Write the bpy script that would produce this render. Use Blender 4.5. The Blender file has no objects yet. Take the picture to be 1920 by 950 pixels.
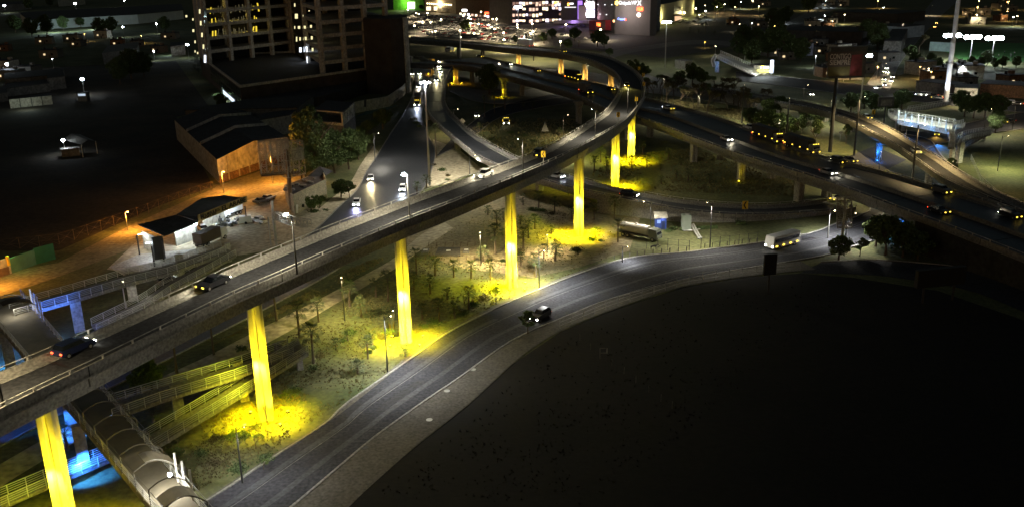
import bpy, math, random
import numpy as np
from math import sin, cos, pi, atan2, hypot, radians, degrees
from mathutils import Matrix, Vector
random.seed(7)
S = bpy.context.scene
C = bpy.context.scene.collection

# ---------------------------------------------------------------- camera
F = 1719.0; CZ = 60.0
_D = hypot(106, 5327); _p = atan2(F, _D); _r = atan2(106, 5327)
_c, _s = cos(_r), sin(_r)
R0 = np.array([1, 0, 0.]); FW = np.array([0, cos(_p), -sin(_p)]); UP = np.array([0, sin(_p), cos(_p)])
cam = bpy.data.cameras.new('camera'); co = bpy.data.objects.new('camera', cam); C.objects.link(co)
right = _c * R0 - _s * UP; up = _s * R0 + _c * UP
m = Matrix.Identity(4)
for i in range(3):
    m[i][0] = right[i]; m[i][1] = up[i]; m[i][2] = -FW[i]
m[2][3] = CZ
co.matrix_world = m
cam.sensor_width = 36; cam.lens = F / 1920 * 36; cam.clip_start = 1; cam.clip_end = 6000
S.camera = co

# ---------------------------------------------------------------- night sky, exposure
W = bpy.data.worlds.new('World'); S.world = W; W.use_nodes = True
nt = W.node_tree; bg = nt.nodes['Background']
sky = nt.nodes.new('ShaderNodeTexSky'); sky.sky_type = 'NISHITA'; sky.sun_disc = False
sky.sun_elevation = radians(3); sky.sun_rotation = radians(200)
nt.links.new(sky.outputs[0], bg.inputs[0]); bg.inputs[1].default_value = 0.016
S.view_settings.view_transform = 'Standard'; S.view_settings.look = 'None'
S.view_settings.exposure = 0.6; S.view_settings.gamma = 1
S.cycles.use_light_tree = True
S.cycles.max_bounces = 5; S.cycles.diffuse_bounces = 2; S.cycles.glossy_bounces = 2
S.cycles.sample_clamp_indirect = 4; S.cycles.sample_clamp_direct = 0
S.cycles.use_denoising = True

def G(px, py, z=0.0):
    x = (px - 960) / F; y = (py - 475) / F
    x0 = _c * x - _s * y; y0 = _s * x + _c * y
    d = FW + R0 * x0 - UP * y0
    t = (z - CZ) / d[2]
    return np.array([d[0] * t, d[1] * t, z])
def P(p):
    v = np.array(p, float) - np.array([0, 0, CZ]); zc = v @ FW; x0 = v @ R0 / zc; y0 = -(v @ UP) / zc
    return 960 + F * (_c * x0 + _s * y0), 475 + F * (-_s * x0 + _c * y0)
def HT(b, ty, zb=0):
    g = G(b[0], b[1], zb); lo, hi = zb, 59.5
    for _ in range(40):
        q = (lo + hi) / 2
        if P((g[0], g[1], q))[1] > ty: lo = q
        else: hi = q
    return lo - zb

# ---------------------------------------------------------------- materials
MATS = {}
def mat(name, col, rough=.8, var=.25, scale=.4, metal=0, col2=None, detail=6, bump=0, spec=.4, streak=None, fine=None):
    if name in MATS: return MATS[name]
    m = bpy.data.materials.new(name); m.use_nodes = True; t = m.node_tree
    b = t.nodes['Principled BSDF']; b.inputs['Roughness'].default_value = rough
    b.inputs['Metallic'].default_value = metal; b.inputs['Specular IOR Level'].default_value = spec
    tc = t.nodes.new('ShaderNodeTexCoord'); no = t.nodes.new('ShaderNodeTexNoise')
    no.inputs['Scale'].default_value = scale; no.inputs['Detail'].default_value = detail; no.inputs['Roughness'].default_value = .65
    t.links.new(tc.outputs['Object'], no.inputs['Vector'])
    r = t.nodes.new('ShaderNodeValToRGB'); e = r.color_ramp.elements
    c2 = col2 or tuple(min(1, c * (1 + var)) for c in col)
    c1 = col if col2 else tuple(c * (1 - var) for c in col)
    e[0].position = .32; e[1].position = .68
    e[0].color = (*c1, 1); e[1].color = (*c2, 1)
    t.links.new(no.outputs[0], r.inputs[0])
    out = r.outputs[0]
    if fine:
        n2 = t.nodes.new('ShaderNodeTexNoise'); n2.inputs['Scale'].default_value = fine; n2.inputs['Detail'].default_value = 4
        t.links.new(tc.outputs['Object'], n2.inputs['Vector'])
        mr = t.nodes.new('ShaderNodeMapRange'); mr.inputs[1].default_value = .3; mr.inputs[2].default_value = .7
        mr.inputs[3].default_value = .6; mr.inputs[4].default_value = 1.35
        t.links.new(n2.outputs[0], mr.inputs[0])
        mx = t.nodes.new('ShaderNodeVectorMath'); mx.operation = 'SCALE'
        t.links.new(out, mx.inputs[0]); t.links.new(mr.outputs[0], mx.inputs['Scale']); out = mx.outputs[0]
    t.links.new(out, b.inputs['Base Color'])
    if streak:
        rr = t.nodes.new('ShaderNodeMapRange'); rr.inputs[3].default_value = rough - streak; rr.inputs[4].default_value = rough + streak
        t.links.new(no.outputs[0], rr.inputs[0]); t.links.new(rr.outputs[0], b.inputs['Roughness'])
    if bump:
        bm = t.nodes.new('ShaderNodeBump'); bm.inputs['Strength'].default_value = bump; bm.inputs['Distance'].default_value = .1
        n3 = t.nodes.new('ShaderNodeTexNoise'); n3.inputs['Scale'].default_value = 1.5; n3.inputs['Detail'].default_value = 5
        t.links.new(tc.outputs['Object'], n3.inputs['Vector'])
        t.links.new(n3.outputs[0], bm.inputs['Height']); t.links.new(bm.outputs[0], b.inputs['Normal'])
    MATS[name] = m; return m
def emi(name, col, st):
    if name in MATS: return MATS[name]
    m = bpy.data.materials.new(name); m.use_nodes = True; b = m.node_tree.nodes['Principled BSDF']
    b.inputs['Base Color'].default_value = (.05, .05, .05, 1)
    b.inputs['Emission Color'].default_value = (*col, 1); b.inputs['Emission Strength'].default_value = st
    MATS[name] = m; return m
ASPH = mat('asphalt', (.043, .044, .049), .92, .2, .09, spec=.15, fine=2.2, streak=.1)
ASPW = mat('polished_asphalt', (.044, .046, .052), .5, .25, .15, spec=.5, fine=1.8, streak=.14, bump=.12)
CONC = mat('concrete', (.25, .24, .215), .85, .12, .2, fine=3)
CONCD = mat('weathered_concrete', (.17, .165, .145), .88, .18, .2, fine=2.5)
CONCL = mat('pale_concrete', (.42, .41, .37), .8, .15, .3, fine=2)
PAVE = mat('paving', (.09, .083, .067), .9, .12, .2, fine=2.5)
SAND = mat('sandy_path', (.40, .35, .24), .9, .15, .15, fine=.9)
SOIL = mat('dry_soil', (.13, .115, .06), .95, col2=(.30, .25, .15), scale=.07, detail=9, fine=1.1, bump=.3)
GRS = mat('dry_grass_ground', (.042, .06, .015), .95, col2=(.15, .145, .06), scale=.06, detail=10, fine=1.3, bump=.4)
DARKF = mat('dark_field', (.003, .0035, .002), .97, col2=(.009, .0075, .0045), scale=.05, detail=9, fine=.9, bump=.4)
WHITE = mat('white_paint', (.72, .72, .68), .6, .08, 1)
METAL = mat('galvanised_metal', (.42, .42, .40), .45, .15, 1, metal=.5)
DMETAL = mat('dark_metal', (.06, .06, .06), .5, .2, 1, metal=.4)
RUST = mat('rusty_metal', (.14, .09, .05), .7, .3, 1)
YEL = mat('yellow_paint', (.75, .48, .03), .5, .1, 1)
BLK = mat('black_rubber', (.015, .015, .015), .7, .1, 1)
GLASS = mat('dark_glass', (.012, .014, .018), .1, .1, 1, spec=.8)
LINE = mat('road_line_paint', (.34, .33, .29), .7, .35, .5, fine=3)
BARK = mat('bark', (.10, .075, .05), .95, .3, 2)
PALMT = mat('palm_bark', (.11, .085, .06), .95, .3, 3)
PALML = mat('palm_leaf', (.05, .068, .025), .7, .35, 1.5)
LEAF = mat('tree_leaf', (.065, .10, .03), .75, .4, .8)
LEAFB = mat('bright_leaf', (.09, .13, .03), .75, .35, .8)
DRYL = mat('dry_leaf', (.10, .085, .035), .8, .35, .8)
ROOFD = mat('dark_roof', (.035, .035, .037), .85, .3, .3, fine=1)
WALLW = mat('painted_wall', (.44, .42, .35), .85, .18, .3, fine=1)
WALLD = mat('grimy_wall', (.14, .135, .12), .9, .3, .3, fine=1)
BRICKM = mat('brown_wall', (.16, .09, .05), .9, .25, .5, fine=2)
E_WHITE = emi('cold_white_light', (.82, .92, 1), 60)
E_WARM = emi('warm_light', (1, .78, .42), 30)
E_SOD = emi('sodium_light', (1, .52, .12), 30)
E_HEAD = emi('headlight_glow', (1, .95, .75), 30)
E_HEADB = emi('cold_headlight_glow', (.8, .86, 1), 40)
E_YEL = emi('amber_glow', (1, .68, .06), 3.5)
E_RED = emi('red_glow', (1, .08, .02), 5)
E_BLUE = emi('blue_glow', (.05, .3, 1), 3)

# ---------------------------------------------------------------- mesh builder
class MB:
    def __init__(s): s.v = []; s.f = []; s.mi = []; s.m = []
    def _m(s, mt):
        if mt is None: return 0
        if mt not in s.m: s.m.append(mt)
        return s.m.index(mt)
    def add(s, vs, fs, mt=None):
        k = len(s.v); i = s._m(mt)
        s.v += [tuple(map(float, v)) for v in vs]; s.f += [tuple(a + k for a in f) for f in fs]; s.mi += [i] * len(fs); return s
    def box(s, cx, cy, cz, sx, sy, sz, rz=0, mt=None, taper=1):
        vs = []
        for dz, k in ((-.5, 1), (.5, taper)):
            for dx, dy in ((-.5, -.5), (.5, -.5), (.5, .5), (-.5, .5)):
                x, y = dx * sx * k, dy * sy * k
                vs.append((cx + x * cos(rz) - y * sin(rz), cy + x * sin(rz) + y * cos(rz), cz + dz * sz))
        return s.add(vs, [(3, 2, 1, 0), (4, 5, 6, 7), (0, 1, 5, 4), (1, 2, 6, 5), (2, 3, 7, 6), (3, 0, 4, 7)], mt)
    def bar(s, a, b, w, h=None, mt=None):
        h = h or w; a = Vector(a); b = Vector(b); d = b - a
        if d.length < 1e-6: return s
        d.normalize(); u = Vector((0, 0, 1)) if abs(d.z) < .95 else Vector((1, 0, 0))
        x = d.cross(u).normalized(); y = x.cross(d)
        vs = [p + x * i * w / 2 + y * j * h / 2 for p in (a, b) for i, j in ((-1, -1), (1, -1), (1, 1), (-1, 1))]
        return s.add(vs, [(3, 2, 1, 0), (4, 5, 6, 7), (0, 1, 5, 4), (1, 2, 6, 5), (2, 3, 7, 6), (3, 0, 4, 7)], mt)
    def tube(s, pts, rs, n=8, mt=None):
        pts = [Vector(p) for p in pts]; vs = []; N = len(pts)
        for i, p in enumerate(pts):
            d = (pts[min(i + 1, N - 1)] - pts[max(i - 1, 0)]).normalized()
            u = Vector((0, 0, 1)) if abs(d.z) < .9 else Vector((1, 0, 0))
            x = d.cross(u).normalized(); y = x.cross(d); r = rs[i] if hasattr(rs, '__len__') else rs
            vs += [p + x * r * cos(2 * pi * k / n) + y * r * sin(2 * pi * k / n) for k in range(n)]
        fs = [(i * n + k, i * n + (k + 1) % n, (i + 1) * n + (k + 1) % n, (i + 1) * n + k) for i in range(N - 1) for k in range(n)]
        fs += [tuple(range(n))[::-1], tuple((N - 1) * n + k for k in range(n))]
        return s.add(vs, fs, mt)
    def prism(s, poly, z0, z1, mt=None):
        n = len(poly); vs = [(p[0], p[1], z0) for p in poly] + [(p[0], p[1], z1) for p in poly]
        fs = [tuple(range(n))[::-1], tuple(range(n, 2 * n))] + [(i, (i + 1) % n, n + (i + 1) % n, n + i) for i in range(n)]
        return s.add(vs, fs, mt)
    def sweep(s, rings, mt=None, caps=True):
        n = len(rings[0]); vs = [v for r in rings for v in r]
        fs = [(i * n + k, i * n + (k + 1) % n, (i + 1) * n + (k + 1) % n, (i + 1) * n + k) for i in range(len(rings) - 1) for k in range(n)]
        if caps: fs += [tuple(range(n))[::-1], tuple((len(rings) - 1) * n + k for k in range(n))]
        return s.add(vs, fs, mt)
    def strip(s, A, B, mt=None):
        n = len(A); return s.add(list(A) + list(B), [(i, i + 1, n + i + 1, n + i) for i in range(n - 1)], mt)
    def ball(s, c, r, n=8, mt=None, sz=1):
        vs = [(c[0], c[1], c[2] + r * sz)]; R = n // 2
        for i in range(1, R):
            a = pi * i / R
            vs += [(c[0] + r * sin(a) * cos(2 * pi * k / n), c[1] + r * sin(a) * sin(2 * pi * k / n), c[2] + r * sz * cos(a)) for k in range(n)]
        vs.append((c[0], c[1], c[2] - r * sz)); fs = [(0, 1 + k, 1 + (k + 1) % n) for k in range(n)]
        for i in range(R - 2): fs += [(1 + i * n + k, 1 + (i + 1) * n + k, 1 + (i + 1) * n + (k + 1) % n, 1 + i * n + (k + 1) % n) for k in range(n)]
        l = len(vs) - 1; fs += [(l, l - n + (k + 1) % n, l - n + k) for k in range(n)]
        return s.add(vs, fs, mt)
    def build(s, name, mt=None, parent=None, loc=None, smooth=False):
        me = bpy.data.meshes.new(name)
        off = loc if loc is not None else (0, 0, 0)
        me.from_pydata([(v[0] - off[0], v[1] - off[1], v[2] - off[2]) for v in s.v], [], s.f)
        ms = list(s.m)
        if not ms: ms = [mt]
        elif mt is not None and ms[0] is not mt and None in ms: pass
        for q in ms: me.materials.append(q)
        if len(ms) > 1: me.polygons.foreach_set('material_index', s.mi)
        if smooth: me.polygons.foreach_set('use_smooth', [True] * len(me.polygons))
        me.update()
        o = bpy.data.objects.new(name, me); C.objects.link(o)
        if parent is not None: o.parent = parent
        elif loc is not None: o.location = loc
        return o
def tag(o, label=None, cat=None, group=None, kind=None):
    if label: o['label'] = label
    if cat: o['category'] = cat
    if group: o['group'] = group
    if kind: o['kind'] = kind
    return o
def empty(name, loc=(0, 0, 0), rz=0, label=None, cat=None, group=None):
    o = bpy.data.objects.new(name, None); C.objects.link(o); o.location = tuple(loc); o.rotation_euler.z = rz
    o.empty_display_size = .3
    return tag(o, label, cat, group)
KIDS = {}
def copy_tree(o, parent=None):
    c = o.copy(); C.objects.link(c)
    if parent is not None: c.parent = parent
    for ch in o.children: copy_tree(ch, c)
    return c
def struct(mb, name, mt): return tag(mb.build(name, mt), kind='structure')
ORD = 'first second third fourth fifth sixth seventh eighth ninth tenth eleventh twelfth thirteenth fourteenth fifteenth sixteenth seventeenth eighteenth nineteenth twentieth'.split()
ORD += ['twenty-' + w for w in ORD[:9]] + ['thirtieth'] + ['thirty-' + w for w in ORD[:9]] + ['fortieth']

def light(kind, loc, power, col=(1, 1, 1), r=.3, to=None, ang=120, blend=.6, parent=None, name='lamp_light'):
    L = bpy.data.lights.new(name, kind); L.energy = power; L.color = col; L.shadow_soft_size = r
    o = bpy.data.objects.new(name, L); C.objects.link(o); o.location = tuple(map(float, loc))
    if kind == 'SPOT':
        L.spot_size = radians(ang); L.spot_blend = blend
        d = Vector(to) - Vector(loc); o.rotation_euler = d.to_track_quat('-Z', 'Y').to_euler()
    if parent is not None:
        o.parent = parent
    return o

# ---------------------------------------------------------------- curves
def cr(pts, step=2.0):
    P_ = [np.array(p, float) for p in pts]
    P_ = [2 * P_[0] - P_[1]] + P_ + [2 * P_[-1] - P_[-2]]
    out = []
    for i in range(1, len(P_) - 2):
        a, b, c, d = P_[i - 1:i + 3]; n = max(2, int(np.linalg.norm(c - b) / .8))
        for k in range(n):
            t = k / n
            out.append(.5 * ((2 * b) + (c - a) * t + (2 * a - 5 * b + 4 * c - d) * t * t + (3 * b - a - 3 * c + d) * t ** 3))
    out.append(P_[-2]); out = np.array(out)
    # smooth, then resample at an even step
    for _ in range(6): out[1:-1] = (out[:-2] + 2 * out[1:-1] + out[2:]) / 4
    s = np.concatenate([[0], np.cumsum(np.linalg.norm(np.diff(out[:, :2], axis=0), axis=1))])
    n = max(3, int(s[-1] / step) + 1); q = np.linspace(0, s[-1], n)
    return np.stack([np.interp(q, s, out[:, k]) for k in range(3)], 1)
def lin(pts, step=2.0):
    out = np.array(pts, float); s = np.concatenate([[0], np.cumsum(np.linalg.norm(np.diff(out[:, :2], axis=0), axis=1))])
    n = max(2, int(s[-1] / step) + 1); q = np.linspace(0, s[-1], n)
    return np.stack([np.interp(q, s, out[:, k]) for k in range(3)], 1)
def pxc(pts, step=2.0): return cr([G(*p) for p in pts], step)
class Bridge: pass
def make_bridge(name, label, near_px, far_px, deckd=1.3, girder=2.0, gw=.28, surf=ASPH, rail='post', conc=CONC, step=2.0, farrail=True):
    near = pxc(near_px, step); fd = pxc(far_px, .5)
    far = []; j0 = 0
    for p in near:
        w = slice(j0, min(len(fd), j0 + 200)); dd = np.hypot(fd[w, 0] - p[0], fd[w, 1] - p[1]); j = j0 + int(dd.argmin()); j0 = j
        far.append(fd[j])
    far = np.array(far)
    for _ in range(5): far[1:-1] = (far[:-2] + 2 * far[1:-1] + far[2:]) / 4
    far[:, 2] = near[:, 2]
    keep = [0]
    for i in range(1, len(far)): keep.append(i)
    b = Bridge(); b.near = near; b.far = far; b.mid = (near + far) / 2; b.zr = near[:, 2]; b.dz = deckd
    u = far - near; L = np.hypot(u[:, 0], u[:, 1]); b.w = L; u = u / L[:, None]; b.u = u
    def pt(i, t, off, dz):
        p = near[i] * (1 - t) + far[i] * t + u[i] * off; return (p[0], p[1], near[i][2] + dz)
    def sw(sec, i0=0, i1=None):
        i1 = i1 or len(near); return [[pt(i, *q) for q in sec] for i in range(i0, i1)]
    b.pt = pt
    root = empty(name, tuple(near[0]) if False else (0, 0, 0), label=label, cat='bridge'); b.root = root
    d = -deckd
    MB().sweep(sw([(0, 0, d), (1, 0, d), (1, 0, d - .32), (0, 0, d - .32)])).build('deck', conc, root)
    if girder:
        MB().sweep(sw([(gw * .7, 0, d - .32), (1 - gw * .7, 0, d - .32), (1 - gw, 0, d - .32 - girder), (gw, 0, d - .32 - girder)])).build('box_girder', conc, root)
    MB().strip([pt(i, 0, .5, d + .012) for i in range(len(near))], [pt(i, 1, -.5, d + .012) for i in range(len(near))]).build('road_surface', surf, root)
    for t, sg in ((0, 1), (1, -1)):
        MB().sweep(sw([(t, 0, d - .5), (t, sg * .22, d - .33) if False else (t, sg * .42, d), (t, sg * .26, d + .35), (t, sg * .22, d + .82), (t, 0, d + .82)])).build('parapet', conc, root)
        mb = MB(); k = max(1, int(round(3 / step)))
        for i in range(0, len(near), k):
            a = pt(i, t, sg * .11, d + .8); mb.bar(a, (a[0], a[1], a[2] + .46), .14, .18)
        ring = [[pt(i, t, sg * (.11 + ox), d + 1.24 + oz) for ox, oz in ((-.05, -.04), (.05, -.04), (.05, .04), (-.05, .04))] for i in range(len(near))]
        mb.sweep(ring)
        mb.build('guard_rail', CONCL if rail == 'post' else METAL, root)
        mb = MB().strip([pt(i, t, sg * .85, d + .017) for i in range(len(near))], [pt(i, t, sg * 1.0, d + .017) for i in range(len(near))])
        mb.build('edge_line', LINE, root)
    MB().sweep(sw([(1, -.42, d + .02), (1, -1.25, d + .02), (1, -1.2, d + .16), (1, -.42, d + .2)])).build('shoulder', conc, root)
    return b
def on(b, px, py, dz=0):
    z = 10.
    for _ in range(12):
        g = G(px, py, z); i = int(np.hypot(b.mid[:, 0] - g[0], b.mid[:, 1] - g[1]).argmin()); z = z * .3 + .7 * (b.zr[i] - b.dz + dz)
    z = b.zr[i] - b.dz + dz + .02; g = G(px, py, z); j = min(i + 1, len(b.mid) - 1); k = max(0, i - 1)
    d = b.mid[j] - b.mid[k]; return g, atan2(d[1], d[0]), i
def pier(b, i=None, xy=None, ang0=None, h=None, w=2.1, dpt=1.6, mt=CONC, cap=True, t=.5, name='pier'):
    if xy is not None:
        i = int(np.hypot(b.mid[:, 0] - xy[0], b.mid[:, 1] - xy[1]).argmin()); x, y = xy[0], xy[1]
    else:
        q = b.near[i] * (1 - t) + b.far[i] * t; x, y = q[0], q[1]
    ang = atan2(b.u[i][1], b.u[i][0]) if ang0 is None else ang0; zt = h if h else b.zr[i] - b.dz - .32 - 1.9
    prof = [(-.5, -.28), (-.40, -.5), (-.14, -.5), (0, -.30), (.14, -.5), (.40, -.5), (.5, -.28), (.5, .28), (.40, .5), (.14, .5), (0, .30), (-.14, .5), (-.40, .5), (-.5, .28)]
    rings = []
    for z, k in ((-.3, 1), (0, 1), (zt * .5, 1), (zt - 1.2, 1), (zt, 1.12)):
        rings.append([(x + (a * w * k) * cos(ang) - c_ * dpt * sin(ang), y + (a * w * k) * sin(ang) + c_ * dpt * cos(ang), z) for a, c_ in prof])
    o = MB().sweep(rings).build(name, mt, b.root)
    if cap:
        zb = b.zr[i] - b.dz - .32
        if zb - zt > .3:
            rr = []
            for z, k in ((zt + .01, 1.15), (zt + (zb - zt) * .35, 1.3), (zb - .1, 2.1)):
                rr.append([(x + a * w * k * cos(ang) - c_ * dpt * 1.15 * sin(ang), y + a * w * k * sin(ang) + c_ * dpt * 1.15 * cos(ang), z) for a, c_ in ((-.5, -.5), (.5, -.5), (.5, .5), (-.5, .5))])
            MB().sweep(rr).build('pier_cap', mt, b.root)
    return o, (x, y, zt), ang
# ================================================================ ground and roads
def patch(name, px, mt, z, smooth=True, step=3.0):
    pts = [G(x, y) for x, y in px]
    mb = MB(); n = len(pts); mb.add([(p[0], p[1], z) for p in pts], [tuple(range(n))])
    return struct(mb, name, mt)
def road(name, A, B, mt, z, kerb=(True, True), step=3.0, straight=False):
    a = pxc(A, step); bd = pxc(B, .7)
    bb = []
    t = np.linspace(0, 1, len(a)); s = np.linspace(0, 1, len(bd))
    bb = np.stack([np.interp(t, s, bd[:, k]) for k in range(3)], 1)
    mb = MB().strip([(p[0], p[1], z) for p in a], [(p[0], p[1], z) for p in bb]); o = struct(mb, name, mt)
    for k, e, q in ((kerb[0], a, bb), (kerb[1], bb, a)):
        if not k: continue
        rr = []
        for i in range(len(e)):
            j = min(i + 1, len(e) - 1); h = max(i - 1, 0); d = e[j] - e[h]; nn = np.array([-d[1], d[0]]); nn /= max(1e-6, np.hypot(*nn))
            if (q[i] - e[i])[:2] @ nn > 0: nn = -nn
            x, y = e[i][0], e[i][1]
            rr.append([(x, y, z - .03), (x, y, z + .15), (x + nn[0] * .3, y + nn[1] * .3, z + .15), (x + nn[0] * .3, y + nn[1] * .3, z - .03)])
        struct(MB().sweep(rr), 'kerb', CONC if mt is not SAND else PAVE)
    return a, bb
gm = MB(); N_ = 60
gx = np.concatenate([np.linspace(-2600, -400, 8), np.linspace(-350, 350, 30), np.linspace(400, 2600, 8)]); gy = np.concatenate([np.linspace(-300, 0, 3), np.linspace(30, 700, 30), np.linspace(760, 4200, 14)])
vs = [(x, y, -.02) for y in gy for x in gx]; nx = len(gx)
gm.add(vs, [(j * nx + i, j * nx + i + 1, (j + 1) * nx + i + 1, (j + 1) * nx + i) for j in range(len(gy) - 1) for i in range(nx - 1)])
struct(gm, 'ground', GRS)
# near dark plot of land, lower right
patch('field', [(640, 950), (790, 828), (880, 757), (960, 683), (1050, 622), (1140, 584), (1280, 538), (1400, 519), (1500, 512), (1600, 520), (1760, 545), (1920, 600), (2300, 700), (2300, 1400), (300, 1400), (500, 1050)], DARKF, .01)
patch('sports_field', [(1745, 84), (1790, 80), (1935, 82), (1960, 118), (1900, 116), (1800, 112)], mat('pitch_grass', (.06, .20, .04), .9, .3, .1), .03)
patch('vacant_lot', [(20, 130), (330, 115), (395, 205), (330, 220), (400, 350), (300, 385), (110, 470), (0, 470), (-60, 300)], mat('lot_ground', (.02, .018, .012), .97, col2=(.06, .045, .028), scale=.06, detail=9, fine=.8), .01)
patch('orange_yard', [(405, 350), (545, 300), (600, 300), (560, 345), (480, 395), (380, 430), (360, 400)], SOIL, .02)
patch('dirt_track', [(-40, 520), (110, 492), (240, 425), (330, 385), (420, 345), (440, 375), (330, 420), (240, 468), (120, 515), (-40, 570)], SOIL, .03)
patch('workshop_yard', [(200, 505), (270, 440), (430, 385), (560, 350), (600, 395), (575, 430), (500, 470), (440, 480), (300, 520)], SAND, .04)
patch('infield_soil', [(830, 350), (900, 330), (1010, 345), (1100, 375), (1200, 410), (1180, 470), (1090, 500), (1000, 520), (850, 500), (790, 470), (740, 470), (790, 400)], SOIL, .02)
patch('sandy_verge', [(812, 262), (860, 280), (905, 318), (840, 345), (795, 352), (800, 320)], SAND, .02)
patch('car_park', [(740, 16), (1060, 45), (1240, 60), (1330, 22), (1560, 30), (1440, 75), (1250, 110), (1050, 88), (900, 80), (740, 66)], mat('car_park_asphalt', (.055, .052, .045), .8, .3, .05, fine=.6), .04)
# left frontage road (runs under the flyover) and its far loop
FR_L = [(772, 120), (779, 150), (776, 175), (757, 215), (737, 245), (712.5, 285), (690, 320), (670, 357), (635, 390), (600, 425), (545, 468), (475, 513), (380, 560), (250, 622), (120, 690), (0, 760), (-120, 840)]
FR_R = [(812, 122), (806, 150), (798, 185), (790, 215), (800, 250), (815, 285), (805, 330), (795, 352), (765, 385), (720, 430), (649, 492), (600, 524), (460, 598), (320, 670), (178, 741), (20, 825), (-120, 905)]
frA, frB = road('frontage_road', FR_L, FR_R, ASPW, .06)
road('pavement', [(700, 275), (676, 310), (655, 345), (615, 378), (575, 412), (520, 452)], [(711, 287), (689, 321), (669, 358), (634, 391), (599, 426), (544, 469)], SAND, .10, (False, False))
road('slip_road', [(846, 262), (880, 235), (925, 205), (1000, 185), (1060, 176)], [(815, 296), (880, 262), (935, 222), (1010, 203), (1085, 192)], ASPH, .05)
road('slip_road', [(850, 160), (900, 170), (960, 172), (1050, 160)], [(845, 172), (890, 190), (960, 195), (1070, 180)], CONCD, .045)
road('slip_road', [(905, 132), (985, 128), (1090, 135), (1200, 150), (1330, 168), (1470, 192)], [(900, 146), (985, 146), (1090, 158), (1200, 172), (1330, 190), (1460, 214)], CONCD, .05)
# lower service road
SR_F = [(-60, 1180), (200, 1045), (379, 947), (502, 866), (620, 790), (640, 765), (755, 685), (840, 625), (940, 575), (1020, 540), (1140, 495), (1200, 481), (1292.6, 473), (1419, 456.4), (1520, 438), (1566, 420.7), (1606, 407.5), (1636, 393), (1622, 384)]
SR_N = [(200, 1250), (420, 1050), (545, 950), (640, 870), (700, 820), (790, 755), (860, 708), (940, 650), (985, 625), (1050, 597.5), (1140, 562), (1280, 525), (1400, 503), (1470, 492), (1550, 478), (1610, 459), (1655, 444), (1700, 420), (1722, 392)]
srA, srB = road('service_road', SR_F, SR_N, ASPH, .06)
road('pavement', [(420, 1052), (546, 951), (641, 871), (701, 821), (791, 756), (861, 709), (941, 651), (986, 626), (1051, 598.5), (1141, 563), (1281, 526), (1401, 504), (1500, 490)],
     [(560, 1060), (655, 950), (725, 885), (790, 828), (880, 757), (960, 683), (1010, 645), (1050, 622), (1140, 584), (1280, 538), (1400, 519), (1470, 511), (1530, 506)], PAVE, .12, (False, False))
road('pavement', [(379, 940), (502, 859), (622, 781), (752, 678), (838, 618), (938, 569), (1018, 534), (1138, 490)], [(379, 946), (502, 865), (622, 788), (755, 684), (840, 624), (940, 574), (1020, 539), (1140, 494)], PAVE, .11, (False, False))
road('service_road', [(1540, 492), (1640, 488), (1740, 495), (1800, 502), (1920, 540), (2020, 580)], [(1500, 512), (1640, 516), (1740, 530), (1820, 545), (1920, 585), (2020, 640)], ASPH, .055, (True, False))
road('footpath', [(835, 418), (790, 440), (740, 483), (690, 512), (600, 560), (520, 600), (440, 641), (380, 672), (300, 708), (150, 785), (0, 870), (-100, 930)], [(850, 428), (800, 462), (748, 499), (705, 525), (642, 562), (540, 622), (460, 664), (400, 694), (320, 732), (170, 812), (20, 900), (-80, 970)], SAND, .04, (False, False))
# right-hand side surface roads
road('ring_road', [(1650, 235), (1700, 246), (1750, 245), (1860, 222), (1960, 205)], [(1650, 262), (1700, 290), (1770, 268), (1860, 250), (1990, 235)], ASPH, .05)
road('ring_road', [(1690, 290), (1740, 300), (1800, 340), (1920, 400), (2000, 440)], [(1680, 250), (1740, 262), (1772, 300), (1850, 350), (1990, 410)], ASPH, .045, (False, True))
road('ring_road', [(1640, 275), (1600, 290), (1570, 305), (1620, 340)], [(1700, 300), (1670, 315), (1650, 330), (1700, 372)], ASPH, .04, (False, False))
road('avenue', [(1380, 135), (1500, 148), (1600, 158), (1700, 172), (1800, 182), (1960, 196)], [(1380, 152), (1500, 166), (1600, 180), (1700, 190), (1800, 200), (1960, 216)], ASPH, .06)
road('side_street', [(1625, 160), (1640, 140), (1668, 100), (1700, 60), (1735, 20), (1760, -10)], [(1668, 168), (1675, 148), (1690, 115), (1735, 60), (1775, 20), (1810, -10)], CONCD, .07)
road('side_street', [(1480, 40), (1540, 10), (1580, -8)], [(1520, 46), (1570, 14), (1600, -6)], CONCD, .05, (False, False))
road('mall_road', [(1240, 150), (1150, 112), (1240, 90), (1330, 84), (1470, 100)], [(1250, 160), (1110, 108), (1240, 82), (1330, 76), (1480, 90)], CONCD, .05, (False, False))

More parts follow.
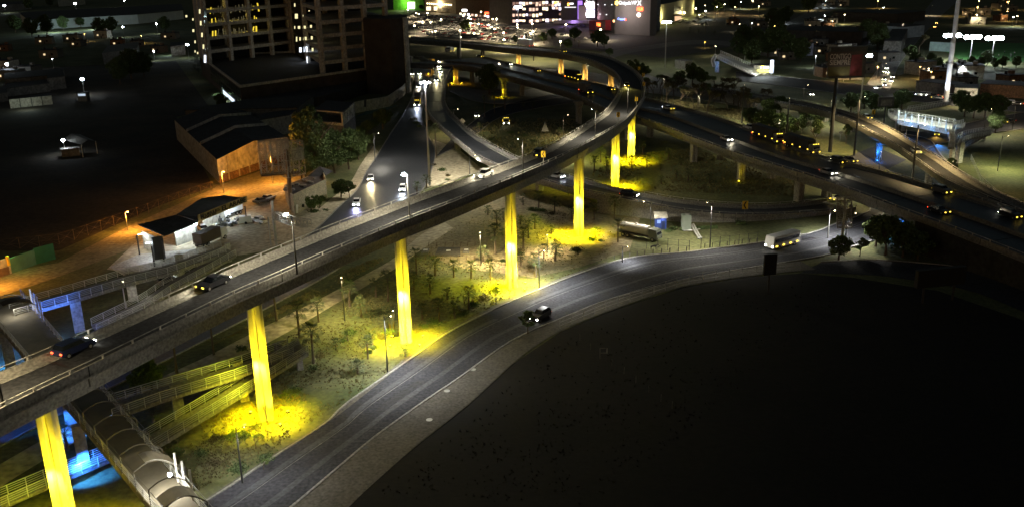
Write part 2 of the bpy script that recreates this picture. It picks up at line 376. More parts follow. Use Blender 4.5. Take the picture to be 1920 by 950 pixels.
# ================================================================ bridges
FN = [(-90, 800, 21), (3.4, 754.5, 21.3), (89, 713, 21.5), (162, 679, 21.6), (224, 648, 21.7), (443, 542, 21.8), (488.6, 523, 22), (554, 494, 22.1), (586, 480, 22.2), (655.6, 450.5, 22.3), (709.5, 428, 22.5), (768, 404, 22.6), (836, 379, 22.8), (920, 345, 23), (981, 320, 23), (1051.6, 289.5, 22.4), (1115.6, 256, 21.5), (1169.5, 224, 20.5), (1194.7, 198.5, 19.3), (1207, 179, 18.5), (1209, 158.5, 17.8), (1200, 139, 17), (1174, 119.5, 16), (1139, 104.5, 15), (1088, 94.3, 13.8), (1018, 87.3, 12.5), (931, 81, 11.5), (847, 74, 10.5), (770, 68, 10)]
FF = [(-60, 716, 21), (30.3, 677, 21.4), (84, 655, 21.5), (350.5, 534, 21.8), (434.7, 496, 21.9), (475, 480, 22), (600, 430, 22.2), (672, 402.5, 22.4), (735, 378, 22.6), (814, 350, 22.8), (895, 322.5, 23), (967, 293, 22.9), (1035, 264, 22.3), (1117, 213, 21), (1139, 196, 20.2), (1158, 168, 19), (1163, 150, 18), (1155, 134, 17.2), (1137, 123, 16.4), (1103, 111, 15), (1055, 100.5, 13.8), (980, 92, 12.5), (931, 87.6, 11.6), (847, 78.5, 10.6), (765, 72, 10)]
fly = make_bridge('flyover', 'curving concrete flyover on yellow-lit fluted columns, crossing over every other road', FN, FF, girder=2.2, gw=.15)
HN = [(740, 116, 10.5), (800, 118, 10.5), (873.7, 122, 10.5), (932, 135.8, 10.5), (1058, 168.6, 10.3), (1136.5, 201.5, 10), (1200, 218, 9.6), (1292.6, 252.4, 9.2), (1385, 285, 9), (1520, 326.5, 9), (1610, 357, 8.8), (1690, 387.6, 8.6), (1790, 424, 8), (1920, 474, 7), (2060, 530, 6)]
HF = [(740, 82, 10.5), (808, 86.5, 10.5), (870, 96.4, 10.5), (945, 113.5, 10.5), (1000, 126, 10.4), (1113.7, 153.5, 10.2), (1161.7, 166, 10), (1205, 183, 9.6), (1307.8, 207, 9.2), (1382, 230.5, 9), (1450, 254, 9), (1533, 285, 9), (1668, 321.5, 8.8), (1743, 343.6, 8.6), (1840, 374, 8), (1960, 415, 7), (2110, 470, 6)]
hwy = make_bridge('highway_viaduct', 'broad elevated highway with two carriageways running diagonally below the flyover', HN, HF, deckd=1.3, girder=1.9, gw=.09, conc=CONCD, surf=ASPW)
# median of the highway
n = len(hwy.near); rr = [[hwy.pt(i, .46, ox, -1.3 + oz) for ox, oz in ((-.3, 0), (.3, 0), (.12, .85), (-.12, .85))] for i in range(n)]
MB().sweep(rr).build('median_barrier', CONCD, hwy.root)
for t in (.16, .30, .62, .78): MB().strip([hwy.pt(i, t, 0, -1.281) for i in range(n)], [hwy.pt(i, t, .14, -1.281) for i in range(n)]).build('lane_marking', mat('worn_line', (.10, .10, .09), .6, .5, .4, fine=1), hwy.root)
CN = [(775, 104, 10.2), (794, 108, 10), (808, 117, 9.8), (813.5, 130, 9.6), (808, 147, 9.4), (800, 167, 9.2), (796, 181, 9), (798, 196, 8.9), (808, 216, 8.8), (831, 238, 8.6), (856.6, 260, 8.4), (891, 287, 8.2), (924, 303, 7.9), (965, 320, 7.5), (1018, 333.5, 6.8), (1068, 348, 6.1), (1135.8, 362, 5.2), (1220, 379, 4.2), (1267, 388, 3.6), (1318, 394, 3), (1368, 398, 2.5), (1419, 398.5, 2.1), (1469.5, 397.5, 1.8), (1520, 394, 1.6), (1566, 391, 1.45), (1606, 385, 1.4)]
CF = [(846, 116, 10), (850, 123.6, 9.7), (843, 132, 9.5), (838, 154, 9.3), (834.7, 172.4, 9.1), (834.7, 187.6, 8.9), (843, 206, 8.8), (860, 223, 8.6), (885, 245, 8.4), (904, 258, 8.2), (934, 276, 8), (967, 293, 7.7), (1000, 307, 7.2), (1043, 321.7, 6.5), (1095, 335, 5.8), (1152.6, 349.5, 5), (1220, 362, 4.2), (1267, 369, 3.6), (1335, 375.6, 2.8), (1402, 379, 2.2), (1461, 378, 1.8), (1520, 373, 1.5), (1566, 366.5, 1.4), (1606, 358, 1.35)]
rampc = make_bridge('loop_ramp', 'curved loop ramp peeling off the highway and passing under the flyover', CN, CF, girder=1.1, gw=.2, surf=ASPW)
IN = [(1290, 162, 3), (1350, 171, 4), (1431.7, 183, 6), (1470, 191.7, 7.3), (1530, 201.7, 8.3), (1563, 212.5, 8.6), (1597, 225, 8.7), (1626.7, 241.7, 8.8), (1663, 259, 8.8), (1697, 281, 8.8), (1721, 297, 8.7), (1743, 313, 8.6), (1768, 329, 8.5), (1810, 349, 8.2), (1870, 374, 7.6), (1960, 409, 6.8)]
IF = [(1290, 152, 3), (1380, 163, 5), (1440, 172, 6.5), (1513, 185, 8), (1547, 195, 8.5), (1580, 203, 8.6), (1613, 213, 8.7), (1647, 227, 8.8), (1680, 244, 8.8), (1699, 255, 8.8), (1743, 281.7, 8.7), (1774, 301, 8.6), (1794, 315, 8.5), (1854, 350, 8), (1920, 380, 7.2), (1990, 408, 6.8)]
rampi = make_bridge('merge_ramp', 'sodium-tinted ramp bridge curving down beside the blue-lit footbridge to join the highway', IN, IF, girder=1.3, gw=.2)
# wall-like sides of the loop ramp where it meets the ground
def skirt(b, i0, i1, name='retaining_wall', t=0, mt=CONC):
    mb = MB(); rr = []
    for i in range(i0, i1):
        a = b.pt(i, t, .1 if t == 0 else -.1, 0); a2 = b.pt(i, t, .45 if t == 0 else -.45, 0); zt = b.zr[i] - b.dz - .33
        rr.append([(a[0], a[1], -.1), (a[0], a[1], zt), (a2[0], a2[1], zt), (a2[0], a2[1], -.1)])
    mb.sweep(rr).build(name, mt, b.root)
i0 = int(np.hypot(rampc.mid[:, 0] - G(1135, 362, 4)[0], rampc.mid[:, 1] - G(1135, 362, 4)[1]).argmin())
skirt(rampc, i0, len(rampc.near)); skirt(rampc, i0, len(rampc.near), t=1)
i0 = int(np.hypot(hwy.mid[:, 0] - G(1790, 400, 7)[0], hwy.mid[:, 1] - G(1790, 400, 7)[1]).argmin())
skirt(hwy, i0, len(hwy.near), mt=mat('dark_underdeck', (.03, .028, .022), .95, .4, .2, fine=1))  # near-black colour stands in for the unlit space below the deck
ie = int(np.hypot(rampi.mid[:, 0] - G(1440, 178, 6)[0], rampi.mid[:, 1] - G(1440, 178, 6)[1]).argmin())
skirt(rampi, 0, ie)

# ---- flyover columns with their yellow uplights
def uplight(root, x, y, ang, cols, pw, h, d=3.0, sides=(1, -1), spill=1.0, spot=None):
    pos = [(-2.4, -2.2), (2.4, -2.2), (2.6, 1.6), (-2.6, 1.6)] if len(sides) == 2 else [(-1.2, -2.6)]
    for dx, dy in pos:
        lx, ly = x + dx, y + dy; a = atan2(dy, dx)
        mb = MB().box(lx, ly, .25, .45, .35, .3, a, mt=DMETAL); mb.box(lx, ly, .42, .36, .26, .04, a, mt=cols[1]); mb.build('floodlight', DMETAL, root)
        dd_ = hypot(dx, dy); zt = .55 + dd_ * math.tan(radians(min(74, degrees(atan2(h * .66, dd_)))))
        light('SPOT', (lx, ly, .55), pw * 1.5 * (h / 17) ** 1.5, cols[0], .15, to=(x, y, zt), ang=16, blend=.9, parent=root)
        light('SPOT', (lx, ly, .55), pw * 1.3 * (h / 17) ** 2, cols[0], .15, to=(x, y, h * .87), ang=6.5, blend=.9, parent=root)
        light('SPOT', (lx, ly, .55), pw * .28, cols[0], .15, to=(x, y, .55 + dd_ * 1.5), ang=58, blend=.9, parent=root)
        light('SPOT', (x + dx * 1.1, y + dy * 1.1, 2.8), pw * .17 * spill, cols[2] if len(cols) > 2 else cols[0], .25, to=(x + dx * 1.0, y + dy * 1.0, 0), ang=160, blend=1, parent=root)  # downward lamp added for the pool on the ground, no fixture
YC = ((1, .74, .018), emi('yellow_floodlight', (1, .7, .02), 14), (1, .74, .0))
BC = ((.03, .22, 1), emi('blue_floodlight', (.05, .3, 1), 14))
cols = [(132, 1010, 1), (500, 785, 1), (762, 640, 1), (960, 538, 1), (1085, 442, 1), (1153, 352, 1), (1183, 303, 1)]
for k, (px, py, q) in enumerate(cols):
    g = G(px, py)
    o, (x, y, h), ang = pier(fly, xy=(g[0], g[1]), w=1.95, dpt=1.5, ang0=.12 + .03 * k, mt=mat('column_concrete', (.34, .33, .30), .8, .08, .5))
    uplight(fly.root, x, y, ang, YC, 30000, h)
    light('SPOT', (x, y - 2.0, 9), 6000 if k < 2 else 19000, (.8, .78, .03), .4, to=(x - 3, y + 3, 0), ang=140, blend=1, parent=fly.root, name='added_wash_light')  # extra lamp in mid-air, added for the yellow-green wash
# smaller columns of the upper part of the flyover
for px, col in ((973, 'y'), (1051, 'y'), (1098, 'y'), (1146, 'y')):
    b = fly; i = min(range(len(b.mid)), key=lambda j: abs(P(b.mid[j])[0] - px) + (1e4 if b.mid[j][1] < 330 else 0))
    o, (x, y, h), ang = pier(b, i=i, w=2.2, dpt=2.0)
    uplight(b.root, x, y, ang, ((1, .5, .08), YC[1]), 15000, h, sides=(1, -1), spill=.5)
for px in (860, 905):
    b = fly; i = min(range(len(b.mid)), key=lambda j: abs(P(b.mid[j])[0] - px) + (1e4 if b.mid[j][1] < 330 else 0))
    pier(b, i=i, w=2.2, dpt=2.0)
# highway piers
for px, py in ((1300, 303), (1389, 338), (1497, 377), (1687, 440), (945, 182), (854, 157), (1085, 232), (1178, 262)):
    g = G(px, py); o, (x, y, h), ang = pier(hwy, xy=(g[0], g[1]), w=2.0, dpt=2.0, mt=CONC)
    g2 = g[:2] + hwy.u[0][:2] * 7
    i = int(np.hypot(hwy.mid[:, 0] - g[0], hwy.mid[:, 1] - g[1]).argmin()); g2 = g[:2] + hwy.u[i][:2] * 9
    pier(hwy, xy=(g2[0], g2[1]), w=2.0, dpt=2.0, mt=CONC)
    if px in (945, 854, 1687, 1389):
        cc = BC if px == 1687 else YC
        uplight(hwy.root, x, y, ang, cc, {945: 6000, 854: 6000, 1687: 16000, 1389: 900}[px], h, d=2.2, sides=(-1,), spill=.6)
for px, py in ((1012, 358), (770, 128), (792, 128), (806, 225), (858, 282)):
    g = G(px, py); pier(rampc, xy=(g[0], g[1]), w=2.0, dpt=1.6, mt=CONCL if px == 1012 else CONC, cap=False)
for px, py, l in ((856, 158, 1), (812, 140, 1)):
    g = G(px, py); o, (x, y, h), ang = pier(rampc, xy=(g[0], g[1]), w=1.8, dpt=1.6)
    uplight(rampc.root, x, y, ang, ((1, .45, .03), YC[1]), 5000, h, d=1.8, spill=.6)
for px, py, l in ((1547, 228, 0), (1600, 247, 0), (1646, 300, 1), (1740, 345, 0)):
    g = G(px, py); o, (x, y, h), ang = pier(rampi, xy=(g[0], g[1]), w=1.8, dpt=1.6, cap=False)
    if l: uplight(rampi.root, x, y, ang, BC, 12000, h, d=2, sides=(-1,), spill=.5)

# worn lines, patches and covers on the service road
n_ = len(srA); q = np.linspace(0, 1, n_)
def along(t, w, i0=0, i1=None, name='lane_line', mt=None, z=.068, wob=0):
    i1 = i1 or n_; L = srA[i0:i1] * (1 - t) + srB[i0:i1] * t; d = srB[i0:i1] - srA[i0:i1]; d = d / np.hypot(d[:, 0], d[:, 1])[:, None]; r = random.Random(int(t * 1000) + i0)
    A_ = [(p[0], p[1], z) for p in L]; B_ = [(p[0] + v[0] * (w + r.uniform(-wob, wob)), p[1] + v[1] * (w + r.uniform(-wob, wob)), z) for p, v in zip(L, d)]
    return tag(MB().strip(A_, B_).build(name, mt or MATS['worn_line']), kind='structure')
along(.34, .12)
PTCH = mat('asphalt_patch', (.026, .026, .028), .9, .2, .3, fine=2); PTL = mat('pale_asphalt', (.048, .049, .053), .8, .2, .2, fine=2)
for t, w, a, b_ in ((.5, 1.3, 12, 22), (.15, 1.8, 30, 34), (.7, 1.0, 40, 52), (.4, 2.2, 24, 26), (.2, .8, 50, 66), (.6, 1.6, 5, 9), (.78, 1.2, 60, 70), (.1, 1.1, 16, 19)): along(t, w, a, min(b_, n_ - 1), 'asphalt_patch', PTCH, .064, .1)
for t in (.22, .66): along(t, .9, 0, None, 'tyre_track', PTL, .062, .12)

for b_, st_ in ((fly, 15), (rampc, 12), (hwy, 14)):
    for i in range(7, len(b_.near) - 1, st_):
        mb = MB().bar(b_.pt(i, 0, .42, -b_.dz + .02), b_.pt(i, 1, -.42, -b_.dz + .02), .22, .03)
        for t, o1 in ((0, -.02), (1, .02)): mb.bar(b_.pt(i, t, o1, -b_.dz - .3), b_.pt(i, t, o1, -b_.dz + .8), .12, .06)
        mb.bar(b_.pt(i, 0, .1, -b_.dz + .835), b_.pt(i, 0, .35, -b_.dz + .835), .1, .03)
        mb.build('expansion_joint', BLK, b_.root)
        if i % 2: MB().tube([b_.pt(i, 0, .5 , -b_.dz - .35), b_.pt(i, 0, .25, -b_.dz - .6), b_.pt(i, 0, .25, -b_.dz - 1.5)], .09, 6).build('drain_pipe', DMETAL, b_.root)
# ================================================================ street lamps
LAMP_N = [0]
def lamp(hx, hy, h, label, col=(1, .86, .6), pw=3000, em=None, style='single', zb=0, head=.5, name='street_lamp', group=None, lit=True, pole=METAL, aim=None, ang=150, arm=1.6, base=None):
    em = em or E_WARM
    if head < .3: pole = DMETAL; head *= .6
    g = G(hx, hy, zb + h) if base is None else G(base[0], base[1], zb)
    if base is not None: h = HT(base, hy, zb)
    x, y = g[0], g[1]
    root = empty(name, (x, y, zb), label=label, cat='street lamp', group=group)
    if name != 'street_lamp': root['category'] = name.replace('_', ' ')
    def loc(dx, dy, dz): return (dx, dy, dz)
    pr = .11 if h < 14 else .28
    MB().tube([(0, 0, -.2), (0, 0, h * .5), (0, 0, h)], [pr * 1.3, pr, pr * .6], 8).build('pole', pole, root)
    heads = []
    if style == 'single': heads = [(arm, 0)]
    elif style == 'double': heads = [(arm, 0), (-arm, 0)]
    elif style == 'mast':
        heads = [(1.1 * cos(a), 1.1 * sin(a)) for a in (0.3, 1.8, 3.4, 4.9)]
    elif style == 'flood': heads = [(-head * 1.1, 0), (0, 0), (head * 1.1, 0)]
    elif style == 'post': heads = [(0, 0)]
    for dx, dy in heads:
        if style in ('single', 'double'):
            MB().tube([(0, 0, h * .93), (dx * .5, dy, h * .99), (dx, dy, h)], .05, 6).build('arm', pole, root)
        elif style in ('mast', 'flood'): MB().bar((0, 0, h - .1), (dx, dy, h), .1).build('arm', pole, root)
        hh = MB(); hh.box(dx, dy, h + .12, head * 1.5, head, .14, 0, taper=.7)
        o = hh.build('lamp_head', DMETAL, root)
        MB().ball((dx, dy, h - .02), head * .62, 8, sz=.6).build('lens', em if lit else GLASS, root)
    if lit and pw:
        if aim is None: light('SPOT', (0 if style != 'single' else heads[0][0], 0, h - .55), pw, col, .25, to=(0 if style != 'single' else heads[0][0], 0, 0), ang=ang, blend=.5, parent=root)
        else:
            a = aim; light('SPOT', (0, 0, h - .3), pw, col, .4, to=(a[0] - x, a[1] - y, a[2] - zb), ang=ang, blend=.5, parent=root)
    return root
CW = (.78, .9, 1); WM = (1, .8, .5); SD = (1, .40, .05); NW = (1, .93, .78)
# lamps on the flyover's near parapet
def zfly(px, py):
    g, a, i = on(fly, px, py); return fly.zr[i] - .4
for px, py, ty, lb, lit in ((557, 511, 405, 'slim lamp pole on the flyover parapet, nearest the bottom left', 0), (768, 407, 327, 'tall pole with one glaring white lamp on the middle of the flyover parapet', 1),
                            (981, 322, 261, 'slim grey lamp pole on the flyover beside the dark car', 0), (1116.5, 256, 205, 'slim grey lamp pole on the flyover where it starts to curve', 0), (1177, 212, 160, 'slim grey lamp pole at the sharp bend of the flyover', 0)):
    z = zfly(px, py); lamp(px, ty, 0, lb, (1, .88, .62), 6000 if px < 600 else 5200, E_WHITE, zb=z, base=(px, py), arm=-.5 if lit else -.9, lit=True, head=.75 if lit else .16, ang=166)  # dim poles also given a light each, added to brighten the deck
    if not lit:
        o = [o for o in C.objects][-1]
lamp(797, 155, 0, 'very tall white mast beside the foot of the loop ramp', NW, 110000, E_WHITE, 'mast', base=(806, 348), head=.7, ang=160, name='lamp_mast')
lamp(1253, 42, 0, 'tall mast topped with glaring white floodlights beyond the flyover bend', (1, .92, .7), 80000, E_WHITE, 'flood', base=(1247, 127), head=1.6, ang=165, name='lamp_mast')
lamp(1629, 105, 0, 'floodlight mast just right of the big dark billboard', CW, 80000, E_WHITE, 'flood', base=(1612, 210), head=1.7, ang=165, name='lamp_mast')
z = zfly(8, 757); lamp(2, 655, 0, 'lamp pole on the flyover parapet at the very left edge', (1, .8, .45), 4000, E_WHITE, zb=z, base=(6, 757), arm=-.9, head=.2, ang=166)
# posts on the infield and along the service road
lamp(722, 592, 0, 'thin road lamp standing in the yellow light left of the third lit column', (.95, .95, .95), 8000, E_WARM, base=(727, 697), arm=1, head=.25)
lamp(1013, 470, 0, 'thin road lamp at the kerb just right of the fourth lit column', (.95, .95, .95), 9500, E_WARM, base=(1011, 540), arm=1, head=.25)
lamp(1335, 380, 0, 'leaning utility pole inside the fenced water yard', NW, 7000, E_WARM, base=(1331, 464), arm=-1, head=.2)
lamp(1239, 378, 0, 'hooked lamp pole behind the tanker truck', NW, 3500, E_WARM, base=(1219, 440), arm=-1.6, head=.25)
lamp(1560, 395, 0, 'road lamp at the kerb of the service road near the lattice hoarding', (.95, .95, .95), 6500, E_WARM, base=(1552, 447), arm=1, head=.3)
lamp(1175, 462, 0, 'short lamp post beside the bollards of the service road', (.95, .95, .95), 1500, E_WARM, base=(1167, 492), arm=1, head=.22)
lamp(430, 800, 0, 'slim lamp post behind the kerb below the footbridge ramp', (.95, .95, .95), 2200, E_WARM, base=(455, 905), arm=1, head=.15)
lamp(228, 527, 0, 'white lamp pole beside the lit left ramp of the covered footbridge', NW, 3600, E_WARM, base=(237, 582), arm=.2, head=.3, pole=WHITE)
# frontage road and around the ramps; some slim lamps added to light the ground
for hx, hy, h, lb, pw, cc in ((880, 292, 8, 'dark slim lamp post in the infield beside the loop ramp', 2500, NW), (930, 118, 10, 'tall grey lamp post standing in front of the highway near the dark tree', 9000, WM), (781, 52, 10, 'lamp post at the far end of the flyover beside the round building', 12000, WM), (838, 52, 11, 'lamp post between flyover and highway at the edge of the car park', 15000, WM), (1000, 54, 19, 'added dark lamp pole lighting the white box truck', 30000, WM),
                              (700, 250, 9, 'lamp post on the verge opposite the dark trees', 2600, NW), (850, 205, 9, 'added lamp post in the dark infield inside the loop', 4500, WM), (1056, 216, 9, 'added lamp post under the flyover beside the highway piers', 5500, WM),
                              (1508, 160, 9, 'road lamp left of the big billboard pole', 4000, WM), (1612, 182, 18, 'lamp pole on the verge beside the merge ramp', 22000, (1, .72, .32)), (1722, 235, 18, 'lamp pole behind the merge ramp before the lit footbridge', 12000, (1, .72, .32)), (1880, 255, 10, 'added lamp at the edge of the round grass plot', 9000, (.9, .9, .5)), (1905, 195, 9, 'road lamp at the far right of the avenue', 4500, WM), (1700, 238, 9, 'road lamp under the lit footbridge', 5200, WM), (1850, 205, 9, 'road lamp among the trees right of the lit footbridge', 4000, NW),
                              (1690, 45, 9, 'lamp on the side street leading away on the right', 5000, WM), (1745, 12, 9, 'farthest lamp on the side street leading away on the right', 5000, WM), (1655, 120, 9, 'lamp at the mouth of the side street full of headlights', 5000, WM), (1590, 400, 7, 'lamp on the pavement below the highway', 3000, NW)):
    lamp(hx, hy, h, lb, cc, pw, E_WARM, head=.22)
# car park lamps
lots = [(764.6, 18.5), (801.5, 25), (793, 41.7), (808, 41.7), (827, 37), (777, 48.6), (816.6, 59), (868.6, 29.4), (880, 31), (902, 22.6), (882, 44), (889, 63), (865, 70), (927, 55), (945, 75), (924, 36), (970, 46.5), (995, 63), (997, 39), (1050.5, 78), (1061, 46.5), (1126, 56)]
rl = random.Random(2); lots += [(rl.uniform(772, 1010), rl.uniform(24, 62)) for _ in range(14)]; lots.sort()  # random extra lamps added to brighten the car park
proto = None
for k, (hx, hy) in enumerate(lots):
    lb = 'car park lamp, %s from the left of those lighting the mall car park' % ORD[k]
    if proto is None: proto = lamp(hx, hy, 8, lb, WM, 24000, E_WARM, 'post', head=1.15, ang=165, group='lamps of the mall car park'); o = proto
    else:
        o = copy_tree(proto); g = G(hx, hy, 8); o.location = (g[0], g[1], 0); o['label'] = lb
    
lamp(971, 13.7, 0, 'big white floodlight mast standing in front of the mall entrance', NW, 90000, E_WHITE, 'flood', base=(973, 121), head=1.3, ang=165, name='lamp_mast')
for hx, hy, h, lb in ((1344, 13.4, 9, 'warm lamp post right of the long yellow wall'), (1358.5, 8.7, 9, 'warm lamp post second right of the long yellow wall'), (1423, 12.6, 9, 'bright warm lamp post near the red tail lights beyond the car park'), (1512, 4, 9, 'amber lamp post at the top of the far side street'), (1411, 2, 9, 'amber lamp post at the top edge beyond the far lot')):
    lamp(hx, hy, h, lb, (1, .72, .3), 6500, E_WARM, 'post', head=.9, ang=165)
for hx, hy, h, lb, pw in ((1026, 440, 4, 'small bright bollard lamp between the fourth and fifth lit columns', 5000), (900, 436, 7, 'added lamp post among the young palms left of the fourth lit column', 11000), (737, 582, 4, 'tiny lamp left of the third lit column', 600), (640, 520, 8, 'added lamp post by the sandy footpath under the flyover', 6500), (1075, 268, 6, 'small added lamp in the infield under the flyover bend', 3500)):
    lamp(hx, hy, h, lb, (1, .8, .42), pw, E_WARM, 'post', head=.22)  # posts among these added to brighten the infield soil
lamp(1322, 79, 4, 'low yellow garden lamp on the dark verge', (1, .7, .2), 500, E_YEL, 'post', head=.7)
for hx, hy, h, lb, pw in ((1312, 178, 11, 'added slim lamp post on the far edge of the highway before the bare trees', 22000), (1462, 226, 11, 'added slim lamp post on the far edge of the highway behind the trailer trucks', 10000), (1652, 285, 11, 'added slim lamp post on the far edge of the highway near the merge', 8000), (1100, 120, 12, 'added slim lamp post between highway and the upper arm of the flyover', 22000), (1480, 185, 14, 'added lamp among the green trees left of the billboard pole', 12000), (1395, 160, 14, 'added lamp behind the bare trees right of the bend', 16000), (1245, 145, 13, 'added lamp among the bare trees just right of the bend', 14000), (1560, 190, 9, 'lamp post beside the merge ramp behind the billboard pole', 6000)):
    lamp(hx, hy, h, lb, (1, .9, .62), pw, E_WARM, 'post', head=.16)  # slim lamps added to brighten the highway, flyover arm and trees
# scattered lights of the city beyond
rq = random.Random(40); k = 0
far_l = sorted((rq.uniform(1235, 1915), rq.uniform(-2, 34)) for _ in range(26)) 
for hx, hy in far_l:
    if 1240 < hx < 1305 and hy > 0: continue
    cc, em_ = rq.choice([((1, .6, .25), E_SOD), ((1, .8, .5), E_WARM), ((.8, .92, 1), E_WHITE)]); lamp(hx, hy, 8, 'far city street lamp, %s from the left along the top right edge' % ORD[k], cc, 5200, em_, 'post', head=rq.uniform(.5, .95), ang=165, group='far city lamps'); k += 1
# stadium floodlights
for hx, hy, lb in ((1786, 67, 'leftmost of three stadium floodlights'), (1824, 70, 'middle of three stadium floodlights'), (1865, 72, 'rightmost of three stadium floodlights')):
    g = G(1850, 100)
    lamp(hx, hy, 14, lb, (.7, .95, 1), 60000, E_WHITE, 'flood', head=3.0, name='floodlight_mast', aim=(g[0], g[1], 0), ang=100)
# dark left side
for hx, hy, h, lb, pw, hd in ((13, 121, 8, 'cold white lamp at the left edge above the low houses', 1400, 1.0), (154, 149, 8, 'cold white lamp right of the low houses', 1400, 1.0), (351, 84, 9, 'cold white lamp against the side of the tower', 4200, 1.2), (230, 51, 9, 'small cold lamp, right one of two in front of the warehouse', 1500, .9), (293, 45, 9, 'small cold lamp, between warehouse and tower', 1800, .9),
                              (8, 11, 10, 'glaring lamp at the top left corner', 9000, 1.8), (141, 7, 10, 'largest glaring lamp behind the dark warehouse roof', 9000, 2.2), (233, 1, 10, 'glaring lamp at the top edge behind the warehouse roof', 6000, 1.2), (118, 263, 5, 'cold lamp beside the small gabled canopy', 700, .7), (288, 97, 6, 'small lamp on the lane behind the dark trees', 900, .5), (98, 111, 6, 'faint lamp over the roofs at upper left', 120, .3)):
    lamp(hx, hy, h, lb, CW, pw, E_WHITE, 'post', head=hd * 1.5)
for hx, hy, bx, by, lb, pw in ((423, 322, 420, 363, 'orange sodium lamp on the wooden pole at the warehouse corner', 2600), (514, 293, 512, 345, 'orange sodium lamp behind the lattice hoarding', 4200), (242, 397, 240, 433, 'orange sodium lamp on the pole beside the dirt track', 2000), (-8, 498, -8, 540, 'orange lamp just outside the walled plot at left', 1500)):
    o = lamp(hx, hy, 0, lb, SD, 0, E_SOD, 'single', base=(bx, by), arm=.6, head=.38, pole=CONCD); light('POINT', (.6, -.2, HT((bx, by), hy) - .7), pw * 1.7, SD, .2, parent=o)

# ================================================================ vehicles
PAINT = {}
def paint(nm, c): return mat('paint_' + nm, c, .3, .05, 1, spec=.5)
PW = paint('white', (.75, .75, .74)); PS = paint('silver', (.4, .4, .4)); PB = paint('black', (.02, .02, .025)); PR = paint('red', (.25, .02, .015)); PY = paint('yellow', (.6, .42, .04)); PD = paint('dark_blue', (.02, .03, .09)); PG = paint('grey', (.12, .12, .12))
def wheels(root, xs, w, r=.33, tw=.22):
    for x in xs:
        for s in (-1, 1):
            mb = MB(); mb.tube([(x, s * (w / 2 - tw), r), (x, s * w / 2, r)], r, 12); wv = mb.build('wheel', BLK, root)
            MB().tube([(x, s * (w / 2 - .02), r), (x, s * (w / 2 + .015), r)], r * .55, 8).build('rim', METAL, wv)
def lights_(root, x0, x1, w, z, hm, tm, hs=.28):
    for s in (-1, 1):
        MB().box(x1 + .01, s * (w / 2 - .25), z, .08, .34, hs * .6, mt=hm).build('headlight', hm, root)
        MB().box(x0 - .01, s * (w / 2 - .22), z + .08, .08, .28, hs * .6, mt=tm).build('tail_light', tm, root)
def side_prism(mb, prof, w, mt=None, top=1.0, zt=None):
    # profile in x,z extruded over the width, narrowing to the top
    n = len(prof); zs = [p[1] for p in prof]; z0, z1 = min(zs), max(zs); vs = []
    for s in (-1, 1):
        for x, z in prof:
            k = 1 - (1 - top) * (z - z0) / max(.01, z1 - z0); vs.append((x, s * w / 2 * k, z))
    fs = [tuple(range(n))[::-1], tuple(range(n, 2 * n))] + [(i, (i + 1) % n, n + (i + 1) % n, n + i) for i in range(n)]
    mb.add(vs, fs, mt); return mb
def mk_car(pm, kind='sedan', hm=None, tm=None):
    root = empty('car', cat='car'); hm = hm or E_HEAD; tm = tm or E_RED
    L, w = 4.5, 1.78
    if kind == 'sedan':
        body = [(-2.25, .35), (2.2, .3), (2.28, .62), (1.95, .78), (.95, .9), (-1.55, .95), (-2.2, .92), (-2.28, .6)]
        cab = [(-1.65, .93), (.98, .9), (.3, 1.4), (-.95, 1.42)]; roof = [(-.98, 1.40), (.33, 1.38), (.2, 1.45), (-.85, 1.47)]
    elif kind == 'hatch' or kind == 'suv':
        k = .25 if kind == 'suv' else 0
        body = [(-2.1, .38), (2.1, .32), (2.2, .7 + k), (1.9, .9 + k), (1.0, 1.0 + k), (-2.05, 1.05 + k), (-2.18, .6)]
        cab = [(-2.0, 1.03 + k), (1.0, .98 + k), (.45, 1.5 + k), (-1.7, 1.52 + k)]; roof = [(-1.75, 1.5 + k), (.48, 1.48 + k), (.3, 1.56 + k), (-1.6, 1.58 + k)]
    elif kind == 'pickup':
        body = [(-2.6, .45), (2.4, .4), (2.5, .85), (2.2, 1.0), (1.2, 1.08), (-.7, 1.1), (-.7, 1.1), (-2.65, 1.1)]
        cab = [(-.75, 1.08), (1.2, 1.06), (.75, 1.66), (-.55, 1.68)]; roof = [(-.6, 1.66), (.78, 1.64), (.6, 1.72), (-.5, 1.74)]
    o = side_prism(MB(), body, w, None, .93).build('body', pm, root)
    side_prism(MB(), cab, w * .9, None, .8).build('windows', GLASS, root)
    side_prism(MB(), roof, w * .74, None, .95).build('roof', pm, root)
    if kind == 'pickup': MB().box(-1.68, 0, 1.102, 1.7, 1.45, .02).build('cargo_bed', DMETAL, root)
    wheels(root, (-1.4, 1.4), w); x0, x1 = body[-1][0], body[2][0]
    lights_(root, min(p[0] for p in body), max(p[0] for p in body), w, .66, hm, tm)
    return root
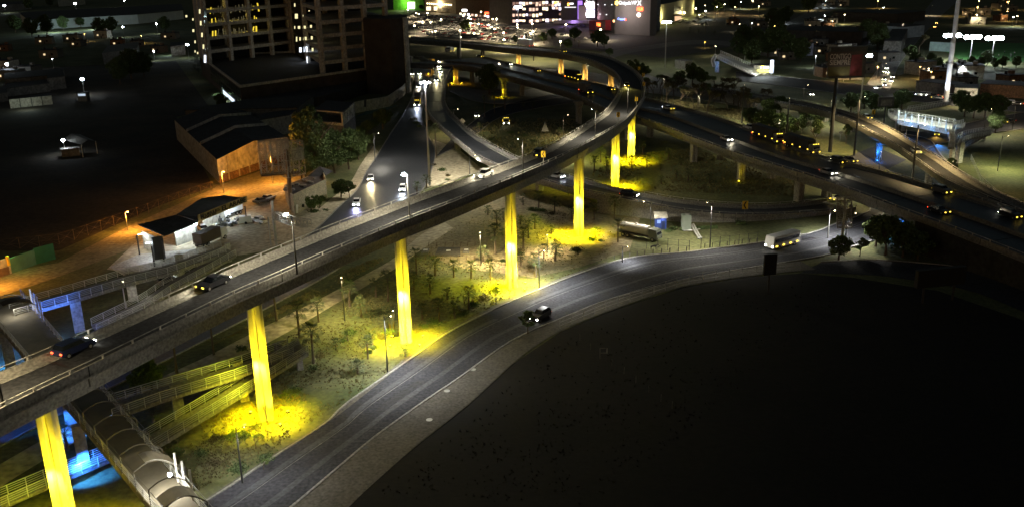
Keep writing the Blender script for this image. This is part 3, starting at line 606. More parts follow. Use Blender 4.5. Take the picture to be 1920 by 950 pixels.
def mk_truck(pm, box, L=9, hm=None, bh=2.6, kind='box', amber=False, cabm=None):
    root = empty('truck', cat='truck'); hm = hm or E_HEAD; tl = GLASS if hm is GLASS else E_RED; w = 2.45; cabm = cabm or pm
    MB().box(0, 0, .85, L, w * .7, .35).build('chassis', DMETAL, root)
    c = [(L / 2 - 2.0, .6), (L / 2 + .1, .6), (L / 2 + .15, 1.5), (L / 2 - .25, 2.7), (L / 2 - 2.0, 2.75)]
    side_prism(MB(), c, w * .96, None, .92).build('cab', cabm, root)
    ws = MB().add([(L / 2 + .135, -.95, 1.62), (L / 2 + .135, .95, 1.62), (L / 2 - .2, .9, 2.5), (L / 2 - .2, -.9, 2.5)], [(0, 1, 2, 3)]).build('windscreen', GLASS, root)
    if kind == 'box': 
        MB().box(-1.15, 0, 1.1 + bh / 2, L - 2.4, w, bh, mt=box).build('cargo_box', box, root)
    elif kind == 'tank':
        MB().tube([(-L / 2, 0, 2.05), (-L / 2 + .15, 0, 2.05), (L / 2 - 2.5, 0, 2.05), (L / 2 - 2.35, 0, 2.05)], [.9, 1.08, 1.08, .9], 18).build('tank', box, root, smooth=False)
        MB().tube([(-1, 0, 3.1), (-1, 0, 3.3)], .3, 10).build('tank_lid', box, root)
    elif kind == 'bus':
        pass
    if amber:
        for s in (-1, 1):
            for k in range(4): MB().box(-L / 2 + .8 + k * (L - 3) / 3, s * (w / 2 + .03), 1.25, .45, .06, .16).build('marker_light', E_YEL, root)
        for k in (-.7, 0, .7): MB().box(L / 2 - .3, k, 2.86, .15, .28, .12).build('roof_light', E_YEL, root)
    wheels(root, (-L / 2 + 1, -L / 2 + 2.2, L / 2 - 1), w, .48, .3); lights_(root, -L / 2 - .02, L / 2 + .12, w, .85, hm, tl, .35)
    return root
def mk_bus(pm, L=10, hm=None, amber=True):
    root = empty('bus', cat='bus'); w = 2.4; hm = hm or E_HEAD
    side_prism(MB(), [(-L / 2, .45), (L / 2, .45), (L / 2 + .05, 1.4), (L / 2 - .2, 2.9), (-L / 2 + .1, 2.9)], w, None, .95).build('body', pm, root)
    MB().box(0, 0, 1.95, L - .9, w * 1.03, .75).build('windows', GLASS, root)
    if amber:
        for s in (-1, 1):
            for k in range(4): MB().box(-L / 2 + 1 + k * (L - 2) / 3, s * (w / 2 + .04), .8, .55, .06, .2).build('marker_light', E_YEL, root)
    wheels(root, (-L / 2 + 1.8, L / 2 - 1.8), w, .46, .3); lights_(root, -L / 2, L / 2 + .02, w, .8, hm, E_RED, .35); return root
PROTO = {}
def beam(root, pw=900, col=(1, .9, .65), x=2.6, z=.7, reach=12):
    o = light('SPOT', (x, 0, z), pw, col, .12, to=(x + reach, 0, -.1), ang=75, blend=.9, parent=root, name='headlight_beam')
def put(key, maker, g, ang, label, flip=False, b=0, bcol=(1, .9, .65), name=None, cat=None, group=None, bx=2.6):
    if key not in PROTO: PROTO[key] = maker(); o = PROTO[key]
    else: o = copy_tree(PROTO[key])
    o.location = tuple(map(float, g)); o.rotation_euler = (0, 0, ang + (pi if flip else 0)); o['label'] = label
    if name: o.name = name
    if cat: o['category'] = cat
    if group: o['group'] = group
    if b: VBEAM.append((o, b, bcol, bx))
    return o
VBEAM = []
def car(px, py, pm, kind, label, br=None, to=None, flip=False, b=0, bcol=(1, .9, .65), hm=None, tm=None, z=.07, group=None):
    if br is not None: g, a, i = on(br, px, py)
    else:
        g = G(px, py, z); q = G(to[0], to[1], z); a = atan2(q[1] - g[1], q[0] - g[0])
    key = (pm.name, kind, (hm or E_HEAD).name, (tm or E_RED).name)
    if kind in ('sedan', 'hatch', 'suv', 'pickup'):
        nm = {'pickup': 'pickup_truck'}.get(kind, 'car')
        return put(key, lambda: mk_car(pm, kind, hm, tm), g, a, label, flip, b, bcol, nm, 'pickup' if kind == 'pickup' else 'car', group)
E_OFF = GLASS; HB = E_HEADB; BC_ = (.7, .8, 1)
car(695, 337, PW, 'sedan', 'white car with warm headlights, uppermost of three on the frontage road', to=(691, 365), b=5200, bcol=(1, .8, .4))
car(755, 357, PW, 'hatch', 'white car with cold headlights, nearest the bright flyover lamp', to=(748, 380), b=2500, bcol=BC_, hm=HB)
car(669, 384, PW, 'pickup', 'white pickup with cold headlights close to the flyover on the frontage road', to=(664, 402), b=1800, bcol=(.5, .5, 1), hm=HB)
car(907, 332, PW, 'sedan', 'white car driving down the flyover, in the middle of the picture', fly, flip=True, b=500)
car(1008, 293, PB, 'hatch', 'black car on the flyover between two lamp poles', fly, flip=True, hm=E_YEL)
car(140, 660, PD, 'hatch', 'dark blue car with a red tail light at the lower end of the flyover', fly, tm=E_RED)
car(400, 537, PB, 'sedan', 'black car with a yellow and a white light above the second lit column', fly, flip=True, b=400, hm=E_YEL, tm=E_HEAD)
car(1175, 163, PY, 'sedan', 'yellow taxi with glowing headlights on the flyover bend', fly, flip=True, b=1300, bcol=(1, .85, .2), hm=E_YEL)
car(1056, 99, PB, 'sedan', 'small dark car with yellow lights on the far arm of the flyover', fly, hm=E_YEL, tm=E_YEL)
g, a, i = on(fly, 984, 88); put('wbox', lambda: mk_truck(PW, mat('white_trailer', (.8, .82, .85), .6, .04, .4), 13, bh=3.3), g, a, 'white box truck on the far arm of the flyover', name='truck', cat='truck')
# highway
for px, py, pm, kd, lb, fl, hm, tm, bb in ((900, 108, PG, 'sedan', 'grey car with yellow lights on the far end of the highway', False, E_YEL, E_HEAD, 0), (954, 123, PB, 'sedan', 'dark car with white headlights on the highway near the dark tree', False, E_HEAD, E_RED, 300),
        (1007, 135, PG, 'hatch', 'grey car on the highway below the box truck', False, E_YEL, E_RED, 0), (1145, 170, PB, 'sedan', 'dark car on the highway just inside the flyover bend', False, E_YEL, E_YEL, 0), (1253, 206, PW, 'sedan', 'white car on the highway just right of the flyover bend', False, E_YEL, E_HEADB, 300),
        (1405, 243, PW, 'pickup', 'pale pickup on the highway in front of the bare trees', False, E_YEL, E_HEAD, 0), (1362, 264, PS, 'sedan', 'silver car with white headlights on the near lanes above the highway pier', False, E_HEAD, E_RED, 500), (1572, 306, PB, 'suv', 'black car, left one of two side by side on the highway', False, E_YEL, E_HEAD, 0),
        (1592, 304, PB, 'sedan', 'black car, right one of two side by side on the highway', False, E_YEL, E_HEAD, 0), (1552, 327, PS, 'sedan', 'silver car with white headlights below the two black cars', False, E_HEAD, E_RED, 700), (1760, 399, PB, 'sedan', 'dark car with yellow headlights on the near lanes at lower right', False, E_YEL, E_RED, 0),
        (1893, 408, PB, 'suv', 'black car with yellow lights at the right edge of the highway', False, E_YEL, E_HEAD, 0), (1765, 362, PG, 'suv', 'grey van with yellow lights where the merge ramp joins', False, E_YEL, E_YEL, 0)):
    car(px, py, pm, kd, lb, hwy, flip=fl, hm=hm, tm=tm, b=bb)
g, a, i = on(hwy, 843, 98); put('van', lambda: mk_bus(PW, 6, E_YEL, False), g, a, 'bright white van on the far end of the highway', name='van', cat='van')
g, a, i = on(hwy, 1075, 150); put('dtruck', lambda: mk_truck(PB, mat('black_tarp', (.02, .02, .022), .8), 12, bh=2.9, amber=True, hm=E_YEL), g, a, 'black truck with amber lights on the highway inside the flyover bend', name='truck', cat='truck')
g, a, i = on(hwy, 1098, 175); put('gtruck', lambda: mk_truck(PG, mat('grey_trailer', (.18, .18, .17), .7), 9, bh=2.8, hm=E_YEL), g, a, 'grey box truck with headlights on the near lanes of the highway', name='truck', cat='truck')
for px, py, lb in ((1438, 262, 'dark trailer truck with amber marker lights, left one of two in line'), (1502, 282, 'dark trailer truck with amber marker lights, right one of two in line')):
    g, a, i = on(hwy, px, py); put('semi', lambda: mk_truck(PG, mat('dark_trailer', (.04, .04, .045), .7), 14, bh=2.6, amber=True, hm=E_YEL), g, a, lb, name='truck', cat='truck')
# loop ramp
for px, py, lb in ((822, 117, 'car with glaring headlights, first at the top of the loop ramp'), (823, 127, 'car with glaring headlights, second from the top of the loop ramp'), (826, 137, 'dark car close behind the second on the loop ramp'), (818.5, 153, 'lowest of four cars with headlights on the loop ramp')):
    car(px, py, PG, 'sedan', lb, rampc, b=2600, bcol=(1, .85, .45), hm=E_HEAD)
car(1043, 334, PW, 'hatch', 'white car with bright lights on the loop ramp right of the flyover', rampc, hm=HB, b=400)
car(1180, 369, PB, 'suv', 'black car with one bright headlight on the loop ramp behind the fifth column', rampc, hm=E_HEAD, b=400)
car(1573, 376, PW, 'sedan', 'white taxi on the loop ramp below the highway', rampc, flip=True, hm=E_YEL)
# frontage road, far part
for px, py, lb, bb in ((773, 141, 'car half hidden by the round building with glowing headlights', 1500), (787, 140, 'grey car right of the one half hidden by the round building', 1500), (798, 157, 'car with the brightest cold headlights beside the loop ramp', 4000), (785, 165, 'dark car ahead of the long truck', 900)):
    car(px, py, PG, 'sedan', lb, to=(px - 3, py + 20), b=bb, bcol=BC_ if bb == 4000 else (1, .9, .6), hm=HB if bb == 4000 else E_HEAD)
g = G(783, 196, .07); q = G(777, 228, .07); put('semi2', lambda: mk_truck(PG, mat('dark_trailer', (.04, .04, .045), .7), 15, bh=2.8, amber=True, hm=HB), g, atan2(q[1] - g[1], q[0] - g[0]), 'long dark truck with amber lights and cold headlights on the frontage road', b=3000, bcol=BC_, name='truck', cat='truck', bx=8)
# infield
car(894, 219, PG, 'sedan', 'car with round warm headlights on the infield track', to=(905, 240), hm=E_HEAD)
g = G(949, 233, .07); q = G(953, 262, .07); put('tow', lambda: mk_truck(PG, mat('black_tarp', (.02, .02, .022), .8), 6.5, bh=1.0, hm=E_HEAD, amber=True), g, atan2(q[1] - g[1], q[0] - g[0]), 'small truck with two headlights and a yellow roof light on the infield track', b=300, name='truck', cat='truck')
# service road
g = G(1467, 461, .07); q = G(1500, 452, .07); put('sbus', lambda: mk_bus(PW, 8.5), g, atan2(q[1] - g[1], q[0] - g[0]), 'white minibus with amber marker lights on the service road', flip=True, name='minibus', cat='minibus')
car(1014, 597, PB, 'suv', 'black car with white roof glint behind the small tree on the service road', to=(985, 614))
# right side
car(1757, 254, PY, 'sedan', 'yellow taxi under the blue-lit footbridge', to=(1750, 275), hm=E_YEL, b=1200, bcol=(1, .6, .1))
car(1717, 287, PW, 'sedan', 'white car with yellow headlights on the merge ramp', rampi, hm=E_YEL)
car(1625, 223, PG, 'sedan', 'dark car with yellow lights on the merge ramp near the lamp pole', rampi, hm=E_YEL, tm=E_YEL)
car(1519, 179, PG, 'sedan', 'small car with two headlights above the merge ramp', to=(1530, 184))
car(1893, 231, PB, 'sedan', 'dark car by the round bush at the right', to=(1860, 236), hm=E_YEL)
car(1648, 167, PS, 'sedan', 'silver car turning at the mouth of the side street', to=(1630, 170), hm=HB)
nq = 0
for px, py in ((1664, 138), (1674, 146), (1658, 151), (1671, 154), (1659, 161), (1663, 130)):
    car(px, py, PG, 'sedan', 'car with glaring headlights, %s in the queue at the mouth of the side street' % ORD[nq], to=(px - 7, py + 13), b=1500, bcol=(1, .85, .5), group='cars queueing in the side street'); nq += 1
car(1706, 99, PG, 'sedan', 'lone car with headlights halfway up the side street', to=(1698, 112), b=900)
for k, (px, py) in enumerate(((1753, 52), (1756, 45))): car(px, py, PR, 'sedan', ['nearer', 'farther'][k] + ' of two cars with orange lights at the top of the side street', to=(px - 6, py + 10), hm=E_SOD, tm=E_SOD)
car(1449, 18, PR, 'sedan', 'car with red tail lights beyond the far lot', to=(1470, 2), tm=emi('bright_red_glow', (1, .15, .03), 25))
xs = [1686, 1697, 1708, 1717, 1727, 1738, 1748, 1757, 1768, 1778, 1789, 1799, 1812, 1826, 1840, 1853, 1866, 1880, 1893, 1906]
for k, x in enumerate(xs):
    pm = random.choice([PW, PS, PG, PB]); hm = random.choice([E_HEAD, E_HEAD, E_YEL, HB]); y = 177 + (x - 1686) * .077 + random.choice([0, 3.5])
    car(x, y, pm, random.choice(['sedan', 'hatch', 'suv']), '%s car from the left in the line of traffic on the avenue' % ORD[k], to=(x - 20, y - 1), hm=hm, b=250, group='line of traffic on the avenue')
# workshop yard
car(382, 433, PW, 'sedan', 'white car parked under the end of the workshop sign', to=(392, 441), hm=GLASS, tm=GLASS)
g = G(396, 455, .07); q = G(412, 448, .07); put('flat', lambda: mk_truck(PW, mat('rust_box', (.09, .07, .05), .8), 9, bh=2.2, hm=GLASS, cabm=PW), g, atan2(q[1] - g[1], q[0] - g[0]), 'white-cab truck with a dark stake body in the workshop yard', name='truck', cat='truck')
car(487, 418, PW, 'pickup', 'white pickup parked by the lattice hoarding post', to=(472, 414), hm=GLASS, tm=GLASS)
g = G(433, 405, .07); q = G(422, 409, .07); put('wvan', lambda: mk_truck(PW, PW, 6.5, bh=2.0, hm=GLASS), g, atan2(q[1] - g[1], q[0] - g[0]), 'white delivery truck at the lit end of the workshop', name='truck', cat='truck')
car(491, 380, PG, 'sedan', 'dusty wreck, left one of two between workshop and lattice tower', to=(503, 377), hm=GLASS, tm=GLASS)
car(503, 375, PS, 'sedan', 'dusty wreck, right one of two between workshop and lattice tower', to=(515, 371), hm=GLASS, tm=GLASS)
car(318, 532, PG, 'suv', 'dark car parked under the footbridge ramp', to=(345, 524), hm=GLASS, tm=GLASS)
# tanker truck in the water yard
g = G(1200, 446, .03); q = G(1232, 452, .03); put('tanker', lambda: mk_truck(mat('rust_cab', (.09, .10, .08), .5), mat('tank_paint', (.36, .34, .29), .5, .2, .5), 9.5, hm=GLASS, kind='tank'), g, atan2(q[1] - g[1], q[0] - g[0]), 'old tanker truck parked in the water yard', name='tanker_truck', cat='tanker truck')
for o, b, c_, bx in VBEAM: beam(o, b, c_, bx)
# tail of the car park: rows of small cars
def mini(pm):
    mb = MB(); side_prism(mb, [(-2.2, .25), (2.2, .25), (2.25, .7), (1, .9), (-2.1, .95)], 1.75, pm, .93)
    side_prism(mb, [(-1.6, .92), (.95, .88), (.35, 1.42), (-1.1, 1.44)], 1.6, GLASS, .8); mb.box(-.37, 0, 1.45, 1.3, 1.2, .05, mt=pm)
    mb.box(2.26, .6, .62, .06, .3, .15, mt=CONCL); mb.box(2.26, -.6, .62, .06, .3, .15, mt=CONCL); return mb
minis = {}
for nm, pm in (('white', PW), ('silver', PS), ('black', PB), ('red', PR), ('grey', PG)):
    o = mini(pm).build('parked_car', pm); minis[nm] = o; o.hide_render = False
rows = []
for k, (xa, ya, xb, yb) in enumerate(((772, 27, 905, 39), (772, 31, 960, 47), (772, 36, 985, 53), (775, 41, 990, 58), (780, 46, 1010, 64), (785, 51, 1010, 69), (790, 56, 1000, 74), (795, 61, 985, 77), (800, 66, 960, 79))): rows.append((xa, ya, xb, yb))
first = {k: True for k in minis}; tot = 0
rown = ['row nearest the mall'] + ['%s row from the mall' % ORD[k] for k in range(1, 9)]
for k, (xa, ya, xb, yb) in enumerate(rows):
    A = G(xa, ya); B = G(xb, yb); L = np.hypot(*(B - A)[:2]); n_ = 31; c_ = 0
    a = atan2(B[1] - A[1], B[0] - A[0]) + pi / 2
    for j in range(n_):
        if random.random() < .1: continue
        p = A + (B - A) * (j + random.random() * .5) / n_; nm = random.choice(['white', 'white', 'silver', 'silver', 'black', 'red', 'grey', 'grey'])
        if first[nm]: o = minis[nm]; first[nm] = False
        else: o = minis[nm].copy(); C.objects.link(o)
        o.location = (p[0], p[1], .05); o.rotation_euler.z = a + random.uniform(-.05, .05) + random.choice([0, pi]); tot += 1
        tag(o, '%s parked car, %s from the left in the %s' % (nm, ORD[c_], rown[k]), 'car', 'cars in the mall car park'); c_ += 1
for k, (px, py) in enumerate(((1262, 42), (1272, 44), (1284, 41), (1291, 45), (1301, 42), (1311, 38), (1318, 47), (1322, 34), (1338, 41), (1365, 47), (1375, 48), (1324, 50))):
    o = minis[random.choice(['white', 'silver', 'black', 'grey'])].copy(); C.objects.link(o); g = G(px, py); o.location = (g[0], g[1], .05); o.rotation_euler.z = random.choice([.3, 1.8])
    tag(o, 'parked car, %s from the left beside the long yellow wall' % ORD[k], 'car', 'cars parked beside the yellow wall')
for k, (px, py) in enumerate(((1015, 68), (1028, 66), (1040, 70), (1055, 67), (1070, 72), (1082, 70), (1098, 74), (1110, 73), (1121, 77), (1133, 74))):
    o = minis[random.choice(['white', 'silver', 'black', 'grey'])].copy(); C.objects.link(o); g = G(px, py); o.location = (g[0], g[1], .05); o.rotation_euler.z = random.choice([.3, 1.8])
    tag(o, 'parked car, %s from the left among the trees below the purple screens' % ORD[k], 'car', 'cars among the trees below the mall')
# ================================================================ buildings
def ray(px, py):
    x = (px - 960) / F; y = (py - 475) / F
    x0 = _c * x - _s * y; y0 = _s * x + _c * y
    return FW + R0 * x0 - UP * y0
def onw(px, py, A, B, out=0.06):
    """point where the sight line meets the upright wall through A and B, pushed OUT towards the viewer"""
    d = ray(px, py); t_ = np.array([B[0] - A[0], B[1] - A[1]]); n_ = np.array([-t_[1], t_[0]]); n_ /= np.hypot(*n_)
    t = (n_ @ np.array(A[:2])) / (n_ @ d[:2]); p = np.array([d[0] * t, d[1] * t, CZ + d[2] * t])
    if n_ @ np.array(A[:2]) > 0: n_ = -n_
    p[0] += n_[0] * out; p[1] += n_[1] * out; return p, n_
def wquad(name, pxs, A, B, mt, parent, out=.06, th=.1):
    P_ = [onw(x, y, A, B, out) for x, y in pxs]; n_ = P_[0][1]; f = [p for p, _ in P_]; k = len(f)
    bk = [np.array([p[0] - n_[0] * th, p[1] - n_[1] * th, p[2]]) for p in f]
    return MB().add(f + bk, [tuple(range(k)), tuple(range(k, 2 * k))[::-1]] + [(i, i + k, (i + 1) % k + k, (i + 1) % k) for i in range(k)]).build(name, mt, parent)
def wrect(name, x0, y0, x1, y1, A, B, mt, parent, out=.06, th=.1): return wquad(name, [(x0, y0), (x1, y0), (x1, y1), (x0, y1)], A, B, mt, parent, out, th)
def text(name, s, px, py, hpx, A, B, mt, parent, out=.25, wpx=None, ext=.05, tilt=False):
    p, n_ = onw(px, py, A, B, out); q, _ = onw(px, py + hpx, A, B, out); size = abs(p[2] - q[2])
    cu = bpy.data.curves.new(name, 'FONT'); cu.body = s; cu.size = size * 1.35; cu.align_x = 'LEFT'; cu.align_y = 'BOTTOM'; cu.extrude = ext; cu.offset = size * .015
    o = bpy.data.objects.new(name, cu); C.objects.link(o); bpy.context.view_layer.update()
    me = bpy.data.meshes.new_from_object(o.evaluated_get(bpy.context.evaluated_depsgraph_get())); bpy.data.objects.remove(o)
    me.materials.clear(); me.materials.append(mt); o = bpy.data.objects.new(name, me); C.objects.link(o); o.parent = parent
    v = np.array([w.co for w in me.vertices]); x0, x1 = v[:, 0].min(), v[:, 0].max(); sx = 1
    if wpx: r_, _ = onw(px + wpx, py, A, B, out); sx = hypot(r_[0] - p[0], r_[1] - p[1]) / max(.01, x1 - x0)
    for w in me.vertices: w.co.x *= sx
    xd = Vector((-n_[1], n_[0], 0)); 
    if xd.x < 0: xd = -xd
    M = Matrix((( xd.x, 0, n_[0], p[0]), (xd.y, 0, n_[1], p[1]), (0, 1, 0, q[2]), (0, 0, 0, 1)))
    o.matrix_parent_inverse = parent.matrix_world.inverted() if parent.location.length == 0 else Matrix.Identity(4)
    o.matrix_world = M; return o
def block(name, label, foot, h, mt, cat='building', z0=0, roof=ROOFD, par=.0, root=None):
    root = root or empty(name, label=label, cat=cat)
    MB().prism([(p[0], p[1]) for p in foot], z0 - .2 if z0 == 0 else z0, z0 + h).build('walls', mt, root)
    c = np.mean([p[:2] for p in foot], axis=0)
    f2 = [c + (np.array(p[:2]) - c) * 1.015 for p in foot]
    MB().prism(f2, z0 + h + .003, z0 + h + .25).build('roof', roof, root)
    if par:
        mb = MB(); n_ = len(foot)
        for i in range(n_): mb.bar((*f2[i], z0 + h + .25 + par / 2), (*f2[(i + 1) % n_], z0 + h + .25 + par / 2), .25, par)
        mb.build('roof_parapet', mt, root)
    return root
def quad4(A, B, depth):
    A = np.array(A[:2]); B = np.array(B[:2]); d = B - A; d = d / np.hypot(*d); n_ = np.array([-d[1], d[0]])
    if n_[1] < 0: n_ = -n_
    return [A, B, B + n_ * depth, A + n_ * depth]
TCON = mat('tower_concrete', (.42, .41, .38), .9, .2, .2, fine=1)
# --- tower with podium
tw = empty('unfinished_tower', label='tall unfinished concrete frame tower on a dark podium, upper left of centre', cat='tower')
zp = 10.0
Pf = G(451, 165.6, zp)[:2]; Ta = G(392, 120.5, zp)[:2]; Tb = G(548, 99.6, zp)[:2]; Tr = G(731, 126, zp)[:2]; T2 = G(604, 141, zp)[:2]
dl = (Ta - Pf) / np.hypot(*(Ta - Pf)); Tbk = Ta + dl * 42
podf = [Pf, Tr, Tr + np.array([-30, 90]), Tbk]
MB().prism(podf, -.2, zp).build('podium', mat('podium_wall', (.07, .055, .045), .9, .3, .3), tw)
MB().prism([p * 1.0 for p in podf], zp + .003, zp + .2).build('podium_roof', ROOFD, tw)
mb = MB()
for i in range(4):
    a, b_ = podf[i], podf[(i + 1) % 4]; mb.bar((*a, zp + .7), (*b_, zp + .7), .5, 1.1)
mb.build('podium_parapet', TCON, tw)
# window bands of the podium's left side
nrm = np.array([-dl[1], dl[0]]); nrm = nrm if nrm @ Pf > 0 and False else (nrm if (nrm @ -Pf) > 0 else -nrm)
if nrm[0] > 0: nrm = -nrm
for z0, z1 in ((2.9, 5.6), (6.4, 9.3)):
    for k in range(14):
        a = Pf + dl * (1.5 + k * 7.4) + nrm * .08; b_ = Pf + dl * (1.5 + k * 7.4 + 6.2) + nrm * .08
        MB().add([(*a, z0), (*b_, z0), (*b_, z1), (*a, z1)], [(0, 1, 2, 3)]).build('window', GLASS, tw)
a = Pf + dl * 22 + nrm * .2; b_ = Pf + dl * 60 + nrm * .2
MB().add([(*a, .3), (*b_, .3), (*b_, 2.4), (*a, 2.4)], [(0, 1, 2, 3)]).build('lit_shop_front', emi('lit_interior', (.7, .85, 1), .9), tw)
light('SPOT', (*(Pf + dl * 35 + nrm * 3.5), 3.2), 500, CW, .3, to=(*(Pf + dl * 35 + nrm * 1), 0), ang=140, parent=tw)
light('SPOT', (*(Pf + dl * 62 + nrm * 3.5), 3.5), 700, (.6, 1, .85), .3, to=(*(Pf + dl * 62 + nrm * 1), 0), ang=140, parent=tw)
def frame(A, B, dep, fl, z0, n_f, bays, deps, lbl, leftwall=None):
    A = np.array(A); B = np.array(B); d = (B - A); L = np.hypot(*d); d = d / L; n_ = dep / np.hypot(*dep)
    D = np.hypot(*dep)
    for k in range(n_f):
        z = z0 + fl * (k + 1)
        MB().prism([A, B, B + dep, A + dep], z - 1.7, z).build('floor_slab', TCON, tw)
        for s, t_ in ((A, B), (B, B + dep)):
            pass
    mb_ = []
    for i in range(bays + 1):
        for j in range(deps + 1):
            p = A + d * (L * i / bays) * .985 + d * .6 + n_ * (.8 + (D - 1.6) * j / deps)
            MB().box(p[0], p[1], z0 + fl * n_f / 2, 1.9, 1.9, fl * n_f - .02, atan2(d[1], d[0])).build('column', TCON, tw)
frame(Ta, Tb, (Tbk - Ta) * .9, 6.75, zp + .2, 7, 4, 2, '')
T2l = G(553, 101, zp)[:2]
frame(T2, Tr + (Tr - T2) * -.02, (T2l - T2) * 1.0, 6.0, zp + .2, 8, 3, 2, '')
# dark core behind
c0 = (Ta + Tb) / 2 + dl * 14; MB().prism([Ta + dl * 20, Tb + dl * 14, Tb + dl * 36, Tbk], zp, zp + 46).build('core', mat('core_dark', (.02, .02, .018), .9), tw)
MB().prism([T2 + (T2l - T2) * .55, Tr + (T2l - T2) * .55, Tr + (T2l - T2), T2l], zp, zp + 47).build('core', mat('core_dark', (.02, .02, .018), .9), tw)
MB().prism([Tb, T2l + np.array([0, 2]), T2l + dl * 14, Tb + dl * 14], zp, zp + 47).build('stair_core', TCON, tw)
# solid left side wall
MB().prism([Ta + nrm * .25, Ta, Tbk, Tbk + nrm * .25], zp, zp + 47).build('side_wall', mat('side_wall_grey', (.30, .31, .33), .9, .15, .3), tw)
A2 = Ta + nrm * .25; B2 = Tbk + nrm * .25; WG = emi('lit_window', (1, .88, .45), .8); WB = emi('cold_lit_window', (.8, .88, 1), 1.6)
for px, py, w, h, m_ in ((374.7, 22, 2.5, 8, WG), (376.6, 44, 2.5, 8, WG), (379, 66, 2.5, 8, WG), (381.7, 88, 2.5, 8, WG), (384.7, 111, 3.5, 14, WB), (349.7, 31, 3, 4, WG), (362, 37, 2, 4, WG), (362.7, 58, 3, 5, WG), (366, 79, 2, 5, WG), (370.8, 100, 2, 4, WG), (366, 97, 1.5, 4, WG)):
    wrect('window', px - w / 2, py - h / 2, px + w / 2, py + h / 2, A2, B2, m_, tw, .12)
for px, py, w, h in ((388, 25, 5, 16), (385, 46, 5, 14), (387, 70, 5, 14), (390, 92, 5, 14), (370, 112, 6, 12), (376, 118, 6, 14), (367, 128, 5, 13), (374, 135, 5, 14)): wrect('window', px - w / 2 - 3, py - h / 2, px + w / 2 - 3, py + h / 2, A2, B2, GLASS, tw, .1)
CA, CB = Tb, T2l + np.array([0, 2])
for px, py, w, h, m_ in ((553, 52, 1.5, 5, WG), (561, 52, 4, 5, WG), (570.5, 51.6, 6, 5, WG), (556.5, 74, 2, 9, WG), (563, 73.5, 2.5, 6, WG), (572, 72.7, 6, 6, WG), (563.7, 94, 4, 9, WB), (573.5, 93, 6.5, 10, WB), (575, 115, 4, 16, WB), (553, 10, 2, 6, WG), (556, 31, 5, 9, WG), (568, 30, 1.5, 3, WG)):
    wrect('window', px - w / 2, py - h / 2, px + w / 2, py + h / 2, T2, T2l, m_, tw, .15)
for px, py, w, h in ((583.5, 50, 3, 5), (585, 71.5, 3, 6), (586.5, 93.5, 3, 6), (580, 21, 2, 2)): wrect('window', px - w / 2, py - h / 2, px + w / 2, py + h / 2, T2, T2l, WG, tw, .15)
# glowing strips that imitate yellow reflections in the glazing, three floors
YS = emi('yellow_reflection_glow', (1, .72, .05), .7); YS2 = emi('dim_reflection_glow', (.5, .42, .2), .16)
rnd = random.Random(3); Af = Ta + (Tbk - Ta) * .03; Bf = Tb + (Tbk - Ta) * .03
for (xa, ya, xb, yb, hh) in ((394, 12, 484, 6, 16), (395, 34, 484, 27, 16), (397, 56, 484, 49, 17)):
    for k in range(16):
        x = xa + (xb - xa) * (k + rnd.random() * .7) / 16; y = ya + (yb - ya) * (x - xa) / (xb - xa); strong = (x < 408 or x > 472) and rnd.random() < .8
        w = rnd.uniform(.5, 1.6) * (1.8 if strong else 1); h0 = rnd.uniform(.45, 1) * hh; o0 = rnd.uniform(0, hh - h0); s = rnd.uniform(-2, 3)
        wquad('glowing_reflection', [(x, y + o0), (x + w, y + o0), (x + w + s, y + o0 + h0), (x + s, y + o0 + h0)], Af, Bf, YS if strong else YS2, tw, 0.02, .03)
for x, y in ((400, 10), (440, 28), (478, 52)):
    p, n_ = onw(x, y, Ta, Tb, -4); light('POINT', tuple(p), 260, (1, .75, .15), .3, parent=tw)  # unseen lamps added inside for a warm glow
# round-fronted block on the right of the tower
rb = empty('round_block', label='dark round-fronted concrete block with a pale screen wall, right of the tower', cat='building')
cR = G(735, 172)[:2]; mb = MB()
K0 = G(766, 174)[:2]; pts = []
for k in range(13):
    a = -pi * .06 - (pi * .62) * k / 12; 
cx, cy = K0[0] - 11, K0[1] + 4
arc = [(cx + 11.5 * cos(a), cy + 11.5 * sin(a)) for a in np.linspace(-.36 * pi, .05 * pi, 10)]
foot = [(cx - 8, cy - 6)] + arc + [(cx + 9, cy + 22), (cx - 10, cy + 22)]
MB().prism(foot, -.2, 34).build('walls', mat('round_block_wall', (.045, .04, .035), .9, .3, .2), rb); MB().prism(foot, 34.003, 34.4).build('roof', ROOFD, rb)
scr = [(cx + 12 * cos(a), cy + 12 * sin(a)) for a in np.linspace(-.16 * pi, .06 * pi, 6)]
MB().prism(scr + [(x * 1.0 - (x - cx) * .03, y - (y - cy) * .03) for x, y in scr[::-1]], 0, 34.6).build('screen_wall', WALLW, rb)
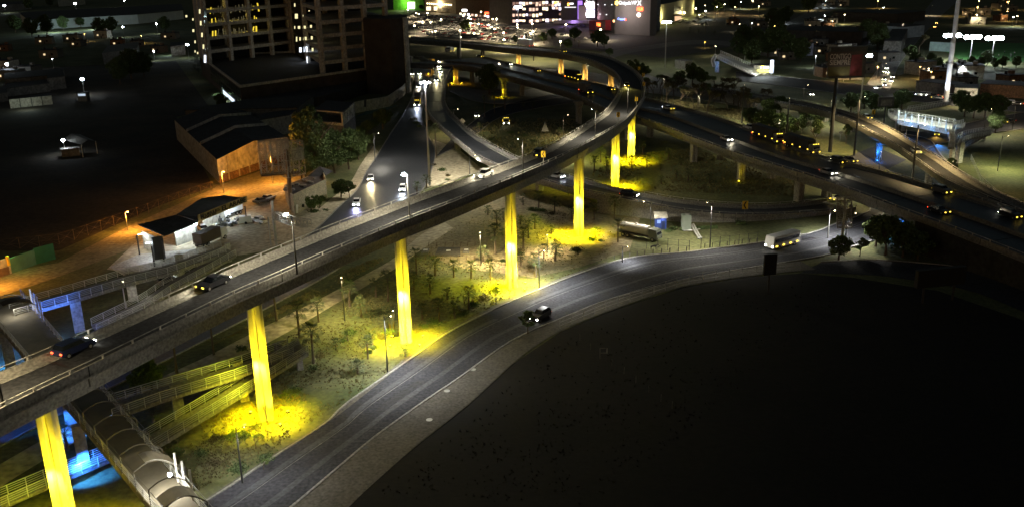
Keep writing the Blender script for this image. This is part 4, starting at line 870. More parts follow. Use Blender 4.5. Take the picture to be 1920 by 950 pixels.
# --- boundary wall and low roofs below the tower
bw = empty('boundary_wall', label='long pale boundary wall with murals beside the frontage road', cat='wall')
wp = [G(*p)[:2] for p in ((664, 213), (728, 201), (757, 180), (768, 165))]
for i in range(3): 
    mb = MB(); mb.bar((*wp[i], 2.3), (*wp[i + 1], 2.3), .35, 4.6).build('wall_section', WALLW, bw)
wrect('gate', 682, 187, 686, 201, wp[0], wp[1], DMETAL, bw, .3); wquad('mural', [(738, 189), (746, 183), (746, 193), (735, 199)], wp[1], wp[2], mat('mural_paint', (.09, .10, .10), .8, .5, .6), bw, .3)
lr = empty('awning_canopy', label='dark green awning along the pale boundary wall', cat='awning')
a, b_ = G(667, 217, 3)[:2], G(728, 204, 3)[:2]; mb = MB(); mb.add([(*a, 2.6), (*b_, 2.6), (b_[0] + 3, b_[1] + 7, 3.4), (a[0] + 3, a[1] + 7, 3.4), (*a, 2.45), (*b_, 2.45), (b_[0] + 3, b_[1] + 7, 3.25), (a[0] + 3, a[1] + 7, 3.25)], [(0, 1, 2, 3), (7, 6, 5, 4), (0, 4, 5, 1), (1, 5, 6, 2), (2, 6, 7, 3), (3, 7, 4, 0)]).build('canopy', mat('green_awning', (.05, .09, .08), .8), lr)
for t in (0, .5, 1): p = a * (1 - t) + b_ * t; MB().bar((*p, 0), (*p, 2.5), .12).build('post', DMETAL, lr)
sh = block('long_shed', 'long dark low roof in front of the podium', [G(450, 222)[:2], G(600, 205)[:2], G(700, 172)[:2], G(590, 165)[:2], G(470, 195)[:2]], 5, mat('shed_wall', (.05, .045, .04), .9))
# --- white house with terrace
wh = empty('white_house', label='white two-storey house with an open terrace and a line drawing on its wall', cat='house')
h0 = G(646, 264)[:2]; h1 = G(668, 243)[:2]; h2 = G(592, 258)[:2]; dn = h1 - h0
MB().prism([h0, h1, h1 + (h2 - h0), h2], -.2, 5.2).build('ground_floor', WALLD, wh)
MB().prism([h0 + (h2 - h0) * .06, h1 + (h2 - h0) * .06, h1, h0], 5.2, 9.6).build('signed_wall', WALLW, wh)
MB().prism([h1, h1 + (h2 - h0), h1 + (h2 - h0) - dn * .12, h1 - dn * .12], 5.2, 9.2).build('back_wall', WALLD, wh)
MB().prism([h0, h1, h1 + (h2 - h0), h2], 9.6, 10.0).build('roof', ROOFD, wh)
MB().bar((*h2, 5.6), (*h0, 5.6), .3, .9).build('balcony_front', WALLW, wh); MB().bar((*h2, 9.7), (*h0, 9.7), .35, .5).build('roof_edge', WALLW, wh); MB().bar((*h2, 5), (*h2, 9.6), .4).build('post', WALLD, wh)
o_ = empty('o'); bpy.data.objects.remove(o_)
mb = MB(); cpt = [onw(651 + 6 * cos(a), 214 + 8 * sin(a), h0, h1, .12)[0] for a in np.linspace(0, 2 * pi, 20)]; mb.tube(cpt, .09, 5); mb.tube([onw(646 + i * 2, 214 - 4 * sin(i * 1.4), h0, h1, .14)[0] for i in range(9)], .08, 5); mb.tube([onw(651, 206, h0, h1, .14)[0], onw(651, 226, h0, h1, .14)[0]], .07, 5)
mb.build('wall_emblem', DMETAL, wh)
wrect('arched_door', 650, 246, 656, 262, h0, h1, DMETAL, wh, .1)
# --- orange-lit warehouse
wa = empty('warehouse', label='long warehouse whose end wall glows orange above a brown base', cat='warehouse')
f1 = G(412, 344.6)[:2]; f2 = G(543, 298)[:2]; hb = 7.0; bl = G(332, 262)[:2]; br = f2 + (bl - f1)
MB().prism([f1, f2, br, bl], -.2, hb).build('walls', mat('warehouse_wall', (.36, .33, .26), .85, .15, .25, fine=.8), wa)
mid = (f1 + f2) / 2; mb_ = (bl + br) / 2
mb = MB(); k1 = 1.0
mb.add([(*f1, hb), (*mid, hb + 2.0), (*f2, hb), (*bl, hb), (*mb_, hb + 2.0), (*br, hb)], [(0, 1, 4, 3), (1, 2, 5, 4)]); mb.build('roof', ROOFD, wa)
MB().add([(*f1, hb), (*f2, hb), (*mid, hb + 2.0)], [(0, 1, 2)]).build('gable', MATS['warehouse_wall'], wa)
for t in (.33, .66):
    a = f1 * (1 - t) + bl * t; b_ = f2 * (1 - t) + br * t; mm = mid * (1 - t) + mb_ * t
    mb = MB(); mb.bar((*a, hb + .4), (*mm, hb + 2.5), .3, .9); mb.bar((*mm, hb + 2.5), (*b_, hb + .4), .3, .9); mb.build('roof_ridge', TCON, wa)
dd = (f2 - f1) / np.hypot(*(f2 - f1)); nn = np.array([dd[1], -dd[0]])
MB().prism([f1 + nn * .12, f2 + nn * .12, f2 + nn * .02, f1 + nn * .02], 0, 2.2).build('brown_base', BRICKM, wa)
for t in (.12, .26, .4, .54, .68, .82): p = f1 * (1 - t) + f2 * t + nn * .2; MB().box(p[0], p[1], hb / 2 + .2, .35, .3, hb, atan2(dd[1], dd[0])).build('pilaster', MATS['warehouse_wall'], wa)
# sloping roof block behind it
block('flat_block', 'dark flat-roofed block behind the warehouse', [G(352, 245)[:2], G(470, 222)[:2], G(590, 214)[:2], G(560, 240)[:2]], 7.5, WALLD)
block('annex_house', 'pale low annex between the warehouse and the big tree', [G(478, 262)[:2], G(545, 250)[:2], G(560, 238)[:2], G(500, 246)[:2]], 6.5, WALLW)
# --- workshop with its fascia sign
ws = empty('workshop', label='open-fronted muffler workshop with dark sheet roofs and a long lettered fascia', cat='workshop')
def slab(name, pxs, z, mt, root, th=.2, zs=None):
    p = [G(x, y, z if zs is None else zs[i]) for i, (x, y) in enumerate(pxs)]; n_ = len(p)
    return MB().add([tuple(q) for q in p] + [(q[0], q[1], q[2] - th) for q in p], [tuple(range(n_)), tuple(range(n_, 2 * n_))[::-1]] + [(i, i + n_, (i + 1) % n_ + n_, (i + 1) % n_) for i in range(n_)]).build(name, mt, root)
slab('roof', [(259, 421), (329.5, 403), (371.6, 416), (308, 442)], 0, ROOFD, ws, zs=[5.2, 6, 5.2, 4.6])
slab('roof', [(331, 402), (378, 371.6), (420, 366), (462, 372), (371, 407)], 0, mat('sheet_roof', (.10, .10, .095), .7, .3, .5), ws, zs=[5.6, 6.4, 6, 5, 4.9])
slab('roof_end', [(331, 402), (371, 407), (371.6, 415.5)], 0, ROOFD, ws, zs=[5.6, 4.9, 5.0])
SA = G(371, 417.5, 4)[:2]; SB = G(464, 380.5, 4)[:2]
wquad('sign_fascia', [(370.5, 403), (462, 367), (463.5, 379), (370.5, 417)], SA, SB, mat('sign_ochre', (.30, .22, .08), .7, .2, .5), ws, .1, .15)
for pr in ((262, 478, 0), (371, 452, 0), (416, 440, 0), (463, 420, 0), (308, 490, 0), (290, 500, 0)):
    g = G(pr[0], pr[1]); MB().bar((g[0], g[1], 0), (g[0], g[1], 4.5), .25).build('post', DMETAL, ws)
a, b_ = G(331, 462)[:2], G(371, 447)[:2]; MB().bar((*a, 2.1), (*b_, 2.1), .2, 4.2).build('back_wall', WALLW, ws)
a, b_ = G(271, 465)[:2], G(300, 478)[:2]; MB().bar((*a, 2.0), (*b_, 2.0), .2, 4.0).build('back_wall', WALLW, ws)
a, b_ = G(380, 428)[:2], G(440, 405)[:2]; MB().bar((*a, 2.1), (*b_, 2.1), .2, 4.2).build('back_wall', WALLW, ws)
g = G(300, 485); MB().box(g[0], g[1], 2.4, 2.2, 1.2, 4.8, .5).build('dark_kiosk', DMETAL, ws)
INK = mat('sign_ink', (.025, .02, .012), .8)
def wtext(s, x, y, h, w): return text('lettering', s, x, y, h, SA, SB, INK, ws, .2, w)
wtext('M', 374, 404.5, 10.5, 6); wtext('UELLES', 382, 402, 5, 29); wtext('OFLES', 382, 407.5, 4.7, 23); wtext('EL ARABE', 414, 389, 9.5, 47)
for x, y, z, pw, m_ in ((338, 463, 3.9, 500, E_WHITE), (370, 452, 4, 650, E_WHITE), (402, 426, 4, 500, E_WHITE), (437, 410, 4, 700, E_WHITE), (268, 470, 3.8, 250, E_WARM), (283, 487, 3.8, 250, E_WHITE)):
    g = G(x, y); MB().box(g[0], g[1], z, 1.0, .16, .1, .5).build('tube_light', m_, ws); light('POINT', (g[0], g[1] - .2, z - .3), pw, CW, .3, parent=ws)
slab('concrete_apron', [(205, 500), (262, 476), (372, 466), (372, 480), (300, 505), (240, 520)], .12, CONCL, ws, .1)
# engines and parts lying about
for k, (px, py) in enumerate(((414, 416), (421, 424), (428, 418), (433, 425), (440, 421), (412, 425), (446, 414), (452, 410))):
    g = G(px, py); o = empty('engine_block', (g[0], g[1], .04), rz=k * .7, label='scrap engine, %s from the left in front of the workshop' % ORD[k], cat='engine', group='scrap engines in the workshop yard')
    MB().box(0, 0, .45, 1.3, .8, .8, .2, taper=.8).build('block', DMETAL, o); MB().tube([(.5, 0, .5), (.9, 0, .5)], .38, 10).build('flywheel', METAL, o); MB().tube([(-.4, .45, .8), (.2, .5, .9), (.5, .45, .6)], .09, 6).build('pipe', METAL, o)
g = G(461, 419); o = empty('box_trailer', (g[0], g[1], .04), rz=.3, label='small white box trailer between engines and the white pickup', cat='trailer'); MB().box(0, 0, 1.1, 3, 1.7, 1.6, taper=.92).build('body', WHITE, o)
for s in (-1, 1): MB().tube([(0, s * .86, .32), (0, s * 1.0, .32)], .32, 10).build('wheel', BLK, o)
MB().bar((1.5, 0, .4), (2.6, 0, .4), .1).build('tow_bar', METAL, o)
# --- brick shell house beside the lattice tower
bh = empty('shell_house', label='roofless block-built house with rubble on top behind the frontage road', cat='house')
q = [G(553, 403)[:2], G(614, 372)[:2], G(606, 350)[:2], G(536, 378)[:2]]
MB().prism(q, -.2, 4.4).build('walls', mat('block_wall', (.30, .27, .19), .9, .2, .6, fine=3), bh)
MB().prism([np.mean(q, axis=0) + (p - np.mean(q, axis=0)) * .92 for p in q], 4.403, 4.45).build('roof', ROOFD, bh)
for i in (0, 1): MB().bar((*q[i], 4.8), (*q[(i + 1) % 4], 4.8), .25, .8).build('roof_parapet', MATS['block_wall'], bh)
wrect('window', 566, 383, 570, 389, q[0], q[1], GLASS, bh); wrect('doorway', 586, 374, 591, 388, q[0], q[1], GLASS, bh); wrect('doorway', 600, 368, 604, 382, q[0], q[1], GLASS, bh); wrect('white_door', 553.5, 384, 557, 400, q[0], q[1], WHITE, bh, .3)
hr = q[1] * .35 + q[2] * .65; MB().add([(*(hr + (-4, -2)), 4.5), (*(hr + (1, -1)), 4.5), (*(hr + (2, 4)), 4.5), (*(hr + (-4, 4)), 4.5), (*(hr + (-1, 1)), 6.6)], [(0, 1, 4), (1, 2, 4), (2, 3, 4), (3, 0, 4)]).build('tarp_roof', ROOFD, bh)
rn = random.Random(5)
for k in range(14):
    p = q[3] * .5 + q[0] * .5 + (q[1] - q[0]) * rn.uniform(.05, .7); MB().ball((p[0] + rn.uniform(-2, 2), p[1] + rn.uniform(-1, 2), 4.7), rn.uniform(.4, .9), 6, sz=.6).build('rubble', WALLD, bh)
# --- walled plot at far left
wl = empty('walled_plot', label='plot wall at the left edge, ochre gate frame fading into a green section', cat='wall')
p0, p1, p2, p3_ = G(-60, 535)[:2], G(22, 512)[:2], G(68, 495)[:2], G(104, 485)[:2]
MB().bar((*p0, 1.7), (*p1, 1.7), .25, 3.4).build('wall_section', WALLW, wl)
MB().bar((*p1, 1.6), (*p2, 1.6), .25, 3.2).build('wall_section', mat('green_wall', (.10, .22, .12), .85, .2, .4), wl); MB().bar((*p2, 1.75), (*p3_, 1.75), .25, 3.5).build('wall_section', mat('dark_green_wall', (.03, .14, .06), .85, .2, .4), wl)
wquad('gate', [(-10, 506), (15, 499), (18, 516), (-10, 524)], p0, p1, RUST, wl, .25)
MB().bar((*(p1 + (-.1, -.3)), 1.8), (*(p1 + (-.1, -.3)), 3.8), .5).build('gate_post', YEL, wl)
g = G(48, 497); light('POINT', (g[0], g[1] - 5, 5), 220, (.25, 1, .3), .4, parent=wl)
# --- dark houses, canopy and warehouse in the upper left
block('warehouse', 'huge dark-roofed warehouse along the top left', [G(60, 57)[:2], G(260, 45)[:2], G(345, 36)[:2], G(340, 22)[:2], G(40, 40)[:2]], 9.5, mat('white_shed_wall', (.5, .55, .55), .8, .1, .2))
for x, y, pw in ((100, 62, 9000), (178, 56, 9000), (140, 60, 2500)): g = G(x, y); light('POINT', (g[0], g[1], 6), pw, (.75, 1, .98), .5, name='warehouse_wall_light')
wq = bpy.data.objects['warehouse.001']; wA, wB = G(60, 57)[:2], G(260, 45)[:2]
wrect('window', 83, 45, 91, 48, wA, wB, GLASS, wq, .3); wrect('window', 83, 51, 91, 55, wA, wB, GLASS, wq, .3)
block('long_roofed_shed', 'dark long roof behind the big warehouse at top left', [G(-60, 26)[:2], G(60, 18)[:2], G(60, 13)[:2], G(-60, 20)[:2]], 9, WALLD)
block('pale_store', 'pale blank store wall behind the glaring lamp at top left', [G(110, 13)[:2], G(160, 9)[:2], G(160, 5)[:2], G(110, 8)[:2]], 10, WALLW)
block('curved_roof_hall', 'dim hall with a pale curved roof edge left of the tower', [G(195, 122)[:2], G(260, 112)[:2], G(262, 98)[:2], G(205, 106)[:2]], 7, WALLD, roof=CONCD)
block('gate_house', 'small pale cube building beside the cold lamp and the tower', [G(322, 106)[:2], G(348, 103)[:2], G(348, 96)[:2], G(322, 98)[:2]], 6.5, WALLW)
g = G(317, 104); light('POINT', (g[0], g[1] - 3, 3), 900, (.7, .95, 1), .3, name='gate_light')
k = 0
for (a_, b2, c2, d2, h_, lb, m_) in (((12, 168), (120, 158), (122, 145), (12, 156), 5, 'long flat-roofed block under the left cold lamp', WALLD), ((15, 182), (95, 172), (92, 165), (15, 172), 4, 'low row of flat roofs between two blocks on the left', WALLD), ((92, 170), (125, 166), (122, 156), (94, 160), 6, 'cube house with a faintly lit wall on the left', WALLD), ((-20, 196), (16, 190), (14, 178), (-20, 184), 4, 'dim house at the left edge', WALLD),
                                   ((40, 192), (98, 184), (96, 178), (38, 186), .6, 'low plinth of the lit yard wall on the left', CONCD)):
    block('flat_house', lb, [G(*a_)[:2], G(*b2)[:2], G(*c2)[:2], G(*d2)[:2]], h_, m_)
lw = empty('lit_yard_wall', label='white yard wall lit from above on the left, below the flat roofs', cat='wall'); A_, B_ = G(20, 204)[:2], G(99, 196)[:2]
MB().bar((*A_, 2), (*B_, 2), .3, 4).build('wall_section', WALLW, lw); g = G(58, 205); light('POINT', (g[0], g[1] - 3, 4.2), 700, (.8, 1, .9), .3, parent=lw)
for x in (38, 60, 80): p, n_ = onw(x, 197, A_, B_, .3); MB().bar((p[0], p[1], 0), (p[0], p[1], 4.2), .2).build('post', DMETAL, lw)
g = G(158, 190); o = empty('site_hut', (g[0], g[1], 0), label='small dark hut with a lit white panel below the right cold lamp', cat='hut'); MB().box(0, 0, 2, 4.5, 3, 4).build('walls', DMETAL, o); MB().box(0, 0, 4.1, 4.8, 3.3, .2).build('roof', ROOFD, o); MB().box(0, -1.55, 3.1, 3.4, .05, 1.0).build('panel', emi('panel_light', (.7, .85, 1), .5), o)
# gabled canopy
cn = empty('gabled_canopy', label='small pale gabled canopy on thin posts beside a cold lamp in the dark lot', cat='canopy')
c_ = [G(118, 262, 4.2), G(152, 272, 4.2), G(179, 265, 4.2), G(150, 252, 4.2)]; rm = [(c_[1] + c_[2]) / 2, (c_[0] + c_[3]) / 2]
MB().add([tuple(c_[0]), tuple(c_[1]), (rm[0][0], rm[0][1], 5.3), (rm[1][0], rm[1][1], 5.3), tuple(c_[2]), tuple(c_[3])], [(0, 1, 2, 3), (3, 2, 4, 5)]).build('roof', CONCD, cn)
for p in c_: MB().bar((p[0], p[1], 0), (p[0], p[1], 4.2), .16).build('post', WHITE, cn)
g = G(133, 292); o = empty('low_shed', (g[0], g[1], 0), rz=.5, label='low brick shed with two white roof lights in front of the canopy', cat='shed'); MB().box(0, 0, 1.2, 5.5, 4, 2.4).build('walls', WALLD, o); MB().box(0, 0, 2.45, 5.8, 4.3, .1).build('roof', PAVE, o)
for x in (-1.2, 1.2): MB().box(x, -1, 2.55, 1.2, .8, .08).build('roof_light', WHITE, o)

# ================================================================ the mall
mall = empty('shopping_mall', label='lit shopping mall with purple screens and large cinema lettering', cat='shopping mall')
M0 = G(960, 54)[:2]; M1 = G(1215, 66)[:2]
fd_ = quad4(G(1152, 64)[:2], G(1218, 68)[:2], 8)
CA_, CB_ = fd_[0], fd_[1]
MGREY = mat('mall_grey', (.22, .2, .19), .8, .1, .1)
MB().prism(fd_, -.2, 29).build('cinema_block', MGREY, mall)
f3 = quad4(G(1120, 56)[:2], G(1152, 62)[:2], 40); MB().prism(f3, -.2, 27).build('grey_block', mat('mall_blue_grey', (.18, .2, .22), .8), mall)
f4 = quad4(G(1052, 44)[:2], G(1120, 52)[:2], 40); MB().prism(f4, -.2, 27).build('screen_block', mat('mall_dark', (.07, .06, .06), .8), mall)
f5 = quad4(G(960, 48)[:2], G(1054, 42)[:2], 40); MB().prism(f5, -.2, 26).build('glass_block', mat('mall_dark', (.07, .06, .06), .8), mall)
f6 = quad4(G(855, 27)[:2], G(962, 40)[:2], 40); MB().prism(f6, -.2, 20).build('brown_block', BRICKM, mall)
# lit shop floors: warm glass panes in the glass block
SH = [emi('shop_light_a', (1, .8, .5), 1.6), emi('shop_light_b', (1, .62, .45), .9), emi('shop_light_c', (.95, .85, 1), 2.2), emi('shop_light_d', (.5, .28, .2), .45)]
rn = random.Random(11)
for r_, (y0, hh) in enumerate(((3, 7), (14, 7), (25, 7), (36, 6))):
    for k in range(15):
        x = 961 + k * 6.2
        if x > 1018 and r_ in (2,) and rn.random() < .5: continue
        if rn.random() < .12: continue
        y = y0 + (1.5 if k < 8 else 0); wrect('shop_window', x, y, x + rn.uniform(3.5, 5.8), y + hh * rn.uniform(.5, 1), f5[0], f5[1], rn.choice(SH), mall, .2)
for k in range(8):
    x = 1004 + k * 6; wrect('shop_window', x, 6 + rn.random() * 3, x + 4, 11 + rn.random() * 3, f5[0], f5[1], rn.choice(SH), mall, .3)
# brown block lights
for k in range(13): wrect('shop_window', 862 + k * 7.3, 24.5 + k * .7, 866 + k * 7.3, 28.5 + k * .7, f6[0], f6[1], rn.choice(SH), mall, .25)
wrect('shop_sign', 909, 23, 917, 27, f6[0], f6[1], emi('red_sign', (1, .1, .03), 3), mall, .4); wrect('shop_sign', 928, 25.5, 935, 27.5, f6[0], f6[1], emi('green_sign', (.05, 1, .35), 2), mall, .4)
wrect('shop_sign', 923, 31, 942, 33.5, f6[0], f6[1], emi('violet_sign', (.8, .7, 1), 4), mall, .4); wrect('shop_sign', 945, 33, 956, 35.5, f6[0], f6[1], emi('violet_sign', (.8, .7, 1), 4), mall, .4); wrect('shop_sign', 867, 18, 876, 22, f6[0], f6[1], emi('white_sign', (1, 1, 1), 5), mall, .4)
# purple screens
PU = emi('violet_panel', (.42, .2, 1), 1.0); PK = emi('pink_screen', (1, .62, .72), 2.0); PW2 = emi('pale_screen', (.85, .7, 1), 2.6)
wrect('violet_side_panel', 1084, 2, 1093, 37, f4[0], f4[1], PU, mall, .4); wrect('screen_frame', 1093, -2, 1118, 37, f4[0], f4[1], mat('mall_dark', (.07, .06, .06), .8), mall, .5)
wrect('screen', 1097, 6, 1116, 17, f4[0], f4[1], PK, mall, .7); wrect('screen', 1097, 20, 1116, 33.5, f4[0], f4[1], PW2, mall, .7); wrect('screen', 1098, 17, 1116, 19.5, f4[0], f4[1], emi('blue_bar', (.2, .2, 1), 3), mall, .7)
for x, y in ((1101, 11), (1111, 11), (1101, 27), (1112, 27)): wrect('screen_picture', x - 2, y - 3, x + 2, y + 3, f4[0], f4[1], emi('screen_glow', (1, .85, .9), 5), mall, .9)
SGN = emi('sign_white', (1, 1, 1), 1.6)
text('sign_lettering', 'Cinépolis', 1100, 2, 5, f4[0], f4[1], SGN, mall, .9, 16)
text('sign_lettering', 'Cinépolis', 1161, 3.5, 7, CA_, CB_, SGN, mall, .6, 23); text('sign_lettering', 'VIP', 1185, 3.5, 7, CA_, CB_, SGN, mall, .6, 10); text('sign_lettering', 'X', 1196, 3.5, 9.5, CA_, CB_, SGN, mall, .6, 8)
text('sign_lettering', 'H&M', 1195, 15, 8, CA_, CB_, emi('red_letters', (1, .12, .02), 5), mall, .6, 11)
for x, y in ((1157, 6),): 
    for k in range(5): a = k * 2 * pi / 5; wrect('star_ray', x - 1 + 2.2 * cos(a), y - 1.2 + 2.8 * sin(a), x + 1.2 + 2.2 * cos(a), y + 1.2 + 2.8 * sin(a), CA_, CB_, emi('star_yellow', (1, .7, .1), 6), mall, .6)
dc = [onw(1198.5 + 3.4 * cos(a), 28.5 + 3.9 * sin(a), CA_, CB_, .7)[0] for a in np.linspace(0, 2 * pi, 14)[:-1]]; MB().add(dc, [tuple(range(13))]).build('round_sign', emi('round_sign_light', (1, .75, .6), 5), mall)
text('sign_lettering', 'Coppel', 1159, 34.5, 4, CA_, CB_, emi('blue_letters', (.15, .25, 1), 4), mall, .6, 13); wrect('sign_mark', 1172.5, 35.5, 1174.5, 39, CA_, CB_, E_RED, mall, .6); wrect('sign_mark', 1150.5, 38, 1154, 42, f3[0], f3[1], emi('orange_mark', (1, .45, .15), 3), mall, .6)
text('sign_lettering', 'Sears', 1037, -1, 0.1 + 4, f5[0], f5[1], emi('orange_letters', (1, .3, .05), 3), mall, .6, 8) if False else None
wrect('shop_sign', 1037, 4, 1045, 7.5, f5[0], f5[1], emi('orange_letters', (1, .35, .05), 4), mall, .6); wrect('shop_sign', 1065, 6, 1068, 11.5, f4[0], f4[1], emi('orange_letters', (1, .35, .05), 4), mall, .6); wrect('shop_sign', 1069, 6, 1076, 9, f4[0], f4[1], SGN, mall, .6); text('sign_lettering', 'Telcel', 1060, 13, 3, f4[0], f4[1], SGN, mall, .6, 22) if False else wrect('shop_sign', 1060, 13.3, 1081, 15, f4[0], f4[1], emi('dim_sign', (.8, .8, .8), 1), mall, .6)
for x, y in ((1122, 9), (1135, 9.5), (1148, 9.5), (1126, 27), (1138, 28)): wrect('wall_light', x - 1, y - .6, x + 1, y + .6, f3[0], f3[1], SGN, mall, .5)
wrect('red_entrance', 1117, 38, 1148, 57, f3[0], f3[1], mat('red_wall', (.30, .03, .04), .8), mall, 6, 5); wrect('pink_wall', 1130, 40, 1148, 57, f3[0], f3[1], mat('pink_wall', (.35, .2, .2), .8), mall, 6.4, .3)
text('sign_lettering', 'H&M', 1132.5, 43.5, 6.5, f3[0], f3[1], emi('red_letters', (1, .12, .02), 5), mall, 6.6, 7)
wrect('white_canopy', 1052, 38, 1117, 44, f4[0], f4[1], mat('canopy_white', (.5, .45, .45), .8), mall, 8, 8); wrect('canopy_base', 1062, 44, 1117, 54, f4[0], f4[1], mat('mall_grey', (.22, .2, .19), .8), mall, 4, 4)
for x in (1066, 1090): wrect('shop_window', x, 46, x + 16, 53, f4[0], f4[1], GLASS, mall, 4.3)
for x, y, pw, c__ in ((1140, 30, 3000, (1, .5, .6)), (1090, 40, 3000, (.5, .3, 1)), (1180, 20, 8000, (1, .85, .8)), (1000, 42, 4000, (1, .65, .5)), (1050, 45, 3000, (1, .7, .8))):
    p, n_ = onw(x, y, CA_ if x > 1150 else f4[0], CB_ if x > 1150 else f4[1], 14); light('POINT', tuple(p), pw, c__, .5, parent=mall)
# long yellow-lit store
yw = empty('yellow_store', label='long blank store wall washed yellow by wall lamps, right of the cinema', cat='store')
y0_ = G(1222, 53)[:2]; y1_ = G(1301, 29)[:2]; d_ = y1_ - y0_
MB().prism([y0_, y1_, y1_ + (-60, 40), y0_ + (-60, 40)], -.2, 17.5).build('walls', mat('store_wall', (.42, .40, .26), .85, .1, .1), yw); MB().prism([y0_, y1_, y1_ + (-60, 40), y0_ + (-60, 40)], 17.503, 18).build('roof', ROOFD, yw)
YW_A, YW_B = y0_, y1_; wrect('entrance', 1265, 31, 1277, 42, YW_A, YW_B, emi('entrance_glow', (1, .6, .35), .7), yw, .3); wrect('dark_panel', 1263, 13, 1277, 27, YW_A, YW_B, DMETAL, yw, .3); wrect('canopy', 1262, 28, 1278, 30.5, YW_A, YW_B, RUST, yw, 2, 2)
for x, y, m_ in ((1278.7, 24.5, 5000), (1305.6 - 5, 16.6, 5000), (1240, 30, 3500), (1226, 50, 1500)):
    p, n_ = onw(x, y, YW_A, YW_B, 2.2); 
    if y < 27 : MB().ball(tuple(p), .8, 8).build('wall_lamp', E_WARM, yw)
    light('POINT', (p[0] + n_[0], p[1] + n_[1], p[2]), m_, (1, .88, .4), .4, parent=yw)
MB().prism(quad4(G(1212, 62)[:2], G(1224, 56)[:2], 6), -.2, 22).build('side_block', mat('store_wall', (.42, .40, .26), .85), yw); wrect('lit_door', 1211, 49, 1216, 57, G(1208, 64)[:2], G(1222, 60)[:2], emi('door_glow', (1, .75, .4), 1.5), yw, .4)
# beige and green stores on the left of the mall
bs = empty('beige_store', label='beige store with a row of warm lights under its roof edge', cat='store'); q_ = quad4(G(797, 23)[:2], G(856, 26)[:2], 50); MB().prism(q_, -.2, 20).build('walls', mat('beige_wall', (.4, .34, .25), .85), bs)
for k in range(12): wrect('eave_light', 801 + k * 4, 6 + k * .25, 803 + k * 4, 8 + k * .25, q_[0], q_[1], emi('eave_glow', (1, .8, .4), 7), bs, .5)
p, n_ = onw(825, 8, q_[0], q_[1], 3); light('POINT', tuple(p), 9000, (1, .75, .4), .5, parent=bs)
for x0, x1 in ((800, 808), (814, 820)): wrect('shop_window', x0, 13, x1, 20, q_[0], q_[1], SH[0], bs, .4)
wrect('shutter', 822, 15, 840, 23, q_[0], q_[1], WALLD, bs, .4)
gs = empty('green_store', label='green-lit store with a glowing white doorway, left of the beige one', cat='store'); q_ = quad4(G(738, 19)[:2], G(795, 20)[:2], 50); MB().prism(q_, -.2, 16).build('walls', mat('green_store_wall', (.12, .34, .05), .85), gs); wrect('doorway', 765, 4.5, 778, 17, q_[0], q_[1], emi('doorway_glow', (1, .95, .75), 3), gs, .5)
p, n_ = onw(760, 5, q_[0], q_[1], 8); light('POINT', tuple(p), 7000, (.6, 1, .25), .5, parent=gs)
# buildings on the right
def simple(name, lb, a, b_, dep, h, mt, **k): return block(name, lb, quad4(G(*a)[:2], G(*b_)[:2], dep), h, mt, **k)
o = simple('blue_shed', 'blue-grey shed with two lit squares, upper right', (1632, 69), (1692, 73), 25, 8, mat('blue_shed_wall', (.3, .36, .4), .8)); A_, B_ = G(1632, 69)[:2], G(1692, 73)[:2]
for x, y, s in ((1643, 63, 2), (1660, 64, 1.6), (1631, 66, 1)): wrect('lit_square', x - s, y - s, x + s, y + s, A_, B_, emi('lit_square', (.7, .95, 1), 4), o, .3)
light('POINT', (*(G(1655, 80)[:2]), 6), 1200, CW, .4, name='shed_light')
simple('long_dark_hall', 'long dark hall behind the big billboard', (1462, 82), (1615, 88), 40, 9, mat('hall_wall', (.06, .055, .05), .9)); simple('pale_gable_house', 'bluish pale house wall among dark trees left of the billboard', (1470, 104), (1496, 107), 12, 7, mat('bluish_wall', (.2, .21, .26), .9))
simple('dark_hall', 'dark hall at the top, above the blue-grey shed', (1560, 40), (1680, 45), 50, 8, mat('hall_wall', (.06, .055, .05), .9)); simple('street_building', 'narrow pale building at the corner of the side street', (1688, 100), (1700, 75), 10, 7, WALLD)
o = simple('cream_store', 'cream roadside store with a painted sign, right of the great white mast', (1787, 190), (1830, 192), 12, 5.5, WALLW); A_, B_ = G(1787, 190)[:2], G(1830, 192)[:2]
text('lettering', 'Lonchería', 1797, 170, 6, A_, B_, INK, o, .3, 30); light('POINT', (*(G(1812, 200)[:2]), 5), 3500, WM, .3, name='store_light'); light('POINT', (*(G(1829, 199)[:2]), 3), 900, (1, 1, .9), .3, name='store_light')
simple('long_wall_building', 'long low building behind the line of traffic on the avenue', (1716, 172), (1786, 180), 10, 4.5, WALLD)
simple('right_low_building', 'dark low building at the far right above the avenue', (1836, 180), (1930, 186), 14, 5, BRICKM)
simple('pitch_wall', 'pale green wall at the end of the floodlit pitch', (1742, 96), (1786, 98), 1, 5.5, mat('pitch_wall_green', (.3, .42, .38), .8), cat='wall')
o = simple('petrol_kiosk', 'glaring petrol kiosk beside the dark trees right of the grey footbridge', (1412, 139), (1436, 141), 8, 4.5, WALLW); A_, B_ = G(1412, 139)[:2], G(1436, 141)[:2]
wrect('lit_sign', 1427, 125, 1442, 129, A_, B_, emi('kiosk_white', (.95, 1, .8), 5), o, .3); wrect('lit_sign', 1418, 132, 1443, 136, A_, B_, emi('kiosk_yellow', (1, .9, .1), 3), o, .4); wrect('lit_sign', 1428, 124, 1433, 130, A_, B_, emi('kiosk_yellow', (1, .9, .1), 3), o, .5)
light('POINT', (*(G(1430, 146)[:2]), 4.5), 4500, (.9, 1, .95), .4, name='kiosk_light')
